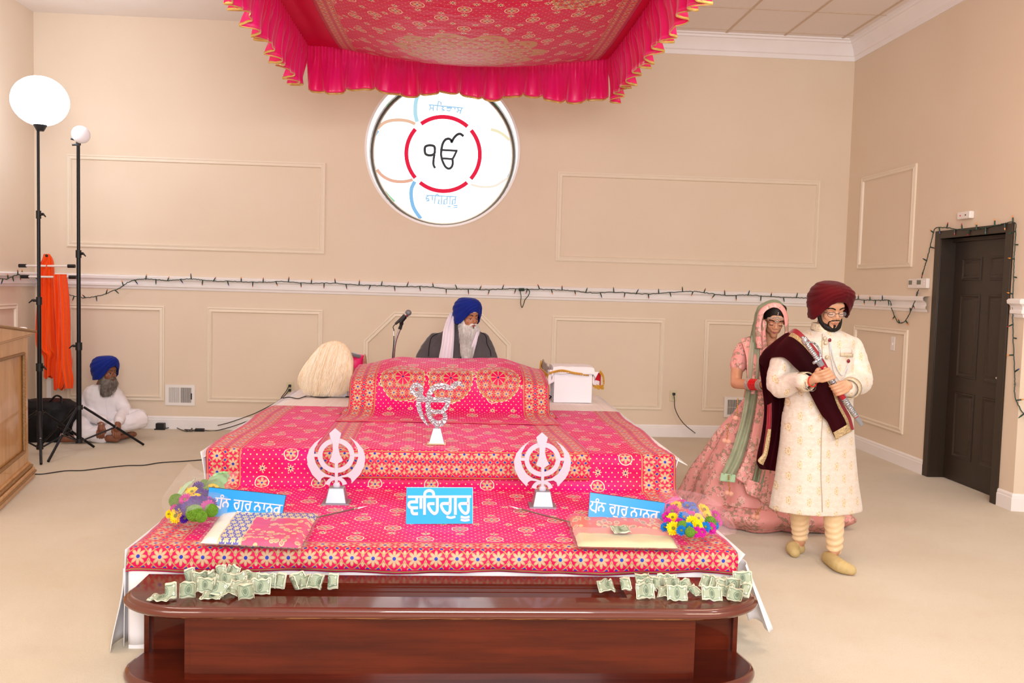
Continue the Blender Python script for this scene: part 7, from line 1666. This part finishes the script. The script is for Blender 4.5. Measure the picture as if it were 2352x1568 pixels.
# ------------------------------------------------------------------ seated man behind the book bed
YS0 = 7.92
p1_ = thing('person', 'seated man with royal blue turban, long white beard, grey jacket and white scarf', 'person', (at(1050, 800, y=YS0).x, YS0, T2))
h3 = at(1074, 731, y=YS0-.03); F3 = Fr(h3, 34, 4, 0)
g = MB(); head_prims(g, F3, 1.06, 1.0, 1.15); n3 = at(1058, 772, y=YS0+.03)
seg(g, [F3(0, -.02, -.06), n3, n3+V((0, 0, -.08))], [.056, .056, .07]); hipz = T2+.135; cx3 = n3.x-.03
seg(g, [n3+V((-.01, 0, -.10)), V((cx3, YS0+.03, 1.05)), V((cx3, YS0+.05, hipz))], [.10, .12, .115])
e3a, e3b = at(975, 830, y=YS0-.05), at(1128, 830, y=YS0-.05)
seg(g, [at(1002, 792, y=YS0+.03), e3a], [.05, .042]); seg(g, [at(1104, 792, y=YS0+.03), e3b], [.05, .042])
# forearms, hands in the lap, folded legs (below the bed cover, out of the camera's sight)
for s_, e_ in ((-1, e3a), (1, e3b)):
    hnd = V((cx3+s_*.10, YS0-.20, T2+.17)); seg(g, [e_, hnd], [.042, .028]); g.ell(hnd+V((-s_*.03, -.03, -.005)), (.045, .04, .018), 12, 8)
    for i in range(4): seg(g, [hnd+V((-s_*(.02+.012*i), -.05, 0)), hnd+V((-s_*(.03+.014*i), -.09, -.008)), hnd+V((-s_*(.035+.014*i), -.115, -.02))], [.009, .0085, .007], 8)
    seg(g, [hnd+V((s_*.01, -.02, 0)), hnd+V((s_*.012, -.06, .0))], [.012, .009], 8)
    kn = V((cx3+s_*.30, YS0-.16, T2+.10)); seg(g, [V((cx3+s_*.09, YS0+.04, hipz)), kn], [.095, .062]); seg(g, [kn, V((cx3-s_*.05, YS0-.20, T2+.06))], [.06, .04]); seg(g, [V((cx3-s_*.05, YS0-.20, T2+.05)), V((cx3-s_*.17, YS0-.17, T2+.045))], [.038, .03])
b3 = obj('body', remesh(g, .0045, 3), M['elder_skin'], p1_, angle=180); b3['skin'] = 'elder_skin'
face_parts(F3, b3, 1.06, mat('dark_grey_brow', '3e3632', .7), mat('elder_lips', '8e4a40', .5), False)
def rimE(th):
    a = abs(th); return .066-.115*ss(.10, 1.45, a)-.015*ss(1.6, 3.1, a)
turban(Fr(F3(0, 0, 0), 34, 3, 0), p1_, M['royal'], .112, .128, .180, rimE, ridges=8, amp=.006, k=1.02)
g = MB(); g.add([F3(-.020, .104, .062), F3(.020, .104, .062), F3(0, .108, .084)], [(0, 1, 2)]); solid(obj('white_underband', g, M['lining'], b3), .004)
def long_beard(F, k, L, wd, mt_, parent, seed, n, tipx=0.0, dark=None, bx=.02):
    g = MB()
    rows = [(-.045, .072, .030), (-.075, .078, .050), (-.11, .075, .050), (-.16, .062, .044), (-.22, .047, .034), (-.22-(L-.22)*.5, .030, .024), (-L, .010, .010)]
    vs = []; fs = []; n_ = 24
    for (z, wx, dy_) in rows:
        wx *= wd
        for i in range(n_):
            a = 2*pi*i/n_; z_ = z; fwd_ = .045-.02*(z < -.15)
            p = V((wx*cos(a), fwd_+dy_*sin(a), z_)); 
            if z > -.09: p.y += -.03*(abs(cos(a))**3)
            q = F.o+ F.m @ (V((p.x*k, p.y*k, max(z_, -.09)*k))); q += V((tipx*max(0, -z-.09)/L, -bx*ss(0, .75, max(0, -z-.07)/L), (min(0, z+.09))*k)); vs.append(q)
    m_ = len(rows)
    for j in range(m_-1):
        for i in range(n_): a = j*n_+i; b2 = j*n_+(i+1) % n_; fs.append((a, b2, b2+n_, a+n_))
    fs.append(tuple(range(n_-1, -1, -1))); fs.append(tuple((m_-1)*n_+i for i in range(n_))); g.add(vs, fs)
    for s_ in (-1, 1): g.ell(F(s_*.060*k, .022*k, -.045*k), (.014*k, .03*k, .042*k), 12, 8, F.m); g.tube([F(s_*.004*k, .100*k, -.036*k), F(s_*.022*k, .096*k, -.042*k), F(s_*.038*k, .080*k, -.062*k)], [.008*k, .010*k, .008*k], 8)
    bm = obj('beard', remesh(g, .006, 2, lambda p, n__: .0045*noise.noise(V((p.x*70, p.y*70, p.z*9)))+.002*noise.noise(p*150)), mt_, parent, angle=180)
    def gen(rr):
        a = rr.uniform(0, 2*pi); s_ = rr.random()**.8; i = s_*(m_-2.2); p0 = vs[int(i)*n_+int(a/(2*pi)*n_) % n_]; p1 = vs[min(m_-1, int(i)+1)*n_+int(a/(2*pi)*n_) % n_]; p2 = vs[min(m_-1, int(i)+2)*n_+int(a/(2*pi)*n_) % n_]; c_ = F.o+V((0, 0, -.1)); o_ = (p0-V((F.o.x, F.o.y, p0.z))).normalized()*rr.uniform(.0, .012); j = V((rr.uniform(-.012, .012), rr.uniform(-.006, .006), rr.uniform(-.01, .01)))
        return crom([p0+j*.4, p1.lerp(p0, .3)+o_+j, p2+o_*1.3+j*1.6], 3)
    strands('beard_strands', mt_, bm, gen, n, seed); return bm
long_beard(F3, 1.04, .40, 1.08, M['white_beard'], b3, 3, 1300, tipx=-.02, bx=.17)
g = MB(); g.ell(F3(0, .094, -.078), (.014, .008, .016), 10, 8, F3.m); obj('darker_chin_hair', g, M['grey_beard'], b3)
g = MB(); loft_px(g, [(744, 1036, 1092, .8), (753, 1030, 1096, .75), (763, 1012, 1104, .62), (775, 990, 1118, .55), (795, 972, 1130, .55), (822, 962, 1136, .58), (860, 960, 1136, .62), (910, 966, 1130, .7)], YS0+.03, .6)
seg(g, [at(1000, 782, y=YS0+.03), at(974, 822, y=YS0-.02), at(980, 850, y=YS0-.12)], [.075, .075, .06]); seg(g, [at(1108, 782, y=YS0+.03), at(1124, 822, y=YS0-.02), at(1116, 850, y=YS0-.12)], [.072, .072, .06])
for s_ in (-1, 1): seg(g, [V((cx3+s_*.18, YS0-.10, T2+.26)), V((cx3+s_*.11, YS0-.18, T2+.19))], [.058, .045])
jk = mat('charcoal_fleece', '5b5558', .85, col2='4d484b', ns=8, sheen=.4, bmp=.3, bdist=.01, bs=14)
jo = obj('grey_jacket', remesh(g, .009, 2, lambda p, n_: .007*noise.noise(V((p.x*11, p.y*11, p.z*7)))+.004*noise.noise(p*28)), jk, p1_, angle=180)
def yf3(px, py): return YS0+.03-.17*sqrt(max(.05, 1-((px-1050)/92)**2))
pip = mat('black_piping', '17151a', .6)
for P in ([(1012, 764), (1000, 768), (990, 777), (986, 795), (984, 818)], [(1096, 762), (1108, 765), (1116, 772), (1119, 790), (1126, 805), (1128, 818)]):
    g = MB(); Q = [on_mesh(jo, q[0], q[1], .003) for q in crom2(P, 5)]; g.tube([q for q in Q if q is not None], .0035, 6); obj('piping', g, pip, jo)
g = MB(); g.tube([on_mesh(jo, *q, .002) for q in crom2([(1056, 790), (1058, 806), (1059, 824)], 5)], .004, 6); obj('zip', g, pip, jo)
for zc_, k_ in ((1, 0),):
    g = MB(); seg(g, [V((cx3-.07, YS0+.04, hipz)), V((cx3-.31, YS0-.17, T2+.11)), V((cx3-.02, YS0-.24, T2+.09))], [.125, .09, .07]); seg(g, [V((cx3+.07, YS0+.04, hipz)), V((cx3+.31, YS0-.17, T2+.11)), V((cx3+.04, YS0-.24, T2+.09))], [.125, .09, .07]); obj('white_trousers', remesh(g, .01, 2), M['sheet'], p1_, angle=180)
scm = mat('lilac_white_scarf', 'e9dfea', .7, sheen=.2)
drape_px('white_scarf', [(1036, 716), (1026, 735), (1018, 760), (1014, 790), (1008, 822), (1006, 850)], [(1043, 722), (1043, 740), (1043, 765), (1042, 790), (1040, 822), (1038, 850)], scm, p1_, [(YS0+.0,), (YS0-.05,), (YS0-.14,), (YS0-.18,), (YS0-.185,), (YS0-.18,)], .010, 2, (22, 40), .006)
drape_px('white_scarf', [(1088, 770), (1082, 788), (1074, 805), (1066, 822), (1062, 845)], [(1101, 756), (1097, 775), (1091, 800), (1085, 822), (1082, 845)], scm, p1_, [(YS0-.09,), (YS0-.135,), (YS0-.155,), (YS0-.165,), (YS0-.165,)], .008, 1.5, (18, 30), .006)

# ------------------------------------------------------------------ man in white sitting on the floor by the wall
YF = 9.12
p2p = thing('person', 'man in white with blue turban and grey beard sitting cross-legged on the carpet', 'person', (at(238, 990, y=YF).x, YF, 0))
h4 = at(244, 857, y=YF-.04); F4 = Fr(h4, 62, 0, 0)
g = MB(); head_prims(g, F4, 1.05, 1.0, 1.15); n4 = at(232, 890, y=YF+.02); bx4 = n4.x+.0
seg(g, [F4(0, -.02, -.06), n4, n4+V((0, 0, -.06))], [.055, .054, .065]); seg(g, [n4+V((0, .01, -.11)), V((bx4, YF+.05, .36)), V((bx4, YF+.05, .13))], [.075, .10, .11])
ea, eb_ = at(192, 945, y=YF-.03), at(286, 942, y=YF-.03); ha, hb2 = at(234, 972, y=YF-.34), at(271, 972, y=YF-.34)
seg(g, [at(206, 903, y=YF+.02), ea], [.05, .042]); seg(g, [ea, ha], [.04, .027]); seg(g, [at(266, 903, y=YF+.02), eb_], [.05, .042]); seg(g, [eb_, hb2], [.04, .027])
for s_, hh in ((-1, ha), (1, hb2)):
    seg(g, [hh, hh+V((0, -.02, -.05))], [.028, .034], 12)
    for i in range(4): b0 = hh+V(((i-1.5)*.021, -.028, -.07)); seg(g, [b0, b0+V((0, -.012, -.038)), b0+V((0, .004, -.066-.006*(i in (1, 2))))], [.0105, .0095, .0078], 8)
    seg(g, [hh+V((s_*-.022, -.02, -.03)), hh+V((s_*-.042, -.03, -.06)), hh+V((s_*-.044, -.028, -.085))], [.0125, .0105, .0085], 8)
knA, knB = at(190, 985, y=YF-.25), at(322, 962, y=YF-.12); knA.z = max(knA.z, .10)
ftA, ftB = V((bx4+.16, YF-.30, .05)), V((bx4-.10, YF-.36, .05))
seg(g, [V((bx4-.08, YF+.02, .13)), knA], [.09, .06]); seg(g, [V((bx4+.08, YF+.02, .13)), knB], [.09, .06]); seg(g, [knA, ftA], [.055, .036]); seg(g, [knB, ftB], [.055, .036]); seg(g, [ftA, ftA+V((.12, -.02, -.01))], [.036, .028]); seg(g, [ftB, ftB+V((-.10, -.02, -.01))], [.036, .028])
q = at(303, 997, z=.035); g.ell(q, (.05, .04, .03), 12, 8); seg(g, [q, ftA+V((.1, 0, 0))], [.03, .03])
b4 = obj('body', remesh(g, .0048, 3), M['elder_skin_dark'], p2p, angle=180); b4['skin'] = 'elder_skin_dark'
face_parts(F4, b4, 1.05, mat('grey_brow', '544840', .7), mat('dark_lips', '74382e', .5), False)
turban(Fr(F4(0, 0, 0), 60, -4, 3), p2p, M['royal'], .108, .138, .170, rimE, ridges=7, amp=.006, k=1.03)
long_beard(F4, 1.03, .20, 1.12, M['grey_beard'], b4, 8, 600)
M['kurta'] = mat('white_kurta_cotton', 'ece6ea', .8, col2='e2dbe0', ns=5, bmp=.2, bdist=.01, bs=14)
def wr4(p, n_): return .006*noise.noise(V((p.x*12, p.y*12, p.z*8)))+.004*noise.noise(p*26)
g = MB(); loft_px(g, [(882, 214, 256, .9), (892, 196, 272, .65), (910, 188, 284, .6), (940, 194, 280, .62), (965, 198, 278, .72), (985, 196, 282, .85)], YF+.02, .6)
seg(g, [at(206, 908, y=YF+.02), ea, ea.lerp(ha, .5), ha+V((0, .03, .02))], [.070, .070, .058, .05]); seg(g, [at(266, 908, y=YF+.02), eb_, eb_.lerp(hb2, .5), hb2+V((0, .03, .02))], [.070, .070, .058, .05])
ku = obj('white_kurta', remesh(g, .009, 2, wr4), M['kurta'], p2p, angle=180)
g = MB(); g.tube([on_mesh(ku, *q, .002) for q in crom2([(243, 900), (244, 925), (246, 950)], 4)], .005, 6, flat=.4); obj('placket', g, M['sheet'], ku)
g = MB(); seg(g, [V((bx4-.07, YF+.03, .14)), knA, ftA+V((-.03, 0, .0))], [.13, .095, .06]); seg(g, [V((bx4+.07, YF+.03, .14)), knB, ftB+V((.05, 0, .015))], [.13, .092, .055]); seg(g, [V((bx4-.05, YF-.1, .10)), V((bx4+.12, YF-.15, .09))], [.09, .09])
obj('white_trousers', remesh(g, .009, 2, lambda p, n_: .006*noise.noise(V((p.x*8, p.y*20, p.z*26)))+.003*noise.noise(p*30)), M['kurta'], p2p, angle=180)
g = MB(); cc = ha+V((0, .0, -.004)); g.tube([cc+V((.032*cos(a), .032*sin(a), .006*cos(a))) for a in [2*pi*j/20 for j in range(21)]], .0032, 6); obj('steel_bangle', g, chrome, p2p)

for o_ in list(bpy.data.objects):
    if 'skin' in o_.keys(): del o_['skin']
